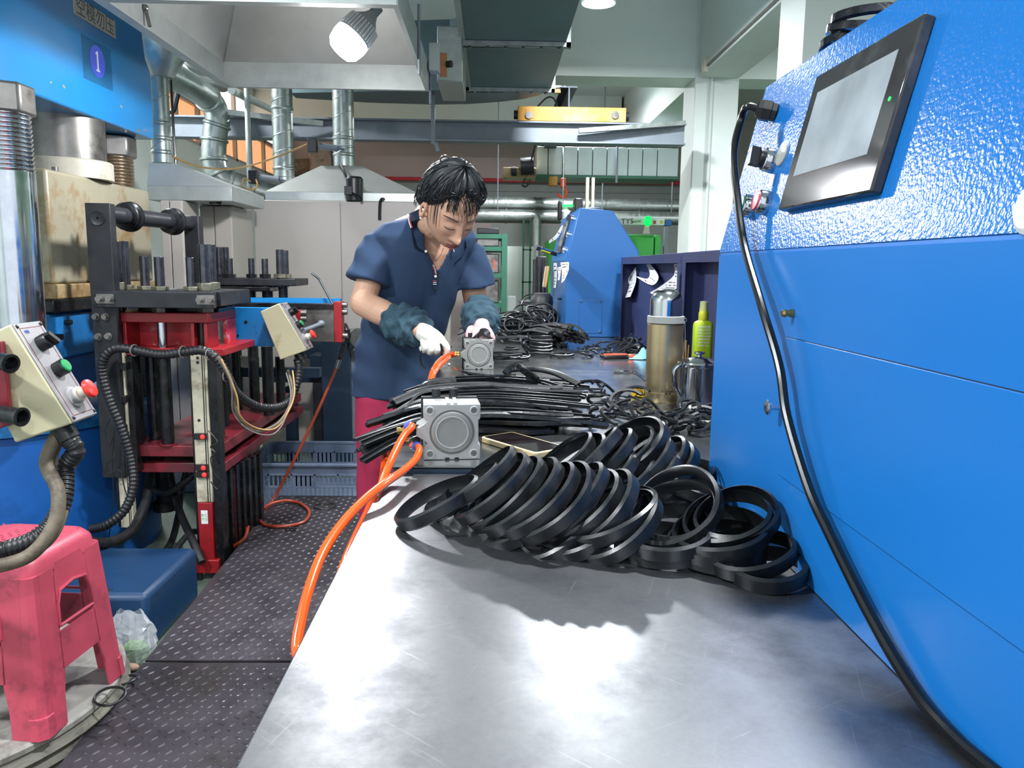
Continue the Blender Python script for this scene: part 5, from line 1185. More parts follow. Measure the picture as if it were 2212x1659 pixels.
obj('blue_tissue', MB().ball(cb+V(-.035, -.04, .03), (.02, .014, .02), 10, 7), 'tissue_blue', t)
obj('brown_scrap', MB().ball(cb+V(.005, -.045, .014), (.026, .014, .012), 10, 7), 'skin_brown', t)
# small rubber rings on the floor and on the board
for k, (px, py, z, r, m_) in enumerate(((238, 1507, .162, .037, 'near'), (262, 1478, .135, .042, 'far'))):
    c = on(px, py, z)
    if k == 1: c = on(262, 1480, .107)
    tag(obj('rubber_ring', MB().tube([c+V(r*math.cos(a), r*.8*math.sin(a), (.004 if k == 0 else .012)+.008*math.sin(a+k*2)) for a in np.linspace(0, 6.283, 29)[:-1]], .0035, 8, closed=True), 'rubber'), ('thin black ring lying on the rim of the round board', 'thin black ring on the tread plate touching the round board')[k], 'rubber ring', 'loose rings on the floor')
for k, (px, py, r) in enumerate(((702, 1093, .05), (625, 1142, .016), (632, 1143, .013))):
    c = on(px, py, .106); tag(obj('rubber_ring', MB().tube([c+V(r*math.cos(a), r*math.sin(a), 0) for a in np.linspace(0, 6.283, 29)[:-1]], .003, 6, closed=True), 'rubber'), ('thin dark ring on the tread plate near the crate', 'tiny dark ring on the tread plate under the red hose loop', 'smallest dark ring on the tread plate beside another tiny ring')[k], 'rubber ring', 'loose rings on the floor')
# ------------------------------------------------------------------ extraction hood over the aisle with its bulb
hx0, hx1, hy0, hy1, hr0, hr1 = -1.336, -.33, 2.8, 4.1, 2.115, 2.237
t = thing('extraction_hood', 'galvanised sheet hood hanging over the aisle with a lit bulb inside', 'hood', ((hx0+hx1)/2, (hy0+hy1)/2, hr0))
s_ = .004
obj('rim_panel', MB().box((hx0, hy1, hr0), (hx1, hy1+s_, hr1)), 'galv_soft', t); obj('rim_panel', MB().box((hx0, hy0-s_, hr0), (hx1, hy0, hr1)), 'galv_soft', t)
obj('rim_panel', MB().box((hx0-s_, hy0, hr0), (hx0, hy1, hr1)), 'galv_soft', t); obj('rim_panel', MB().box((hx1, hy0, hr0), (hx1+s_, hy1, hr1)), 'galv_soft', t)
lipw = .022
obj('rim_lip', MB().box((hx0, hy1-lipw, hr0), (hx1, hy1, hr0+s_)), 'galv_soft', t); obj('rim_lip', MB().box((hx0, hy0, hr0), (hx1, hy0+lipw*1.6, hr0+s_)), 'galv_soft', t)
obj('rim_lip', MB().box((hx0, hy0+lipw*1.6, hr0), (hx0+lipw*1.8, hy1-lipw, hr0+s_)), 'galv_soft', t); obj('rim_lip', MB().box((hx1-lipw*.6, hy0+lipw*1.6, hr0), (hx1, hy1-lipw, hr0+s_)), 'galv_soft', t)
nx0, nx1, ny0, ny1, nz = -1.0, -.66, 3.32, 3.66, 2.95
lo = [V(hx0, hy0, hr1), V(hx1, hy0, hr1), V(hx1, hy1, hr1), V(hx0, hy1, hr1)]; hi = [V(nx0, ny0, nz), V(nx1, ny0, nz), V(nx1, ny1, nz), V(nx0, ny1, nz)]
for k in range(4):
    a, b, c, d = lo[k], lo[(k+1) % 4], hi[(k+1) % 4], hi[k]; n_ = unit(np.cross(b-a, d-a))
    obj('hood_panel', MB().prism([a, b, c, d], n_*.002), 'galv_dull', t)
    obj('seam_strip', MB().tube([a, d], .006, 6), 'galv', t)
obj('neck_duct', MB().box((nx0, ny0, nz), (nx1, ny1, ZC)), 'galv', t)
p = at(350, 20, 2.95); obj('hanging_bolt', MB().cyl((hx0+.012, p[1], hr0+.0), (hx0+.012, p[1], hr0-.0), .004) if 0 else MB().cyl(at(349, 18, 3.2)*0+V(hx0+.006, 3.2, at(349, 18, 3.2)[2]), V(hx0+.02, 3.2, at(350, 58, 3.2)[2]), .007, n=8).ball(V(hx0+.006, 3.2, at(349, 18, 3.2)[2]), .014, 8, 6), 'steel_dull', t)
hb2 = MB()
for x, y in ((hx1+.01, hy1), (hx1+.01, 3.5), (-.75, hy1+.015)): hb2.cyl((x, y, hr0-.06), (x, y, hr1+.1), .006, n=8)
obj('hanger_rod', hb2, 'steel_grey', t)
# switch boxes on the hood's side
t = thing('switch_box', 'white switch box with an orange plate on the side of the hood', 'switch box', at(940, 150, 4.0))
obj('white_box', MB().box(at(926, 152, 4.0)+V(.0, 0, 0), at(949, 92, 4.0)+V(0, .08, 0)), 'paint_white', t, bevel=.004)
obj('orange_plate', MB().box(at(950, 163, 4.06), at(965, 114, 4.06)+V(0, .03, 0)), mat('plate_orange', '#c07a4a', .5), t)
p = at(966, 139, 4.05); obj('connector', MB().cyl(p, p+V(.022, -.01, 0), .017, n=12), 'plastic_black', t)
# bulb
bY = 3.3
s0, s1 = at(806, 30, bY), at(748, 106, bY); ax = unit(s1-s0+V(0, -.035, 0)); Lb = .205
t = thing('led_bulb', 'big lit white LED bulb hanging inside the hood', 'bulb', s0)
obj('cap', MB().cyl(s0-ax*.035, s0+ax*.01, .02, n=18), 'steel_grey', t)
obj('bulb_body', MB().lathe([(.02, 0), (.03, .02), (.05, .045), (.062, .07), (.07, .12), (.071, .125)], s0, ax, n=40), 'bulb_body', t)
fins = MB(); u_, v_, _ = frame(ax)
for k in range(30):
    a = 2*math.pi*k/30; rd = u_*math.cos(a)+v_*math.sin(a); tg = -u_*math.sin(a)+v_*math.cos(a)
    fins.obox(s0+ax*.085+rd*.0665, (.06, .003, .007), (unit(ax+rd*.12), tg, unit(rd-ax*.12)))
obj('cooling_fin', fins, 'lamp_white', t, kind='stuff')
obj('glow_cup', MB().lathe([(.072, .124), (.073, .15), (.066, .185), (.05, .203), (.02, .208), (.001, .2085)], s0, ax, n=40), mat('bulb_glow', '#ffffff', .5, emit='#f4f6ff', estr=9), t)
pl_ = bpy.data.lights.new('bulb_light', 'SPOT'); pl_.energy = 62; pl_.shadow_soft_size = .06; pl_.color = (.96, .97, 1.0); pl_.spot_size = R(179); pl_.spot_blend = .06
po = bpy.data.objects.new('bulb_light', pl_); COL.objects.link(po); po.parent = t; po.location = tuple(ax*.23)
pl2 = bpy.data.lights.new('bulb_halo', 'POINT'); pl2.energy = 9; pl2.shadow_soft_size = .06
po2 = bpy.data.objects.new('bulb_halo', pl2); COL.objects.link(po2); po2.parent = t; po2.location = tuple(ax*.27)
obj('cord', MB().tube(spline([s0-ax*.03, s0-ax*.08+V(.02, .05, .06), V(-.5, 3.55, 2.62)], 6), .006, 8), 'cable_black', t)

# ------------------------------------------------------------------ big rectangular duct and elbow
zd = 2.56
xl_ = on(1001, 90, zd)[0]; xr_ = on(1223, 90, zd)[0]; yf1 = on(1110, 90, zd)[1]; yf2 = on(1090, 190, zd)[1]
t = thing('air_duct', 'big grey rectangular air duct under the ceiling beside the hood', 'duct', ((xl_+xr_)/2, (yf1+yf2)/2, zd))
for k, (y0_, y1_) in enumerate(((2.0, yf1), (yf1, yf2))): obj('duct_section', MB().box((xl_, y0_+.004, zd), (xr_, y1_-.004, zd+.55)), 'duct_teal', t)
arc = [on(px, py, zd) for px, py in ((1183, 197), (1165, 206), (1130, 214), (1080, 220), (1010, 225), (940, 226), (800, 222), (640, 212))]
arc = [V(p[0], min(p[1], 7.6), zd) for p in arc]
poly = [V(xl_, yf2, zd), V(xr_, yf2, zd)]+arc+[V(arc[-1][0], yf2+.3, zd), V(xl_-.15, yf2+.1, zd)]
obj('elbow_section', MB().prism(poly, (0, 0, .5)), 'duct_teal', t)
for y in (yf1, yf2):
    fl = MB().box((xl_-.03, y-.02, zd-.03), (xr_+.03, y+.02, zd)).box((xl_-.03, y-.02, zd-.03), (xl_, y+.02, zd+.57)).box((xr_, y-.02, zd-.03), (xr_+.03, y+.02, zd+.57))
    f_ = obj('flange', fl, 'galv', t, bevel=.002)
    for k in range(6): x = xl_+.04+(xr_-xl_-.08)*k/5; obj('flange_bolt', MB().cyl((x, y-.006, zd-.04), (x, y-.006, zd-.028), .011, n=6), 'steel_dull', f_)
obj('side_strip', MB().box((xl_-.02, 2.0, zd-.006), (xl_+.012, yf2, zd)).box((xl_-.004, 2.0, zd), (xl_, yf2, zd+.55)), 'galv', t)
# galvanised branch towards the hood
p = at(972, 130, 4.9); obj('branch', MB().box((at(948, 130, 4.9)[0], 4.75, at(960, 188, 4.9)[2]), (xl_, 5.3, at(960, 72, 4.9)[2])), 'galv', t, bevel=.006)

# ------------------------------------------------------------------ beige ovens with their small hoods
def oven(label, x0, x1, ytop, Y, dep, seams, hood_px, mats=('cabinet', 'cabinet_side')):
    a = at(x0, ytop, Y); b = at(x1, ytop, Y); z = (a[2]+b[2])/2
    t = thing('oven_cabinet', label, 'cabinet', ((a[0]+b[0])/2, Y+dep/2, 0))
    obj('cabinet_body', MB().box((a[0], Y+.012, 0), (b[0], Y+dep, z)), mats[1], t, bevel=.004)
    ed = [a[0]]+[at(s, ytop+100, Y)[0] for s in seams]+[b[0]]
    for k in range(len(ed)-1): obj('door', MB().box((ed[k]+.003, Y, .06), (ed[k+1]-.003, Y+.012, z-.004)), mats[0], t, bevel=.002)
    return t, z
t, zo = oven('wide beige oven cabinet behind the worker', 547, 958, 434, 5.2, .9, (737,), None)
hY = 5.24
bz0, bz1 = zo+.002, at(700, 415, hY)[2]
a = at(573, 425, hY); b = at(905, 425, hY); ta = at(697, 360, hY+.3); tb_ = at(785, 360, hY+.3)
obj('hood_band', MB().box((a[0], hY, bz0), (b[0], hY+.8, bz1)), 'galv_soft', t, bevel=.002)
obj('hood_cone', MB().hexa([V(a[0], hY, bz1), V(b[0], hY, bz1), V(b[0], hY+.8, bz1), V(a[0], hY+.8, bz1), V(ta[0], hY+.25, ta[2]), V(tb_[0], hY+.25, ta[2]), V(tb_[0], hY+.55, ta[2]), V(ta[0], hY+.55, ta[2])]), 'galv_dull', t)
def vduct(label, px0, px1, ytop, ybot, Y, seams, ztop=None, group='upright round ducts above the ovens'):
    a = at((px0+px1)/2, ybot, Y); r = (at(px1, ybot, Y)[0]-at(px0, ybot, Y)[0])/2
    zt = at((px0+px1)/2, ytop, Y)[2] if ztop is None else ztop
    t = thing('round_duct', label, 'duct', (a[0], Y, a[2]), group)
    obj('duct_pipe', MB().cyl((a[0], Y, a[2]), (a[0], Y, zt), r, n=32), 'galv', t)
    for s in seams: z = at((px0+px1)/2, s, Y)[2]; obj('seam_band', MB().lathe([(r, -.012), (r+.006, -.004), (r+.006, .004), (r, .012)], (a[0], Y, z), n=32), 'galv', t)
    z = a[2]+.1; sp = MB()
    while z < zt: sp.tube([V(a[0]+(r+.001)*math.cos(q), Y+(r+.001)*math.sin(q), z+.03*math.cos(q)) for q in np.linspace(0, 6.283, 21)[:-1]], .0022, 5, closed=True); z += .12
    obj('spiral_seam', sp, 'galv', t)
    return t
vduct('spiral duct rising from the wide oven hood nearest the worker', 721, 766, 205, 360, hY+.4, (300, 335), 2.56)
vduct('spiral duct rising behind the small valve left of the wide oven hood', 592, 636, 200, 395, 5.9, (235, 365), 2.62)
vduct('dull duct with dark bands beside the blue press head', 330, 371, 160, 352, 4.7, (268, 300, 330), 2.62)
# motor on the wide oven
t = thing('fan_motor', 'small black fan motor standing on the wide beige oven', 'motor', at(762, 432, 5.22))
c = at(762, 432, 5.15); r = .055
obj('motor_body', MB().lathe([(r*.95, 0), (r, .03), (r, .10), (r*.92, .105)], (c[0], c[1]+.06, c[2]-.0), n=26), 'plastic_black', t)
obj('motor_cowl', MB().lathe([(r*1.05, .10), (r*1.05, .135), (r*.85, .15), (r*.4, .153), (.001, .153)], (c[0], c[1]+.06, c[2]), n=26), 'plastic_black', t)
obj('terminal_box', MB().box((c[0]-.05, c[1]-.02, c[2]+.03), (c[0]+.0, c[1]+.01, c[2]+.085)), 'plastic_black', t, bevel=.003)
obj('motor_cable', MB().tube(spline([at(735, 355, 5.5), at(745, 375, 5.3), at(752, 395, 5.2), at(758, 415, 5.15), at(775, 425, 5.13), at(782, 433, 5.13)], 6), .009, 8), 'cable_black', t)
tag(obj('loose_wire', MB().tube(spline([at(820, 475, 5.19), at(821, 440, 5.19), at(826, 430, 5.22), at(836, 435, 5.3)], 6), .010, 8), 'cable_black'), 'bent black cable over the top edge of the wide oven', 'wire')
# narrower ovens to the side
t, zo2 = oven('narrow beige oven cabinet behind the black cross bar', 430, 498, 444, 4.6, .4, (466,), None, ('cabinet_side', 'cabinet_side'))
t, zo3 = oven('beige panel cabinet between press platen and black upright', 345, 392, 432, 4.25, .24, (370,), None, ('cabinet', 'cabinet_side'))
hY = 4.3; a = at(318, 405, hY); b = at(500, 405, hY); z0_, z1_ = max(zo2, zo3)+.003, at(430, 402, hY)[2]
z1_ = max(z1_, z0_+.05)
t = thing('oven_hood', 'sloping grey hood on top of the narrow beige ovens', 'hood', ((a[0]+b[0])/2, hY+.3, z0_))
obj('hood_band', MB().box((a[0], hY, z0_), (b[0], hY+.6, z1_)), 'galv_soft', t, bevel=.002)
ta = at(330, 355, hY+.1); tb_ = at(385, 355, hY+.1)
obj('hood_cone', MB().hexa([V(a[0], hY, z1_), V(b[0], hY, z1_), V(b[0], hY+.6, z1_), V(a[0], hY+.6, z1_), V(ta[0], hY+.05, ta[2]), V(tb_[0], hY+.05, ta[2]), V(tb_[0], hY+.4, ta[2]), V(ta[0], hY+.4, ta[2])]), 'galv_dull', t)
t = thing('cable_stub', 'short black cable end on the narrow oven', 'cable', at(466, 436, 4.38)); obj('cable_end', MB().tube(spline([at(455, 436, 4.38), at(466, 433, 4.37), at(478, 438, 4.38)], 5), .016, 8), 'plastic_black', t)
# big elbowed round duct
r = .092; Yd = 6.3
t = thing('elbow_duct', 'large round galvanised duct with two elbows beside the wall', 'duct', at(465, 350, Yd))
pa_, pb_, pc_, pd_, pe_ = at(290, 120, 5.3), at(462, 212, Yd), at(462, 345, Yd), at(500, 395, Yd+.05), at(600, 425, Yd+.2)
el1 = spline([pa_, pa_*.35+pb_*.65, pb_+V(-.02, 0, -.03), pb_+V(.02, .0, -.16), at(464, 290, Yd), pc_, pc_+V(.03, 0, -.12), pd_, pd_*.5+pe_*.5, pe_], 8)
obj('duct_pipe', MB().tube(el1, r, 28), 'galv', t)
for k in (14, 27, 34, 40, 47, 55, 63):
    if k < len(el1)-1: d = unit(el1[k+1]-el1[k-1]); obj('joint_band', MB().lathe([(r, -.014), (r+.012, -.006), (r+.012, .006), (r, .014)], el1[k], d, n=30), 'galv', t)
obj('upper_pipe', MB().cyl(at(385, 160, 5.9), at(480, 175, 6.6), .085, n=28), 'galv', t)
p = at(345, 130, 5.2)
t = thing('duct_cowl', 'tapered sheet metal cowl above the dull duct', 'duct', at(350, 165, 4.7))
obj('cowl', MB().lathe([(.06, 0), (.13, .11), (.13, .22), (.10, .24)], at(350, 168, 4.7), n=30), 'galv', t)
# white conduit pole, horizontal valves and wires
c = at(537, 430, 5.9); tag(obj('white_pole', MB().cyl(at(541, 430, 5.9), at(531, 195, 5.9)*0+V(at(537, 300, 5.9)[0], 5.9, 3.0), .019, n=14), 'paint_white'), 'thin white pole rising between the round ducts', 'pole')
tag(obj('wall_pipe', MB().tube(spline([at(384, 200, 6.0), at(376, 235, 6.0), at(370, 240, 6.0)], 4)+[at(366, 241, 6.0)], .02, 8), 'black_metal'), 'short bent black pipe on the wall beside the elbow duct', 'pipe')
for k, (px, py, Y) in enumerate(((545, 381, 5.6), (672, 313, 5.5))):
    t = thing('air_valve', ('small air valve cylinder on the white pole', 'small air valve cylinder fixed to the spiral duct nearest the worker')[k], 'valve', at(px, py, Y))
    a, b = at(px, py, Y), at(px+58, py+8, Y)
    obj('valve_barrel', MB().cyl(a+(b-a)*.3, b, .022, n=14), 'steel_grey', t); obj('valve_rod', MB().cyl(b, b+(b-a)*.25, .008, n=8), 'steel_polish', t)
    obj('valve_head', MB().box(a+V(-.02, -.03, -.05), a+V(.04, .03, .04)), 'plastic_black', t, bevel=.004); obj('mount_bar', MB().box(a+V(0, .03, .005), b+V(.1, .05, .03)), 'galv', t)
tag(obj('loose_wire', MB().tube(spline([at(372, 338, 4.75), at(430, 360, 5.0), at(500, 365, 5.2), at(560, 352, 5.4), at(620, 330, 5.5), at(672, 308, 5.5)], 8), .006, 6), 'wood_stick'), 'tan wire sagging from the dull duct to the valve', 'wire')
tag(obj('loose_wire', MB().tube(spline([at(368, 160, 4.8), at(372, 230, 4.8), at(376, 300, 4.8), at(380, 355, 4.8)], 6), .008, 6), 'cable_black'), 'black cable running straight down beside the dull duct', 'wire')
tag(obj('loose_wire', MB().tube(spline([at(545, 395, 5.58), at(528, 385, 5.55), at(525, 400, 5.55), at(540, 410, 5.55), at(556, 402, 5.55), at(552, 385, 5.58)], 6), .006, 6), 'wood_stick'), 'tan wire coiled on the white pole', 'wire')
tag(obj('blower_unit', MB().box(at(668, 375, 12.15), at(716, 318, 12.15)+V(0, .45, 0)), 'steel_dull', bevel=.02), 'brown grey blower housing on the wall behind the ducts', 'blower')
tag(obj('lagged_pipe', MB().cyl(at(640, 368, 12.4), at(700, 366, 12.4), .17, n=20), 'cable_brown'), 'short thick brown lagged pipe behind the spiral ducts', 'pipe')
for k, (px, Y) in enumerate(((500, 6.5),)):
    tag(obj('pipe_run', MB().cyl(at(500, 195, 5.8), at(640, 262, 8.5), .028, n=12), 'paint_white'), 'white pipe slanting along the wall above the window', 'pipe')

# ------------------------------------------------------------------ crane rail and crane
cyY = 6.62
t = thing('crane_rail', 'long grey steel I beam crossing the hall', 'beam', (0, cyY, at(1000, 308, cyY)[2]))
zt_, zb_ = at(1000, 262, cyY)[2], at(1000, 308, cyY)[2]; xa, xb = -3.1, at(1478, 280, cyY)[0]
obj('top_flange', MB().box((xa, cyY-.07, zt_-.014), (xb, cyY+.07, zt_)), 'steel_grey', t, bevel=.002); obj('bottom_flange', MB().box((xa, cyY-.07, zb_), (xb, cyY+.07, zb_+.014)), 'steel_grey', t, bevel=.002)
obj('web', MB().box((xa, cyY-.012, zb_+.014), (xb, cyY+.012, zt_-.014)), 'steel_grey', t)
a, b = at(1250, 283, cyY-.1), at(1480, 266, cyY-.05)
obj('brace', MB().obox((a+b)/2, (np.linalg.norm(b-a), .05, .035), (unit(b-a), V(0, 1, 0), unit(np.cross(unit(b-a), V(0, 1, 0))))), 'galv', t)
a, b = at(490, 243, cyY-.3), at(700, 268, cyY-.1)
obj('brace', MB().obox((a+b)/2, (np.linalg.norm(b-a), .06, .04), (unit(b-a), V(0, 1, 0), unit(np.cross(unit(b-a), V(0, 1, 0))))), 'galv', t)
a = at(935, 225, 6.3); b = at(938, 312, 6.3)
tag(obj('hanging_strap', MB().box((a[0]-.015, 6.3, b[2]), (a[0]+.015, 6.32, a[2]+.1)).obox(b+V(.02, 0, -.02), (.03, .02, .07), (unit(V(1, 0, .3)), V(0, 1, 0), unit(V(-.3, 0, 1)))), 'steel_grey'), 'grey steel strap hanging down in front of the crane rail', 'strap')
t = thing('crane_truck', 'orange crane end truck resting on the grey steel beam', 'crane', at(1233, 266, cyY))
a, b = at(1118, 250, cyY), at(1350, 250, cyY); ztr = at(1233, 234, cyY)[2]
bd = obj('truck_body', MB().box((a[0], cyY-.06, zt_+.002), (b[0], cyY+.06, ztr)), 'crane_orange', t, bevel=.004)
obj('cover_plate', MB().box((at(1135, 250, cyY)[0], cyY-.064, zt_+.02), (at(1154, 250, cyY)[0], cyY-.06, ztr-.03)), 'crane_orange', t, bevel=.002)
obj('buffer', MB().cyl((a[0]-.03, cyY, (zt_+ztr)/2), (a[0], cyY, (zt_+ztr)/2), .035, n=14), 'black_metal', t); obj('buffer', MB().cyl((b[0], cyY, (zt_+ztr)/2), (b[0]+.03, cyY, (zt_+ztr)/2), .035, n=14), 'black_metal', t)
for px in (1142, 1326): p = at(px, 252, cyY); obj('wheel_bolt', MB().cyl(p+V(0, -.075, 0), p+V(0, -.06, 0), .03, n=12), 'steel_dull', t)
a, b = at(1212, 212, cyY+.0), at(1246, 232, cyY)
obj('girder', MB().box((a[0], cyY+.0, ztr), (b[0], cyY+4.0, ztr+.012)).box((a[0], cyY, ztr+.16), (b[0], cyY+4.0, ztr+.172)).box(((a[0]+b[0])/2-.006, cyY, ztr+.012), ((a[0]+b[0])/2+.006, cyY+4.0, ztr+.16)), 'navy_steel', t)
obj('feed_arm', MB().box((at(1178, 205, cyY)[0], cyY+.05, ztr+.13), (a[0], cyY+.08, ztr+.16)), 'wood_stick', t)
obj('feed_cable', MB().tube(spline([at(1160, 232, cyY), at(1180, 212, cyY), at(1195, 212, cyY), at(1205, 232, cyY)], 6), .008, 6), 'cable_black', t)
# pale sheet duct of separate panels
t = thing('panel_duct', 'pale sheet metal duct of upright panels below the steel beam', 'duct', at(1310, 380, 8.8))
e_ = [1160, 1184, 1216, 1248, 1280, 1311, 1334, 1357, 1388, 1420, 1466]
z1_, z0_ = at(1300, 318, 8.8)[2], at(1300, 379, 8.8)[2]
for k in range(len(e_)-1): obj('panel', MB().box((at(e_[k], 350, 8.8)[0]+.004, 8.8, z0_), (at(e_[k+1], 350, 8.8)[0]-.004, 9.3, z1_)), 'duct_white', t, bevel=.004)
obj('bottom_rail', MB().box((at(1160, 350, 8.8)[0], 8.79, z0_-.03), (at(1466, 350, 8.8)[0], 9.3, z0_)), 'rack_green', t)
obj('hanger_bar', MB().box((at(1333, 350, 8.7)[0], 8.76, z0_-.08), (at(1337, 350, 8.7)[0], 8.79, z1_+.1)), 'steel_grey', t)
# red pipe, dark wall band, round ducts along the back wall
tag(obj('red_pipe', MB().cyl(at(600, 382, 12.3), at(1760, 400, 12.3), .03, n=10), 'red_pipe'), 'thin red pipe running along the back wall', 'pipe')
tag(obj('dark_cladding', MB().box((at(800, 400, 12.4)[0], 12.4, at(1000, 435, 12.4)[2]), (at(1800, 400, 12.4)[0], 12.595, at(1000, 392, 12.4)[2])).box((at(800, 400, 12.4)[0], 12.38, at(1000, 412, 12.4)[2]), (at(1800, 400, 12.4)[0], 12.4, at(1000, 409, 12.4)[2])), 'paint_grey'), 'dark grey board band below the red pipe on the back wall', 'board')
for k, (y, r, yb, lb) in enumerate(((443, .095, 10.4, 'upper'), (469, .085, 10.2, 'lower'))):
    t = thing('round_duct', lb+' of two level round ducts crossing behind the worker\'s head', 'duct', at(1250, y, yb), 'level round ducts at the back')
    a, b = at(880 if k else 1000, y-3, yb), at(1480, y+(4 if k == 0 else 2), yb)
    a[2] = b[2] = (a[2]+b[2])/2
    obj('duct_pipe', MB().cyl(a, b, r, n=26), 'galv', t)
    for q in (1075, 1300, 1450): x = at(q, y, yb)[0]; obj('hanger_rod', MB().cyl((x, yb, a[2]+r*.9), (x, yb, ZC), .006, n=6), 'steel_grey', t)
    for q in (1093, 1155, 1380): x = at(q, y, yb)[0]; obj('joint_band', MB().cyl((x-.01, yb, a[2]), (x+.01, yb, a[2]), r+.008, n=26), 'galv', t)
# lower grey wall zone, machines behind
tag(obj('wall_panel', MB().box((at(1060, 600, 11.8)[0], 11.8, 0), (at(1500, 600, 11.8)[0], 11.85, at(1200, 485, 11.8)[2])), 'paint_grey'), 'grey partition panel behind the green rack', 'partition')
tag(obj('white_board', MB().box((at(1094, 600, 9.5)[0], 9.5, 0), (at(1152, 600, 9.5)[0], 9.54, at(1120, 532, 9.5)[2])), 'paint_white'), 'pale panel standing beside the green rack', 'panel')
# green rack with moulds
t = thing('mould_rack', 'green steel rack holding dark moulds behind the worker', 'rack', at(1070, 665, 6.4))
gY = 6.4; ga, gb = at(1010, 600, gY)[0], at(1094, 600, gY)[0]; gz = at(1070, 505, gY)[2]
for x in (ga, gb-.04):
    for y in (gY, gY+.6): obj('post', MB().box((x, y, 0), (x+.045, y+.045, gz)), 'rack_green', t)
for k, py in enumerate((505, 532, 590, 655)):
    z = at(1070, py, gY)[2]; obj('shelf', MB().box((ga+.003, gY+.004, z-.037), (gb+.002, gY+.64, z-.002)), 'rack_green', t)
for k, (py0, py1, lb) in enumerate(((490, 504, 'dark mould on the top of the green rack'), (510, 530, 'dark mould on the upper shelf of the green rack'), (543, 588, 'grey mould with orange marks on the middle rack shelf'), (600, 652, 'tall dark mould on the lowest rack shelf in view'))):
    z0_ = at(1060, (532, 532, 590, 655)[k], gY)[2] if k else gz
    tm = thing('mould_block', lb, 'mould', (at(1055, 600, gY+.1)[0], gY+.2, z0_), 'moulds on the green rack')
    obj('block', MB().box((at(1030, 600, gY+.1)[0], gY+.05, z0_+.001), (at(1077, 600, gY+.1)[0], gY+.45, z0_+(at(1060, py0, gY)[2]-at(1060, py1, gY)[2])*.92)), 'steel_dull' if k else 'black_metal', tm, bevel=.006)
    if k == 2: obj('orange_mark', MB().box((at(1066, 600, gY)[0], gY+.046, z0_+.03), (at(1069, 600, gY)[0], gY+.05, z0_+.11)).box((at(1056, 600, gY)[0], gY+.046, z0_+.03), (at(1058, 600, gY)[0], gY+.05, z0_+.09)), 'tool_orange', tm)
# thin frames and duct drops
tag(obj('pipe_stand', MB().box((at(1129, 500, 9)[0], 9, 0), (at(1133, 500, 9)[0], 9.03, at(1130, 475, 9)[2])).box((at(1144, 500, 9)[0], 9, 0), (at(1148, 500, 9)[0], 9.03, at(1130, 475, 9)[2])).box((at(1129, 500, 9)[0], 9, at(1140, 541, 9)[2]), (at(1150, 500, 9)[0], 9.03, at(1140, 538, 9)[2])).box((at(1129, 500, 9)[0], 9, at(1140, 611, 9)[2]), (at(1150, 500, 9)[0], 9.03, at(1140, 608, 9)[2])), 'rack_green'), 'thin dark green pipe stand beside the duct drop', 'stand')
tag(obj('round_duct', MB().tube(spline([at(1150, 466, 10.0), at(1158, 470, 10.0), at(1159, 490, 10.0)], 5)+[V(at(1157, 655, 10.0)[0], 10.0, 0)], .055, 18), 'galv'), 'upright pipe dropping from the level round duct', 'duct')
t = thing('rear_equipment', 'dark cluttered machine parts standing left of the far blue machine', 'machine', at(1172, 665, 6.2))
obj('dark_box', MB().box((at(1160, 600, 6.2)[0], 6.2, .6), (at(1182, 600, 6.2)[0], 6.4, at(1170, 553, 6.2)[2])).box((at(1163, 600, 6.2)[0], 6.22, 0), (at(1180, 600, 6.2)[0], 6.38, .6)), 'black_metal', t, bevel=.01)
for px, y0 in ((1152, 560), (1162, 575), (1171, 560), (1178, 590)): obj('rod', MB().cyl((at(px, 600, 6.3)[0], 6.15, .0), (at(px, 600, 6.3)[0], 6.15, at(px, y0, 6.15)[2]), .012, n=8), 'rod_dark', t)
tag(obj('low_table', MB().box((at(1123, 655, 5.75)[0], 5.75, at(1150, 657, 5.75)[2]), (at(1190, 655, 5.75)[0], 6.1, at(1150, 652, 5.75)[2])).box((at(1123, 655, 5.75)[0], 5.75, 0), (at(1126, 655, 5.75)[0], 5.78, at(1150, 657, 5.75)[2])).box((at(1187, 655, 5.75)[0], 5.75, 0), (at(1190, 655, 5.75)[0], 5.78, at(1150, 657, 5.75)[2])), 'black_metal'), 'small black table behind the rubber heap', 'table')
tag(obj('grey_outlet', MB().box((at(1097, 655, 7.4)[0], 7.4, .0), (at(1114, 655, 7.4)[0], 7.5, at(1100, 640, 7.4)[2])), 'paint_grey', bevel=.004), 'grey outlet box beside the green rack', 'box')
# green injection machine with lettered beam and green lamp
t = thing('green_machine', 'bright green moulding machine with lettered white beam behind the far blue machine', 'machine', at(1390, 560, 8.2))
obj('green_cover', MB().box((at(1330, 540, 8.2)[0], 8.2, .6), (at(1412, 540, 8.2)[0], 8.8, at(1390, 507, 8.2)[2])).prism([V(at(1414, 540, 8.2)[0], 8.2, .6), V(at(1428, 540, 8.2)[0], 8.2, .6), V(at(1428, 540, 8.2)[0], 8.2, at(1400, 515, 8.2)[2]), V(at(1424, 540, 8.2)[0], 8.2, at(1400, 508, 8.2)[2]), V(at(1414, 540, 8.2)[0], 8.2, at(1390, 507, 8.2)[2])], (0, .6, 0)), 'machine_green', t, bevel=.008)
obj('green_side', MB().box((at(1182, 560, 8.2)[0], 8.2, .6), (at(1215, 560, 8.2)[0], 8.8, at(1190, 518, 8.2)[2])), 'machine_green', t, bevel=.02)
zb1, zb0 = at(1390, 472, 8.0)[2], at(1390, 486, 8.0)[2]
bm_ = obj('white_beam', MB().box((at(1335, 480, 8)[0], 8.0, zb0), (at(1436, 480, 8)[0], 8.1, zb1)), 'paint_white', t, bevel=.003)
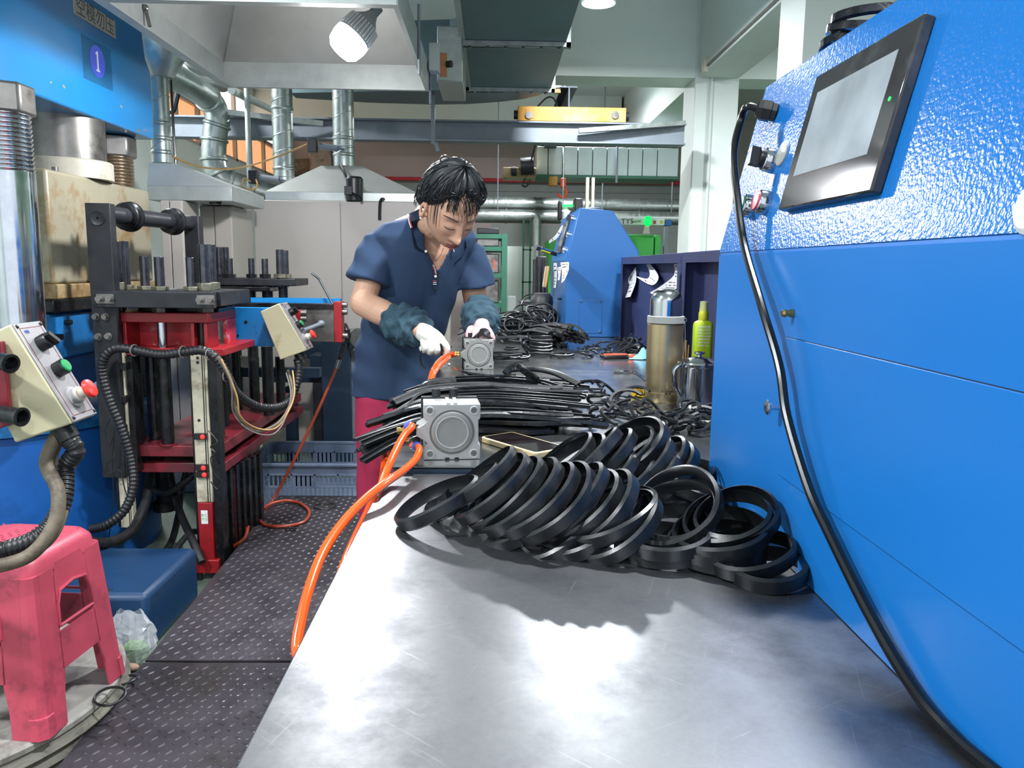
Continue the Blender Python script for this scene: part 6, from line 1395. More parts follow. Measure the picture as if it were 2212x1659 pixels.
obj('blue_tip', MB().box((at(1436, 480, 8)[0], 7.99, zb0-.004), (at(1451, 480, 8)[0], 8.1, zb1-.01)), 'machine_blue_far', t, bevel=.006)
text_mesh('TYS', .075, basis4(V(at(1355, 480, 8)[0], 7.998, (zb0+zb1)/2), V(1, 0, .06), V(0, 0, 1), V(0, -1, 0)), 'ink_black', 'lettering', t)
text_mesh('天益机械', .026, basis4(V(at(1373, 480, 8)[0], 7.998, (zb0+zb1)/2), V(1, 0, .06), V(0, 0, 1), V(0, -1, 0)), 'ink', 'lettering', t)
obj('mark', MB().box((at(1411, 480, 8)[0], 7.997, zb0+.012), (at(1417, 480, 8)[0], 7.999, zb1-.02)), 'red_pipe', t); obj('mark', MB().cyl((at(1429, 480, 8)[0], 7.996, (zb0+zb1)/2), (at(1429, 480, 8)[0], 7.999, (zb0+zb1)/2), .018, n=12), 'lime_cap', t)
p = at(1399, 477, 7.9); obj('green_lamp', MB().lathe([(.02, -.05), (.035, -.03), (.037, .02), (.03, .04), (.001, .048)], p, n=18), 'led_green', t)
obj('cloth_tag', MB().loft([[at(1388, 505, 7.9), at(1404, 505, 7.9), at(1404, 505, 7.95), at(1388, 505, 7.95)], [at(1393, 487, 7.9), at(1402, 487, 7.9), at(1402, 487, 7.95), at(1393, 487, 7.95)]]), 'sign_panel', t)
obj('frame_post', MB().box((at(1434, 540, 8.3)[0], 8.3, 0), (at(1442, 540, 8.3)[0], 8.34, at(1430, 490, 8.3)[2])), 'steel_grey', t)
t = thing('machine_head', 'black and blue machine head with green display above the far blue machine', 'machine', at(1260, 468, 5.8))
obj('blue_block', MB().box((at(1262, 455, 5.8)[0], 5.8, at(1270, 468, 5.8)[2]), (at(1300, 455, 5.8)[0], 6.1, at(1270, 447, 5.8)[2])), 'navy_steel', t, bevel=.008)
obj('stand', MB().box((at(1268, 455, 5.8)[0], 5.85, 0), (at(1295, 455, 5.8)[0], 6.05, at(1270, 466, 5.8)[2])), 'navy_steel', t)
obj('black_hood', MB().obox(at(1248, 446, 5.8), (.06, .14, .11), (V(1, 0, 0), V(0, 1, 0), V(0, 0, 1))), 'plastic_black', t, bevel=.01)
obj('pad_end', MB().obox(at(1209, 455, 5.8), (.03, .06, .14), (V(1, 0, 0), V(0, 1, 0), V(0, 0, 1))), 'plastic_black', t, bevel=.012)
obj('base_arm', MB().loft([[at(1222, 470, 5.8), at(1265, 470, 5.8), at(1265, 470, 5.95), at(1222, 470, 5.95)], [at(1235, 455, 5.8), at(1265, 452, 5.8), at(1265, 452, 5.95), at(1235, 455, 5.95)]]), 'black_metal', t)
obj('display_bar', MB().box(at(1216, 446, 5.82), at(1238, 442, 5.82)+V(0, .02, 0)), 'led_green', t)
obj('white_cylinder', MB().lathe([(.035, 0), (.04, .07), (.02, .09), (.015, .12)], at(1221, 478, 5.85), n=16), 'paint_white', t)
obj('mast', MB().box((at(1266, 420, 5.9)[0], 5.9, at(1270, 450, 5.9)[2]), (at(1272, 420, 5.9)[0], 5.95, at(1270, 383, 5.9)[2])).box((at(1278, 420, 5.9)[0], 5.9, at(1270, 450, 5.9)[2]), (at(1284, 420, 5.9)[0], 5.95, at(1270, 383, 5.9)[2])), 'beige_rail', t)
# hoist and orange hook
t = thing('chain_hoist', 'orange chain hoist hook hanging in front of the back wall', 'hoist', at(1216, 430, 8.5))
obj('hoist_block', MB().box(at(1186, 401, 8.5), at(1205, 381, 8.5)+V(0, .12, 0)), 'crane_orange', t, bevel=.01)
obj('hook_block', MB().box(at(1211, 405, 8.5), at(1223, 384, 8.5)+V(0, .08, 0)), 'tool_orange', t, bevel=.012)
c = at(1215, 417, 8.5); obj('hook', MB().tube([c+.045*V(math.sin(a), 0, math.cos(a))*(1 if a > .5 else 1) for a in np.linspace(.2, 4.6, 18)], .013, 10), 'tool_orange', t)
obj('chain', MB().tube([V(at(1217, 404, 8.49)[0], 8.49, ZC), at(1217, 404, 8.49), at(1216, 440, 8.49)], .007, 6), 'steel_polish', t)
t = thing('hoist_motor', 'rusty hoist motor hanging beside the panel duct', 'motor', at(1110, 384, 8.6))
obj('motor_frame', MB().box(at(1086, 384, 8.6), at(1158, 362, 8.6)+V(0, .3, 0)), 'beige_rust', t, bevel=.01)
obj('motor_body', MB().cyl(at(1125, 360, 8.55), at(1152, 358, 8.55), .09, n=18).cyl(at(1104, 370, 8.55), at(1116, 370, 8.55), .05, n=14), 'black_metal', t)
obj('motor_wire', MB().tube(spline([at(1135, 385, 8.5), at(1128, 400, 8.5), at(1138, 402, 8.5), at(1145, 388, 8.5)], 5), .01, 6).tube(spline([at(1148, 345, 8.5), at(1153, 325, 8.5), at(1156, 312, 8.5)], 4), .01, 6), 'cable_black', t)
# ------------------------------------------------------------------ pile of closed rubber rings on the near bench
def ring(px, py, h, w, rad, label, group, sq=1.0, wob=.03, wid=.0185, th=.0042, m='rubber', zb=ZB, spin=0.0):
    w = unit(V(*w)); c = on(px, py, zb+h); u, v, _ = frame(w); ph = rng.random()*6
    uu = u*math.cos(spin)+v*math.sin(spin); vv = np.cross(w, uu)
    o = obj('rubber_ring', band_loop(c, uu, vv, w, rad, wid, th, n=44, sq=sq, wob=wob, ph=ph), m, sharp=50)
    return tag(o, label, 'rubber ring', group)
G1 = 'rings in the front of the pile'; G2 = 'rings at the back of the pile'; G3 = 'flat ring stacks beside the near blue machine'
LA = 'black rubber ring leaning in the front row of the pile, facing the open bench'
LB = 'black rubber ring leaning in the back row of the pile behind the front row'
LC = 'black rubber ring in the low stack against the near blue machine'
ring(947, 1082, .030, (-.42, .0, .9), .058, 'single black ring lying out farthest from the blue machine', G1)
ORD = ['first', 'second', 'third', 'fourth', 'fifth', 'sixth', 'seventh', 'eighth', 'ninth', 'tenth', 'eleventh', 'twelfth']
lean = (-.66, -.02, .75)
for k, (px, py, h) in enumerate(((1034, 1036, .050), (1064, 1056, .047), (1094, 1066, .046), (1128, 1074, .047), (1158, 1084, .046), (1190, 1088, .045), (1222, 1086, .044), (1258, 1092, .044), (1294, 1098, .044))):
    ring(px, py, h+.003, (lean[0]+.05*rng.normal(), lean[1]+.06*rng.normal()-.012*k, lean[2]), .060+.003*rng.normal(), ORD[k]+' leaning ring of the front row, counted from the outlying single ring', G1, spin=rng.random()*6)
ring(1000, 1062, .03, (-.55, .05, .83), .058, 'ring lying half under the front row beside the outlying single ring', G1)
for k, (px, py, h) in enumerate(((1318, 1112, .040), (1330, 1138, .028), (1262, 1138, .022), (1200, 1140, .018), (1120, 1128, .016))):
    ring(px, py, h, (-.5+.1*rng.normal(), -.05+.05*rng.normal(), .85), .060, ORD[k]+' low ring under the front row, counted from the near blue machine', G1)
for k, (px, py, h) in enumerate(((1205, 1002, .038), (1238, 1000, .046), (1268, 994, .05), (1300, 992, .05), (1340, 985, .052), (1372, 978, .056), (1385, 1008, .042), (1418, 1012, .036), (1432, 1028, .028), (1395, 1040, .024), (1340, 1040, .022), (1290, 1045, .02))):
    ring(px, py, h+.003, (-.62+.07*rng.normal(), .02+.08*rng.normal(), .76), .061+.003*rng.normal(), ORD[k]+' ring of the back row behind the front row, counted from the phone', G2, spin=rng.random()*6)
ring(1480, 1026, .020, (-.2, -.05, .98), .046, 'flat black ring touching the far corner of the near machine', G2)
ring(1365, 965, .070, (-.62, -.25, .72), .056, 'highest black ring at the top of the back row, its opening visible', G2)
# right hand stacks
ring(1462, 1092, .054, (-.52, -.42, .72), .053, 'upright black ring with its opening facing the viewer in the middle of the pile', G3)
ring(1457, 1110, .046, (-.46, -.38, .8), .050, 'ring just behind the upright open ring in the middle of the pile', G3)
ring(1440, 1150, .028, (-.16, -.12, .97), .055, 'ring lying under the upright open ring in the middle', G3); ring(1434, 1176, .012, (-.06, -.03, 1), .055, 'lowest flat ring under the upright open ring', G3)
ring(1572, 1122, .046, (-.36, -.25, .9), .048, 'tilted ring resting on the stack against the blue machine, nearer the viewer', G3); ring(1592, 1116, .050, (-.30, -.3, .9), .046, 'highest ring of the stack against the blue machine', G3)
ring(1556, 1152, .034, (-.22, -.12, .97), .052, 'middle ring of the stack against the blue machine', G3); ring(1548, 1172, .021, (-.12, -.06, .99), .054, 'lower middle ring of the stack against the blue machine', G3)
ring(1618, 1194, .022, (-.22, -.12, .97), .047, 'lower open ring of the stack nearest the viewer', G3); ring(1656, 1228, .012, (-.10, -.06, 1), .042, 'lowest ring lying flat nearest the viewer', G3)
ring(1552, 1192, .010, (0, 0.02, 1), .052, 'bottom flat ring of the stack against the blue machine', G3)
for k, (px, py, h) in enumerate(((1512, 1058, .03), (1486, 1052, .012))): ring(px, py, h, (.25, -.1, .95), .038, ('upper', 'lower')[k]+' ring squeezed between the pile and the blue machine', G3)
# one thin strip curving out on the bench in front of the rings
arc = [on(px, py, ZB+.003) for px, py in ((940, 1100), (905, 1125), (893, 1160), (910, 1200), (945, 1230), (985, 1248))]

# ------------------------------------------------------------------ long strips
SEC = [(-.0098, -.0036), (.0098, -.0036), (.0098, .0040), (.0068, .0040), (.0068, -.0008), (-.0068, -.0008), (-.0068, .0040), (-.0098, .0040)]
SEC2 = [(-.0098, -.0030), (.0098, -.0030), (.0102, .0022), (.005, .0034), (-.005, .0034), (-.0102, .0022)]
ns = 0
def strip(pts, m, label, group, roll=0.0, sec=SEC2, n=7, tw=0.0, name='rubber_strip', cat='rubber strip'):
    s = spline(pts, n); N = len(s); ups = []
    for k in range(N):
        a = roll+tw*k/(N-1); t_ = unit(s[min(k+1, N-1)]-s[max(k-1, 0)]); sd = unit(np.cross(t_, V(0, 0, 1))+1e-6)
        ups.append(V(0, 0, 1)*math.cos(a)+sd*math.sin(a))
    return tag(obj(name, MB().sweep(s, sec, ups), m), label, cat, group)
LS = 'long black rubber strip in the bundle behind the bright air cylinder'
rows = []
for k in range(56):
    f = k/55; y0 = 1.475+.62*f+.02*rng.normal(); lay = rng.integers(0, 4)
    prof = .4+.6*math.sin(math.pi*min(1, max(0, (f+.05)/1.1)))
    z = ZF+.0045+lay*.0095*prof+.003*rng.random()
    xr_e = .15+.05*rng.normal()*.7+.05*f; xl_e = -.205+.018*rng.normal()+.02*f
    dip = .07*(1-f)*(.6+.5*rng.random())
    if z < ZF+.010: zt_ = ZF+.0045
    edge = -.163
    pts = [V(xr_e, y0+.02*rng.normal(), z), V(.06, y0+.012*rng.normal(), z+.002), V(-.03, y0-.006, z+.004+.003*rng.random()), V(-.11, y0-.02-dip*.25, z+.004), V(-.165, y0-.04-dip*.55, max(z-.002, ZF+.006)), V(xl_e-.02, y0-.06-dip, max(z-.018-.02*rng.random(), ZF-.03))]
    strip(pts, ('rubber', 'rubber_matte', 'rubber', 'rubber_shine')[rng.integers(0, 4)] if rng.random() < .7 else 'rubber_matte', LS, 'long strips of the bundle', roll=rng.normal()*.5, sec=SEC if rng.random() < .5 else SEC2, tw=rng.normal()*.3)
# straight ends fanning right, some bright ones on top
for k in range(14):
    y0 = 1.5+.045*k+.01*rng.normal(); z = ZF+.018+.012*rng.random()+.012*math.sin(k/14*3.1)
    strip([V(.20+.04*rng.normal(), y0+.03*rng.normal(), max(z-.012, ZF+.005)), V(.1, y0, z), V(.0, y0-.005, z+.006), V(-.09, y0-.02, z+.004)], 'rubber_shine' if k % 3 == 0 else 'rubber', LS, 'long strips of the bundle', roll=rng.normal()*.25, sec=SEC)
strip([on(1092, 808, ZF+.045), on(1102, 797, ZF+.055), on(1118, 792, ZF+.06), on(1140, 806, ZF+.052), on(1165, 822, ZF+.045)], 'rubber_shine', 'folded shiny black strip on top of the strip bundle', 'long strips of the bundle', roll=.7, tw=1.4)
strip([on(1100, 800, ZF+.05), on(1150, 797, ZF+.058), on(1200, 806, ZF+.052), on(1250, 830, ZF+.03)], 'rubber', 'arched black strip crossing the top of the strip bundle', 'long strips of the bundle', roll=.3)
strip([on(985, 797, ZF+.04), on(1010, 806, ZF+.046), on(1060, 813, ZF+.048), on(1110, 812, ZF+.046)], 'rubber_shine', 'bright edged strip lying over the far side of the bundle', 'long strips of the bundle', roll=-.4)

# ------------------------------------------------------------------ curled short bands between bundle and thermos
LT = 'short curled black band in the tangle before the thermos and mug'
def tangle(n, x0, x1, y0, y1, zmax, label, group, rmin, rmax, th=(.0026, .0045), m=('rubber', 'rubber_matte'), arc=(1.5, 4.5)):
    for k in range(n):
        px, py = x0+(x1-x0)*rng.random(), y0+(y1-y0)*rng.random(); r = rmin+(rmax-rmin)*rng.random()
        ex = abs((px-(x0+x1)/2)/((x1-x0)/2)); c = on(px, py, ZF+.006)+V(0, 0, zmax*rng.random()*(1-ex*.7)); a0 = rng.random()*6.28; al = arc[0]+(arc[1]-arc[0])*rng.random()
        nrm = unit(V(rng.normal()*.5, rng.normal()*.4-.1, 1)); u, v, _ = frame(nrm); pts = [c+r*(u*math.cos(a0+al*q/6)+v*math.sin(a0+al*q/6)) for q in range(7)]
        pts = [V(p[0], p[1], max(p[2], ZF+.005)) for p in pts]
        wd = th[1]*1.4; s = spline(pts, 4)
        o = obj('curled_band', MB().sweep(s, [(-wd/2, -th[0]), (wd/2, -th[0]), (wd/2, th[0]), (-wd/2, th[0])], nrm), m[rng.integers(0, len(m))]); tag(o, label, 'rubber band', group)
tangle(34, 1395, 1525, 893, 935, .03, LT, 'tangle before the mug', .018, .04)
tangle(16, 1290, 1390, 868, 915, .022, 'curled black band between the strip bundle and the thermos', 'tangle beside the thermos', .02, .05)
tangle(8, 1255, 1345, 840, 862, .012, 'dark glossy band lying at the far corner of the strip bundle', 'bands behind the strip ends', .03, .05, m=('rubber_shine',))
LH = 'black rubber loop in the heap behind the worker\'s cylinder'
def loops(spec, label, group):
    for px, py, r, h, w_ in spec:
        c = on(px, py, ZF+.006)+V(0, 0, h); nrm = unit(V(*w_)); u, v, _ = frame(nrm)
        tag(obj('rubber_loop', band_loop(c, u, v, nrm, r, .009, .005, n=30, sq=.85+.15*rng.random(), wob=.05, ph=rng.random()*6), 'rubber' if rng.random() < .5 else 'rubber_matte'), label, 'rubber loop', group)
sp = []
for k in range(46):
    px = 1075+115*rng.random(); f = (px-1075)/115; py = 735-18*f*rng.random()-10*rng.random(); sp.append((px, py, .03+.04*rng.random(), .015+.10*rng.random()*(.4+.6*f), (rng.normal()*.5, -.6+rng.normal()*.4, .7)))
loops(sp, LH, 'heap of loops on the farther bench')
loops([(1150, 708, .075, .11, (.1, -.9, .35)), (1152, 712, .07, .10, (-.1, -.9, .3))], 'big black loop standing at the top of the rubber heap', 'heap of loops on the farther bench')
loops([(1128, 722, .045, .04, (0, -.6, .8))], 'open round loop standing in front of the rubber heap', 'heap of loops on the farther bench')
LB2 = 'black strip end in the thick bundle beside the far blue machine'
cb_ = on(1225, 752, ZF)
for k in range(58):
    a = rng.random()*6.28; rr = math.sqrt(rng.random()); x = .085*rr*math.cos(a); z = .045+.045*rr*math.sin(a)
    p = V(cb_[0]+x, cb_[1]+.02*rng.normal(), ZF+z); q = p+V(-.06+.05*rng.normal()-x*.3, .30, -z*.3+.01*rng.normal())
    q[2] = max(q[2], ZF+.012)
    mid = (p+q)/2+V(0, 0, .012)
    s = spline([p, mid, q], 4); tag(obj('rubber_strip', MB().sweep(s, [(-.0075, -.004), (.0075, -.004), (.0075, .004), (-.0075, .004)], unit(V(rng.normal()*.6, 0, 1))), 'rubber_matte'), LB2, 'rubber strip', 'thick bundle beside the far blue machine')
loops([(1168, 765, .045, .005, (0, 0, 1)), (1168, 763, .045, .014, (0, 0, 1)), (1168, 761, .045, .023, (0, 0, 1)), (1168, 759, .045, .032, (0.05, 0, 1)), (1168, 757, .045, .041, (0.05, 0, 1)), (1168, 755, .044, .050, (0, .05, 1))], 'flat ring of the round stack before the thick bundle', 'round stack of rings')
loops([(1206, 769, .03, .004, (0, 0, 1)), (1222, 769, .028, .004, (0, 0, 1)), (1135, 757, .035, .02, (.8, -.3, .5)), (1143, 760, .03, .02, (.7, -.3, .6)), (1150, 740, .02, .03, (.2, -.3, .9))], 'small flat ring lying in front of the round stack', 'small rings around the round stack')
loops([(1098, 772, .075, .004, (0, 0, 1)), (1105, 775, .065, .010, (.03, 0, 1)), (1092, 776, .06, .016, (0, .03, 1)), (1105, 757, .03, .006, (0, 0, 1)), (1112, 736, .07, .004, (0, 0, 1)), (1108, 738, .05, .012, (0, .04, 1))], 'flat black loop lying on the bench beside the worker\'s cylinder', 'flat loops beside the cylinder')
tangle(26, 1250, 1320, 752, 772, .02, 'small black scrap on the bench before the navy bin', 'scraps before the navy bin', .008, .02)
tangle(20, 1320, 1395, 742, 764, .045, 'black scrap in the mound before the navy bin', 'mound before the navy bin', .02, .045)
# black sack leaning on the far machine
cs_ = on(1190, 735, ZF); mb = MB(); rings_ = []
for j in range(9):
    h = j/8; rr = (.085*(1-.55*h*h))*(1+.1*math.sin(j*2.1)); rings_.append([V(cs_[0]-.01+rr*math.cos(a)*(1+.12*math.sin(4*a+j)), cs_[1]+.55+rr*math.sin(a), ZF+.002+.19*h) for a in np.linspace(0, 6.283, 19)[:-1]])
tag(obj('black_sack', mb.loft(rings_), 'rubber_matte'), 'crumpled black sack leaning against the far blue machine', 'sack')
# strips lying behind the worker's hand
for k in range(12):
    y = 3.3+.08*k; strip([V(-.12+.03*rng.normal(), y, ZF+.01+.012*(k % 4)), V(.03, y+.02, ZF+.025+.015*(k % 5)), V(.16, y+.0, ZF+.03+.015*(k % 5)), V(.26+.03*rng.normal(), y+.03, ZF+.02+.01*(k % 3))], 'rubber_shine' if k % 3 else 'rubber', 'long black strip lying on the bench behind the heap of loops', 'strips behind the heap', roll=rng.normal()*.4)
tag(obj('small_bead', MB().ball(on(970, 787, ZF+.004), .0045, 10, 8), 'pearl'), 'small white bead on the bench beside the worker\'s cylinder', 'bead')
# ------------------------------------------------------------------ the worker
from mathutils.bvhtree import BVHTree
PB = V(-.33, 2.76, .1)
person = thing('person', 'worker in navy polo shirt and white glove bending over the bench', 'person', PB)
def organic(mb, voxel, smooth=6, disp=None):
    """merge overlapping closed shapes into one continuous surface"""
    me = mb.mesh('tmp', V(0, 0, 0)); o = bpy.data.objects.new('tmp', me); COL.objects.link(o)
    m = o.modifiers.new('r', 'REMESH'); m.mode = 'VOXEL'; m.voxel_size = voxel; m.use_smooth_shade = True
    if smooth: s = o.modifiers.new('s', 'SMOOTH'); s.factor = .5; s.iterations = smooth
    dg = bpy.context.evaluated_depsgraph_get(); dg.update()
    r = bpy.data.meshes.new_from_object(o.evaluated_get(dg)); bpy.data.objects.remove(o); bpy.data.meshes.remove(me)
    n = len(r.vertices); co = np.zeros(n*3); r.vertices.foreach_get('co', co); co = co.reshape(-1, 3)
    if disp is not None:
        no = np.zeros(n*3); r.vertices.foreach_get('normal', no); no = no.reshape(-1, 3); co = co+no*disp(co, no)[:, None]
        r.vertices.foreach_set('co', co.ravel()); r.update()
    return r
def omesh(name, me, m, parent, label=None):
    me.transform(Matrix.Translation(-Vector(ORI[parent]))); me.materials.clear(); me.materials.append(MT[m])
    me.polygons.foreach_set('use_smooth', [True]*len(me.polygons))
    o = bpy.data.objects.new(name, me); COL.objects.link(o); o.parent = parent; ORI[o] = ORI[parent]
    if label: o['label'] = label
    return o
def oval(c, a, b, ha, hb, n=28, e=2.3):
    out = []
    for k in range(n):
        t_ = 2*math.pi*k/n; ct, st = math.cos(t_), math.sin(t_)
        out.append(c+a*ha*math.copysign(abs(ct)**(2/e), ct)+b*hb*math.copysign(abs(st)**(2/e), st))
    return out
def limb(mb, pts, rs, n=20, sub=6):
    """tapered round limb with domed ends"""
    p = spline(pts, sub); r = np.interp(np.linspace(0, len(pts)-1, len(p)), range(len(pts)), rs)
    mb.tube(p, list(r), n); mb.ball(p[0], r[0]*.99, 16, 10); mb.ball(p[-1], r[-1]*.99, 16, 10); return mb
# ---- head frame
hf = V(.354, -.666, -.656); hf = unit(hf); hx = unit(V(-.883, -.469, 0)); hx = unit(hx-hf*np.dot(hx, hf)); hup = np.cross(hx, hf)
HC = at(996, 489, 2.31)-hf*.086-hup*.004
def H(x, y, z): return HC+hx*x+hf*y+hup*z
def ga(x, s): return np.exp(-(x/s)**2)
def head_surface(d):
    """points of the head for unit directions d (n x 3) in the head frame"""
    d = np.asarray(d); x, y, z = d[:, 0], d[:, 1], d[:, 2]
    rx = np.full(len(d), .0745); ryf, ryb = .088, .100; rz = np.where(z > 0, .118, .112)
    ry = np.where(y > 0, ryf, ryb)
    r = 1/np.sqrt((x/rx)**2+(y/ry)**2+(z/rz)**2); p = d*r[:, None]
    px, py, pz = p[:, 0].copy(), p[:, 1].copy(), p[:, 2].copy()
    lo = np.clip(-pz/.11, 0, 1)
    px *= 1-.24*lo**1.6                               # jaw narrows
    py = np.where(py > 0, py+.012*lo**2*np.clip(py/.05, 0, 1), py*(1-.25*lo))
    fr = np.clip(py/.04, 0, 1); ax_ = np.abs(px)
    py += fr*(.019*ga(px, .0095)*np.clip((.018-pz)/.055, 0, 1)*np.clip((pz+.062)/.012, 0, 1)     # nose ridge
              +.008*ga(px, .011)*ga(pz+.043, .012)+.0065*ga(ax_-.0135, .0075)*ga(pz+.047, .008)   # tip and wings
              -.0085*ga(ax_-.031, .017)*ga(pz-.004, .013)+.0062*ga(ax_-.032, .013)*ga(pz+.002, .0085)  # sockets, lids
              +.004*ga(ax_-.03, .02)*ga(pz-.022, .009)+.006*ga(ax_-.045, .02)*ga(pz+.024, .02)     # brow, cheek
              +.0050*ga(px, .020)*ga(pz+.0685, .0055)+.0060*ga(px, .017)*ga(pz+.0805, .0065)-.004*ga(px, .022)*ga(pz+.0745, .0022)  # lips
              -.004*ga(px, .03)*ga(pz+.091, .005)+.009*ga(px, .02)*ga(pz+.104, .011)               # chin
              +.004*ga(px, .028)*ga(pz+.074, .02)-.0035*ga(ax_-.0125, .005)*ga(pz+.0525, .004))
    return np.stack([px, py, pz], 1)
def face_y(x, z):
    """depth of the face surface at (x, z), by search along the direction"""
    y = .085
    for _ in range(40):
        d = V(x, y, z); q = head_surface([d/np.linalg.norm(d)])[0]
        # move along so that the projected x, z match
        y += (q[1]-y)*.5
    d = V(x, y, z); q = head_surface([d/np.linalg.norm(d)])[0]
    return q[1]*1.0
def FP(x, z, off=0.0): return H(x, face_y(x, z)+off, z)
NU_, NV_ = 150, 110
dirs = []
for j in range(NV_+1):
    th_ = math.pi*j/NV_
    for i in range(NU_): a = 2*math.pi*i/NU_; dirs.append((math.sin(th_)*math.sin(a), math.sin(th_)*math.cos(a), math.cos(th_)))
dirs = np.array(dirs); hp_ = head_surface(dirs)
hfaces = [(j*NU_+i, j*NU_+(i+1) % NU_, (j+1)*NU_+(i+1) % NU_, (j+1)*NU_+i) for j in range(NV_) for i in range(NU_)]
# ---- body skeleton in the hall
la = unit(V(.95, .31, 0)); fa = unit(V(.31, -.95, 0))           # her left, her front
TOR = [  # centre x, y, z, half width, half depth
    (-.345, 2.775, .80, .150, .118), (-.338, 2.765, .90, .150, .118), (-.318, 2.745, 1.0, .142, .112), (-.288, 2.715, 1.1, .142, .112), (-.262, 2.685, 1.2, .150, .116), (-.240, 2.655, 1.29, .160, .112), (-.226, 2.635, 1.345, .176, .095), (-.218, 2.62, 1.385, .142, .075), (-.21, 2.605, 1.412, .088, .062)]
sR, sL = at(822, 522, 2.60), at(1012, 540, 2.72)
eR, eL = at(783, 655, 2.56), at(1030, 668, 2.74)
wR, wL = at(902, 712, 2.43), at(1041, 690, 2.60)
body = MB()
body.add([H(*p) for p in hp_], hfaces, True)
limb(body, [H(0, -.035, -.035), H(0, -.040, -.085), V(-.205, 2.585, 1.40), V(-.22, 2.63, 1.33)], [.052, .052, .056, .065])
body.loft([oval(V(x, y, z), la, fa, hw_-.012, hd_-.012) for x, y, z, hw_, hd_ in TOR])
for s_p, e_p, w_p, s in ((sR, eR, wR, -1), (sL, eL, wL, 1)):
    limb(body, [V(-.226, 2.635, 1.33)+la*s*.10, s_p+V(0, 0, -.012), (s_p+e_p)/2+V(0, 0, -.005), e_p], [.044, .044, .043, .041])
    limb(body, [e_p, e_p*.65+w_p*.35, e_p*.3+w_p*.7, w_p], [.041, .043, .035, .027])
LEG = [[V(-.395, 2.745, .82), V(-.392, 2.72, .62), V(-.39, 2.73, .36), V(-.39, 2.745, .16)], [V(-.275, 2.80, .82), V(-.285, 2.79, .62), V(-.285, 2.80, .36), V(-.29, 2.81, .16)]]
for L_ in LEG: limb(body, L_, [.078, .06, .05, .035])
for s in (-1, 1):   # ears
    rg = []
    for q, (w1, off) in enumerate(((.0, .0), (.004, .008), (.0035, .014), (.0, .017))): pass
    c = H(s*.073, -.006, -.008); 
    ear = [H(s*(.074+.010*(1-.3*math.cos(a))), -.008+.0135*math.sin(a)-.006*math.cos(a)*.6, -.004+.029*math.cos(a)) for a in np.linspace(0, 6.283, 21)[:-1]]
    body.tube(ear, .0046, 8, closed=True); body.ball(H(s*.073, -.004, -.006), (.010, .010, .010), 10, 8)
    body.ball(H(s*.078, -.0035, -.030), .0075, 10, 8); body.ball(H(s*.074, -.012, .004), .014, 10, 8)
bme = organic(body, .0027, 2)
omesh('body', bme, 'skin', person)
bv_body = None
def mkbvh(o): 
    dg = bpy.context.evaluated_depsgraph_get(); me = o.data
    return BVHTree.FromPolygons([Vector(v.co)+Vector(ORI[o]) for v in me.vertices], [tuple(p.vertices) for p in me.polygons])
# ---- polo shirt
shirt = MB()
shirt.loft([oval(V(x, y, z), la, fa, hw_+.004, hd_+.004) for x, y, z, hw_, hd_ in TOR[:-1]]+[oval(V(-.212, 2.61, 1.402), la, fa, .082, .07)])
def sleeve(s_p, e_p, s, f_end):
    hem = s_p+(e_p-s_p)*f_end; d = unit(e_p-s_p); u, v, _ = frame(d)
    st = V(-.226, 2.635, 1.335)+la*s*.10
    rg = []
    for f_, r1 in ((0, .058), (.25, .060), (.5, .064), (.75, .069), (1.0, .074)):
        if f_ < .3: c = st+(s_p-st)*(f_/.25)*.9
        else: c = s_p+(hem-s_p)*((f_-.25)/.75)
        dd = unit((hem-st)*(1-f_)*.4+d*(.3+f_)); a = unit(V(0, 1, 0)-dd*dd[1]); b = np.cross(dd, a)
        rg.append(oval(c, a, b, r1*.95, r1, 24, 2.1))
    shirt.loft(rg)
sleeve(sR, eR, -1, .66); sleeve(sL, eL, 1, .62)
def folds(co, no):
    z = co[:, 2]; x = co[:, 0]; y = co[:, 1]; la_c = (co-V(-.27, 2.7, 0))@la
    f_ = .0032*np.sin(la_c*38+z*14)*np.clip((1.3-z)/.3, 0, 1)+.0028*np.sin(z*55+la_c*30+y*20)*np.clip((1.15-z)/.2, .15, 1)*np.clip((z-.82)/.06, 0, 1)
    f_ += .003*np.sin((x*.8+z)*60+y*15)*np.clip((np.abs(la_c)-.10)/.08, 0, 1)
    return f_
sme = organic(shirt, .0048, 8, folds)
# open the neck
def projp(p):
    d = p-CAM; wv = d@_f; return CXP+F_PX*(d@_r)/wv, CYP-F_PX*(d@_u)/wv
bm = bmesh.new(); bm.from_mesh(sme)
VEE = [(905, 440), (912, 470), (918, 530), (945, 582), (950, 578), (975, 530), (985, 500), (985, 440)]
def inside(px, py, poly):
    c = False; j = len(poly)-1
    for i in range(len(poly)):
        if (poly[i][1] > py) != (poly[j][1] > py) and px < (poly[j][0]-poly[i][0])*(py-poly[i][1])/(poly[j][1]-poly[i][1])+poly[i][0]: c = not c
        j = i
    return c
kill = [v for v in bm.verts if np.dot(np.array(v.normal), fa) > -.1 and v.co.z > 1.2 and inside(*projp(np.array(v.co)), VEE)]
bmesh.ops.delete(bm, geom=kill, context='VERTS'); bm.to_mesh(sme); bm.free()
so = omesh('polo_shirt', sme, 'shirt', person)
sd_ = so.modifiers.new('thick', 'SOLIDIFY'); sd_.thickness = .002; sd_.offset = 0
bv = mkbvh(so); bvb = mkbvh([o for o in person.children if o.name.startswith('body')][0])
def surf(px, py, off=.004, tree=None, dflt=2.55):
    d = Vector(ray(px, py)).normalized()
    for tr in ((tree,) if tree else (bv, bvb)):
        hit = tr.ray_cast(Vector(CAM), d)
        if hit[0] is not None and hit[0].y < 3.2: return np.array(hit[0])-np.array(d)*off
    return at(px, py, dflt)
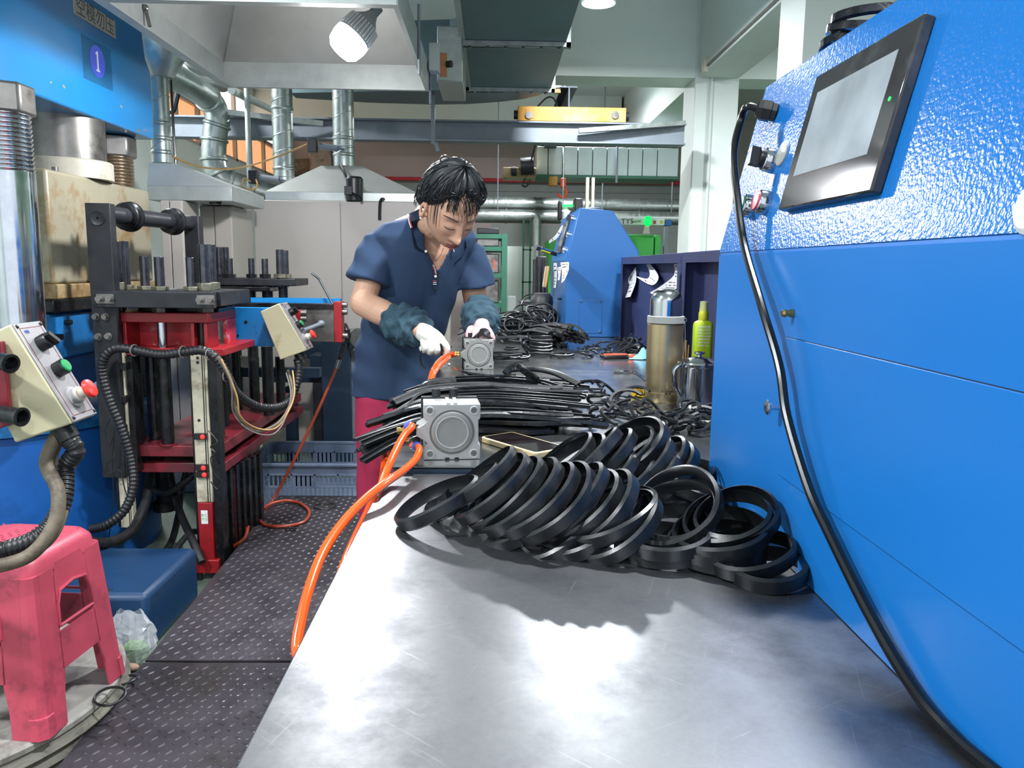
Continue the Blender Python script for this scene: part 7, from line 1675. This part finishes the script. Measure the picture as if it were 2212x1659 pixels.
def flap(name, outline, m, off=.008, th=.003, n=6):
    """sheet lying on the shirt: rows of (left px, right px)"""
    A = [surf(*l, off) for l, r in outline]; Bq = [surf(*r, off) for l, r in outline]
    grid = []
    for a, b, (l, r) in zip(A, Bq, outline):
        row = [surf(l[0]+(r[0]-l[0])*k/n, l[1]+(r[1]-l[1])*k/n, off) for k in range(n+1)]
        for k in range(n+1):
            lin_ = a+(b-a)*k/n; row[k] = row[k] if np.linalg.norm(row[k]-lin_) < .02 else lin_
        grid.append(row)
    d = -_f*th; N = len(grid); vs = [p for r_ in grid for p in r_]; q = len(vs); vs = vs+[p+d for p in vs]; W_ = n+1; fs = []
    for i in range(N-1):
        for k in range(n): fs += [(i*W_+k, i*W_+k+1, (i+1)*W_+k+1, (i+1)*W_+k), (q+i*W_+k, q+(i+1)*W_+k, q+(i+1)*W_+k+1, q+i*W_+k+1)]
    for i in range(N-1): fs += [(i*W_, (i+1)*W_, q+(i+1)*W_, q+i*W_), (i*W_+n, q+i*W_+n, q+(i+1)*W_+n, (i+1)*W_+n)]
    for k in range(n): fs += [(k, q+k, q+k+1, k+1), ((N-1)*W_+k, (N-1)*W_+k+1, q+(N-1)*W_+k+1, q+(N-1)*W_+k)]
    return obj(name, MB().add(vs, fs, True), m, person)
flap('collar', [((884, 462), (912, 449)), ((887, 480), (914, 470)), ((890, 505), (916, 505)), ((896, 537), (921, 546))], 'shirt_dark', .007)
flap('collar', [((977, 526), (1006, 520)), ((972, 535), (1008, 535)), ((960, 555), (1000, 552)), ((949, 580), (984, 566))], 'shirt_dark', .006)
obj('collar_stripe', MB().tube([surf(881, 463, .010), surf(884, 480, .010), surf(888, 492, .010)], .0022, 6), 'white_plain', person)
obj('collar_stripe', MB().tube([surf(885, 463, .011), surf(887, 480, .011), surf(891, 492, .011)], .0016, 6), 'red_pipe', person)
obj('collar_stripe', MB().tube([surf(976, 529, .011), surf(979, 537, .011), surf(981, 544, .011)], .0018, 6), 'white_plain', person)
flap('placket', [((934, 566), (945, 582)), ((936, 585), (949, 590)), ((935, 605), (948, 608)), ((934, 625), (946, 627))], 'shirt_dark', .004, .002)
obj('placket_stripe', MB().tube([surf(936, 572, .008), surf(940, 582, .008), surf(942, 592, .008)], .0017, 6), 'white_plain', person)
obj('placket_stripe', MB().tube([surf(934, 573, .008), surf(937.5, 583, .008), surf(939.5, 592, .008)], .0013, 6), 'red_pipe', person)
for px, py in ((935, 568), (920, 543), (941, 597)): obj('button', MB().lathe([(.0042, 0), (.0042, .0015), (.003, .002), (.001, .0015)], surf(px, py, .008), -_f, n=14), 'pearl', person)
for k in range(3): obj('hem_tab', MB().obox(surf(939, 606+k*4, .008), (.011, .002, .0018), (V(1, 0, 0), V(0, 1, 0), V(0, 0, 1))), ('red_pipe', 'white_plain', 'white_plain')[k], person)
nk = [surf(915, 500, .002, bvb), surf(922, 530, .002, bvb), surf(933, 550, .002, bvb), surf(942, 560, .002, bvb), surf(952, 550, .002, bvb), surf(958, 536, .002, bvb)]
obj('necklace', MB().tube(spline(nk, 5), .0008, 5), 'brass', person)
# ---- trousers
tr = MB(); tr.loft([oval(V(-.343, 2.775, z), la, fa, w1, d1) for z, w1, d1 in ((.70, .140, .105), (.78, .146, .11), (.86, .145, .11))])
for L_ in LEG: tr.loft([oval(c+V(0, 0, 0), la, fa, a, b, 24, 2.1) for c, a, b in zip([L_[0]+V(0, 0, -.02), L_[1], L_[2], L_[3]+V(0, 0, -.02)], (.088, .086, .080, .078), (.098, .092, .086, .084))])
def tfold(co, no): return .004*np.sin(co[:, 0]*70+co[:, 2]*9)*np.clip((.85-co[:, 2])/.2, 0, 1)+.003*np.sin(co[:, 2]*30+co[:, 0]*40)
omesh('trousers', organic(tr, .007, 6, tfold), 'trousers', person)
for L_ in LEG:
    c = L_[-1]; sh = [oval(V(c[0], c[1], .1)+fa*f_+V(0, 0, h), la, V(0, 0, 1), w1, hh, 14) for f_, w1, hh, h in ((-.07, .025, .03, .035), (-.05, .035, .04, .042), (.02, .038, .038, .04), (.09, .042, .026, .028), (.14, .034, .018, .02), (.155, .015, .01, .014))]
    obj('shoe', MB().loft(sh), 'black_metal', person)
# ---- sleeve covers
def cover(name, axis, rs, seed):
    p = spline(axis, 6); r = np.interp(np.linspace(0, len(axis)-1, len(p)), range(len(axis)), rs); mb = MB()
    d0 = unit(p[-1]-p[0]); rg = []
    for k, c in enumerate(p):
        d = unit(p[min(k+1, len(p)-1)]-p[max(k-1, 0)]); u, v, _ = frame(d); ring_ = []
        for q in range(40):
            a = 2*math.pi*q/40; w_ = 1+.07*math.sin(3*a+k*.9+seed)+.05*math.sin(5*a-k*1.3+seed)+.035*math.sin(9*a+k*.5)
            ring_.append(c+r[k]*w_*(u*math.cos(a)+v*math.sin(a)))
        rg.append(ring_)
    mb.loft(rg); me = organic(mb, .0035, 4, lambda co, no: .0022*np.sin((co@d0)*260+np.sin(co[:, 2]*70+seed)*2.2)+.0015*np.sin(co[:, 0]*150+co[:, 2]*110))
    return omesh(name, me, 'sleeve_cover', person)
cover('sleeve_cover', [at(840, 690, 2.515), at(852, 695, 2.50), at(875, 703, 2.465), at(898, 712, 2.44), at(908, 716, 2.425)], [.040, .056, .064, .060, .044], 1)
cover('sleeve_cover', [at(1034, 662, 2.71), at(1036, 672, 2.68), at(1038, 690, 2.63), at(1040, 702, 2.585), at(1041, 706, 2.57)], [.042, .058, .062, .056, .044], 4)
# ---- gloved hands: palm and five bent fingers, closed into one surface
def hand(name, wrist, palm, knuckles, fingers, thumb, m, rp):
    mb = MB()
    limb(mb, [wrist, (wrist+palm)/2, palm], [rp*.82, rp, rp*.95], 16, 4)
    for k, kn in enumerate(knuckles): limb(mb, [wrist*.35+palm*.65, kn], [rp*.62, .0125], 12, 4)
    for k, (kn, fg) in enumerate(zip(knuckles, fingers)):
        n = len(fg)+1; limb(mb, [kn]+list(fg), list(np.linspace(.0122, .0088, n)), 12, 5)
    limb(mb, list(thumb), [.017, .0135, .0125, .0100][:len(thumb)], 12, 5)
    return omesh(name, organic(mb, .0022, 3), m, person)
yk = 2.40
hand('glove', at(905, 712, 2.432), at(930, 728, 2.412),
     [at(916, 742, 2.400), at(928, 742, 2.394), at(940, 740, 2.392), at(950, 733, 2.396)],
     [[at(919, 752, 2.395), at(915, 757, 2.412), at(911, 752, 2.425)], [at(932, 756, 2.388), at(929, 761, 2.405), at(922, 756, 2.425)], [at(945, 755, 2.386), at(943, 761, 2.402), at(936, 757, 2.425)], [at(960, 742, 2.388), at(966, 752, 2.388), at(965, 762, 2.392)]],
     [at(926, 714, 2.435), at(944, 724, 2.445), at(956, 738, 2.44), at(960, 754, 2.42)], 'glove_white', .030)
hand('glove', at(1042, 690, 2.605), at(1040, 708, 2.560),
     [at(1055, 715, 2.540), at(1047, 719, 2.535), at(1037, 720, 2.535), at(1027, 716, 2.543)],
     [[at(1062, 727, 2.525), at(1063, 738, 2.530), at(1058, 744, 2.545)], [at(1053, 734, 2.517), at(1052, 744, 2.525), at(1047, 746, 2.545)], [at(1039, 735, 2.515), at(1037, 745, 2.523), at(1034, 746, 2.545)], [at(1023, 728, 2.525), at(1017, 739, 2.527), at(1016, 748, 2.537)]],
     [at(1028, 700, 2.585), at(1018, 710, 2.570), at(1013, 723, 2.555), at(1014, 736, 2.545)], 'glove_pink', .027)
# held pieces: wire in the white glove, black strip in the pink one
tag(obj('held_wire', MB().tube(spline([at(953, 742, 2.385), at(955, 755, 2.384), at(953, 768, 2.386), at(948, 776, 2.39)], 6), .0042, 8), 'cable_black'), 'short black wire hanging from the fingers of the white glove', 'wire')
tag(obj('held_wire', MB().tube(spline([at(913, 752, 2.40), at(908, 768, 2.40), at(910, 785, 2.40), at(920, 796, 2.40)], 6), .0024, 8), 'cable_black'), 'thin curved wire hanging below the wrist side of the white glove', 'wire')
strip([at(1020, 731, 2.52), at(1036, 720, 2.505), at(1046, 714, 2.505), at(1056, 726, 2.50), at(1064, 734, 2.515)], 'rubber_matte', 'black strip pinched between the fingers of the pink glove', None, roll=.4, sec=[(-.011, -.003), (.011, -.003), (.011, .003), (-.011, .003)])
# ---- face details
def lip_patch(z0f, z1f, half, m, name):
    n = 14; vs = []; fs = []
    for i in range(n+1):
        x = -half+2*half*i/n; f_ = 1-(x/half)**2
        for k in range(4): z = z0f(x, f_)+(z1f(x, f_)-z0f(x, f_))*k/3; vs.append(FP(x, z, .0007))
    for i in range(n):
        for k in range(3): fs.append((i*4+k, i*4+k+1, (i+1)*4+k+1, (i+1)*4+k))
    q = len(vs); vs = vs+[v-hf*.004 for v in vs]; fs = fs+[tuple(q+a for a in reversed(f_)) for f_ in fs]
    obj(name, MB().add(vs, fs, True), m, person)
lip_patch(lambda x, f_: -.0745, lambda x, f_: -.0745+.0065*f_**.8*(1-.18*math.exp(-(x/.004)**2)), .023, 'lip', 'upper_lip')
lip_patch(lambda x, f_: -.0755-.0080*f_**.7, lambda x, f_: -.0752, .021, 'lip', 'lower_lip')
obj('mouth_line', MB().tube([FP(x, -.0750-.002*abs(x)/.024, .0022) for x in np.linspace(-.024, .024, 11)], [.0004]+[.0008]*9+[.0004], 6), 'brow', person)
for s in (-1, 1):
    obj('lash_line', MB().tube([FP(s*(.031+.0155*q), -.0065-.0035*(1-q*q), .0016) for q in np.linspace(-1, 1, 9)], [.0005]+[.0012]*7+[.0006], 6), 'brow', person)
    obj('lid_crease', MB().tube([FP(s*(.031+.016*q), .006-.004*q*q, .0004) for q in np.linspace(-1, 1, 9)], .0006, 5), 'lip', person)
    obj('eyebrow', MB().tube([FP(s*(.034+.020*q), .0245-.004*q*q+.002*q, .0008) for q in np.linspace(-1, 1, 9)], [.0008, .0019, .0022, .0023, .0022, .002, .0016, .0012, .0006], 6), 'brow', person)
    obj('nostril', MB().ball(FP(s*.0075, -.0525, -.0015), .0019, 8, 6), 'brow', person)
obj('mole', MB().ball(FP(-.024, .033, .0), .0022, 8, 6), 'skin_brown', person)
obj('earring', MB().ball(H(.083, -.002, -.039), .0062, 12, 8), 'pearl', person)
# ---- hair: a cap that dives under the skin at the hairline, plus strands
def hair_thick(d):
    x, y, z = d[:, 0], d[:, 1], d[:, 2]; az = np.arctan2(np.abs(x), y)            # 0 at the face, pi at the back
    line = np.interp(az, [0, .45, .8, 1.15, 1.45, 1.7, 2.0, 2.5, 3.1416], [.84, .81, .71, .48, .17, .0, -.36, -.52, -.58])
    line = line+.03*np.sin(np.arctan2(x, y)*9+1)+.02*np.sin(np.arctan2(x, y)*23)
    e = (z-line)/.26; cov = np.clip(e, -1, 1)
    t_ = np.where(cov > 0, .0015+.0185*np.clip(cov, 0, 1)**.8, cov*.016)
    t_ += np.where(cov > 0, .007*np.clip((z-.2)/.6, 0, 1)+.010*np.clip((-y-.1)/.6, 0, 1)*np.clip((z+.5)/.5, 0, 1), 0)
    return t_
nrm = dirs; hpn = head_surface(dirs*1.0)
base = hpn.copy(); tk = hair_thick(dirs)
az_ = np.arctan2(dirs[:, 0], dirs[:, 1])
comb = .0014*np.sin(az_*46+dirs[:, 2]*6)+.001*np.sin(az_*91+dirs[:, 2]*11)
hv = base+dirs*(tk+np.where(tk > .004, comb, 0))[:, None]
obj('hair', MB().add([H(*p) for p in hv], hfaces, True), 'hair', person)
hs = MB()
def hair_pt(d, off): d = unit(V(*d)); q = head_surface([d])[0]; return H(*(q+d*(max(hair_thick(np.array([d]))[0], .001)+off)))
for k in range(170):       # strands combed from the crown
    a0 = rng.uniform(-3.1, 3.1); dz0 = rng.uniform(.35, .95); n = 7; pts = []
    z1 = np.interp(abs(a0), [0, .6, 1.2, 1.7, 3.1], [.86, .80, .5, .1, -.42])+abs(rng.normal())*.03
    for q in range(n):
        f_ = q/(n-1); z = dz0+(z1-dz0)*f_; aa = a0+.25*f_*rng.normal()*.3; rr = math.sqrt(max(0, 1-z*z)); pts.append(hair_pt((rr*math.sin(aa), rr*math.cos(aa), z), .0008+.0025*rng.random()))
    hs.tube(spline(pts, 3), [.0013]*(len(spline(pts, 3))-1)+[.0003], 5)
for k in range(34):        # thin fringe falling over the forehead
    x0 = rng.uniform(-.045, .05); x1 = x0-.006-.008*rng.random(); zl = rng.uniform(.014, .04)
    pts = [hair_pt((x0*9+.1, .55, .80), .001), H(x0*1.02, face_y(x0*.9, .066)+.004, .068), H((x0+x1)/2, face_y(x1*.9, .05)+.004, .052), H(x1-.004, face_y(x1*.9, zl)+.002, zl)]
    hs.tube(spline(pts, 4), list(np.linspace(.0008, .00025, 13)), 4)
for k in range(10):        # wisps before the ear and at the temples
    s = 1 if k < 11 else -1; y = rng.uniform(.015, .06); pts = [H(s*(.078-.25*max(0, y-.02)), y-.01, .035), H(s*(.078-.3*max(0, y-.02)), y, .0), H(s*(.074-.3*max(0, y-.02)), y+.004, -.012-.018*rng.random())]
    hs.tube(spline(pts, 4), list(np.linspace(.0008, .0002, 9)), 4)
for k in range(16):        # short ends at the back of the head
    a0 = rng.uniform(1.9, 3.1); pts = [hair_pt((math.sin(a0), math.cos(a0), .2), .003), hair_pt((math.sin(a0), math.cos(a0), -.1), .006), hair_pt((math.sin(a0), math.cos(a0), -.3), .012+.01*rng.random())]
    hs.tube(spline(pts, 4), list(np.linspace(.0014, .0004, 9)), 5)
obj('hair_strands', hs, 'hair', person, kind='stuff')
obj('hair_clip', MB().tube([hair_pt((.25, -.45, .85), .003)+.012*(hup*math.cos(a)+hx*math.sin(a)) for a in np.linspace(0, 6.283, 17)[:-1]], .0022, 6, closed=True), 'steel_dull', person)
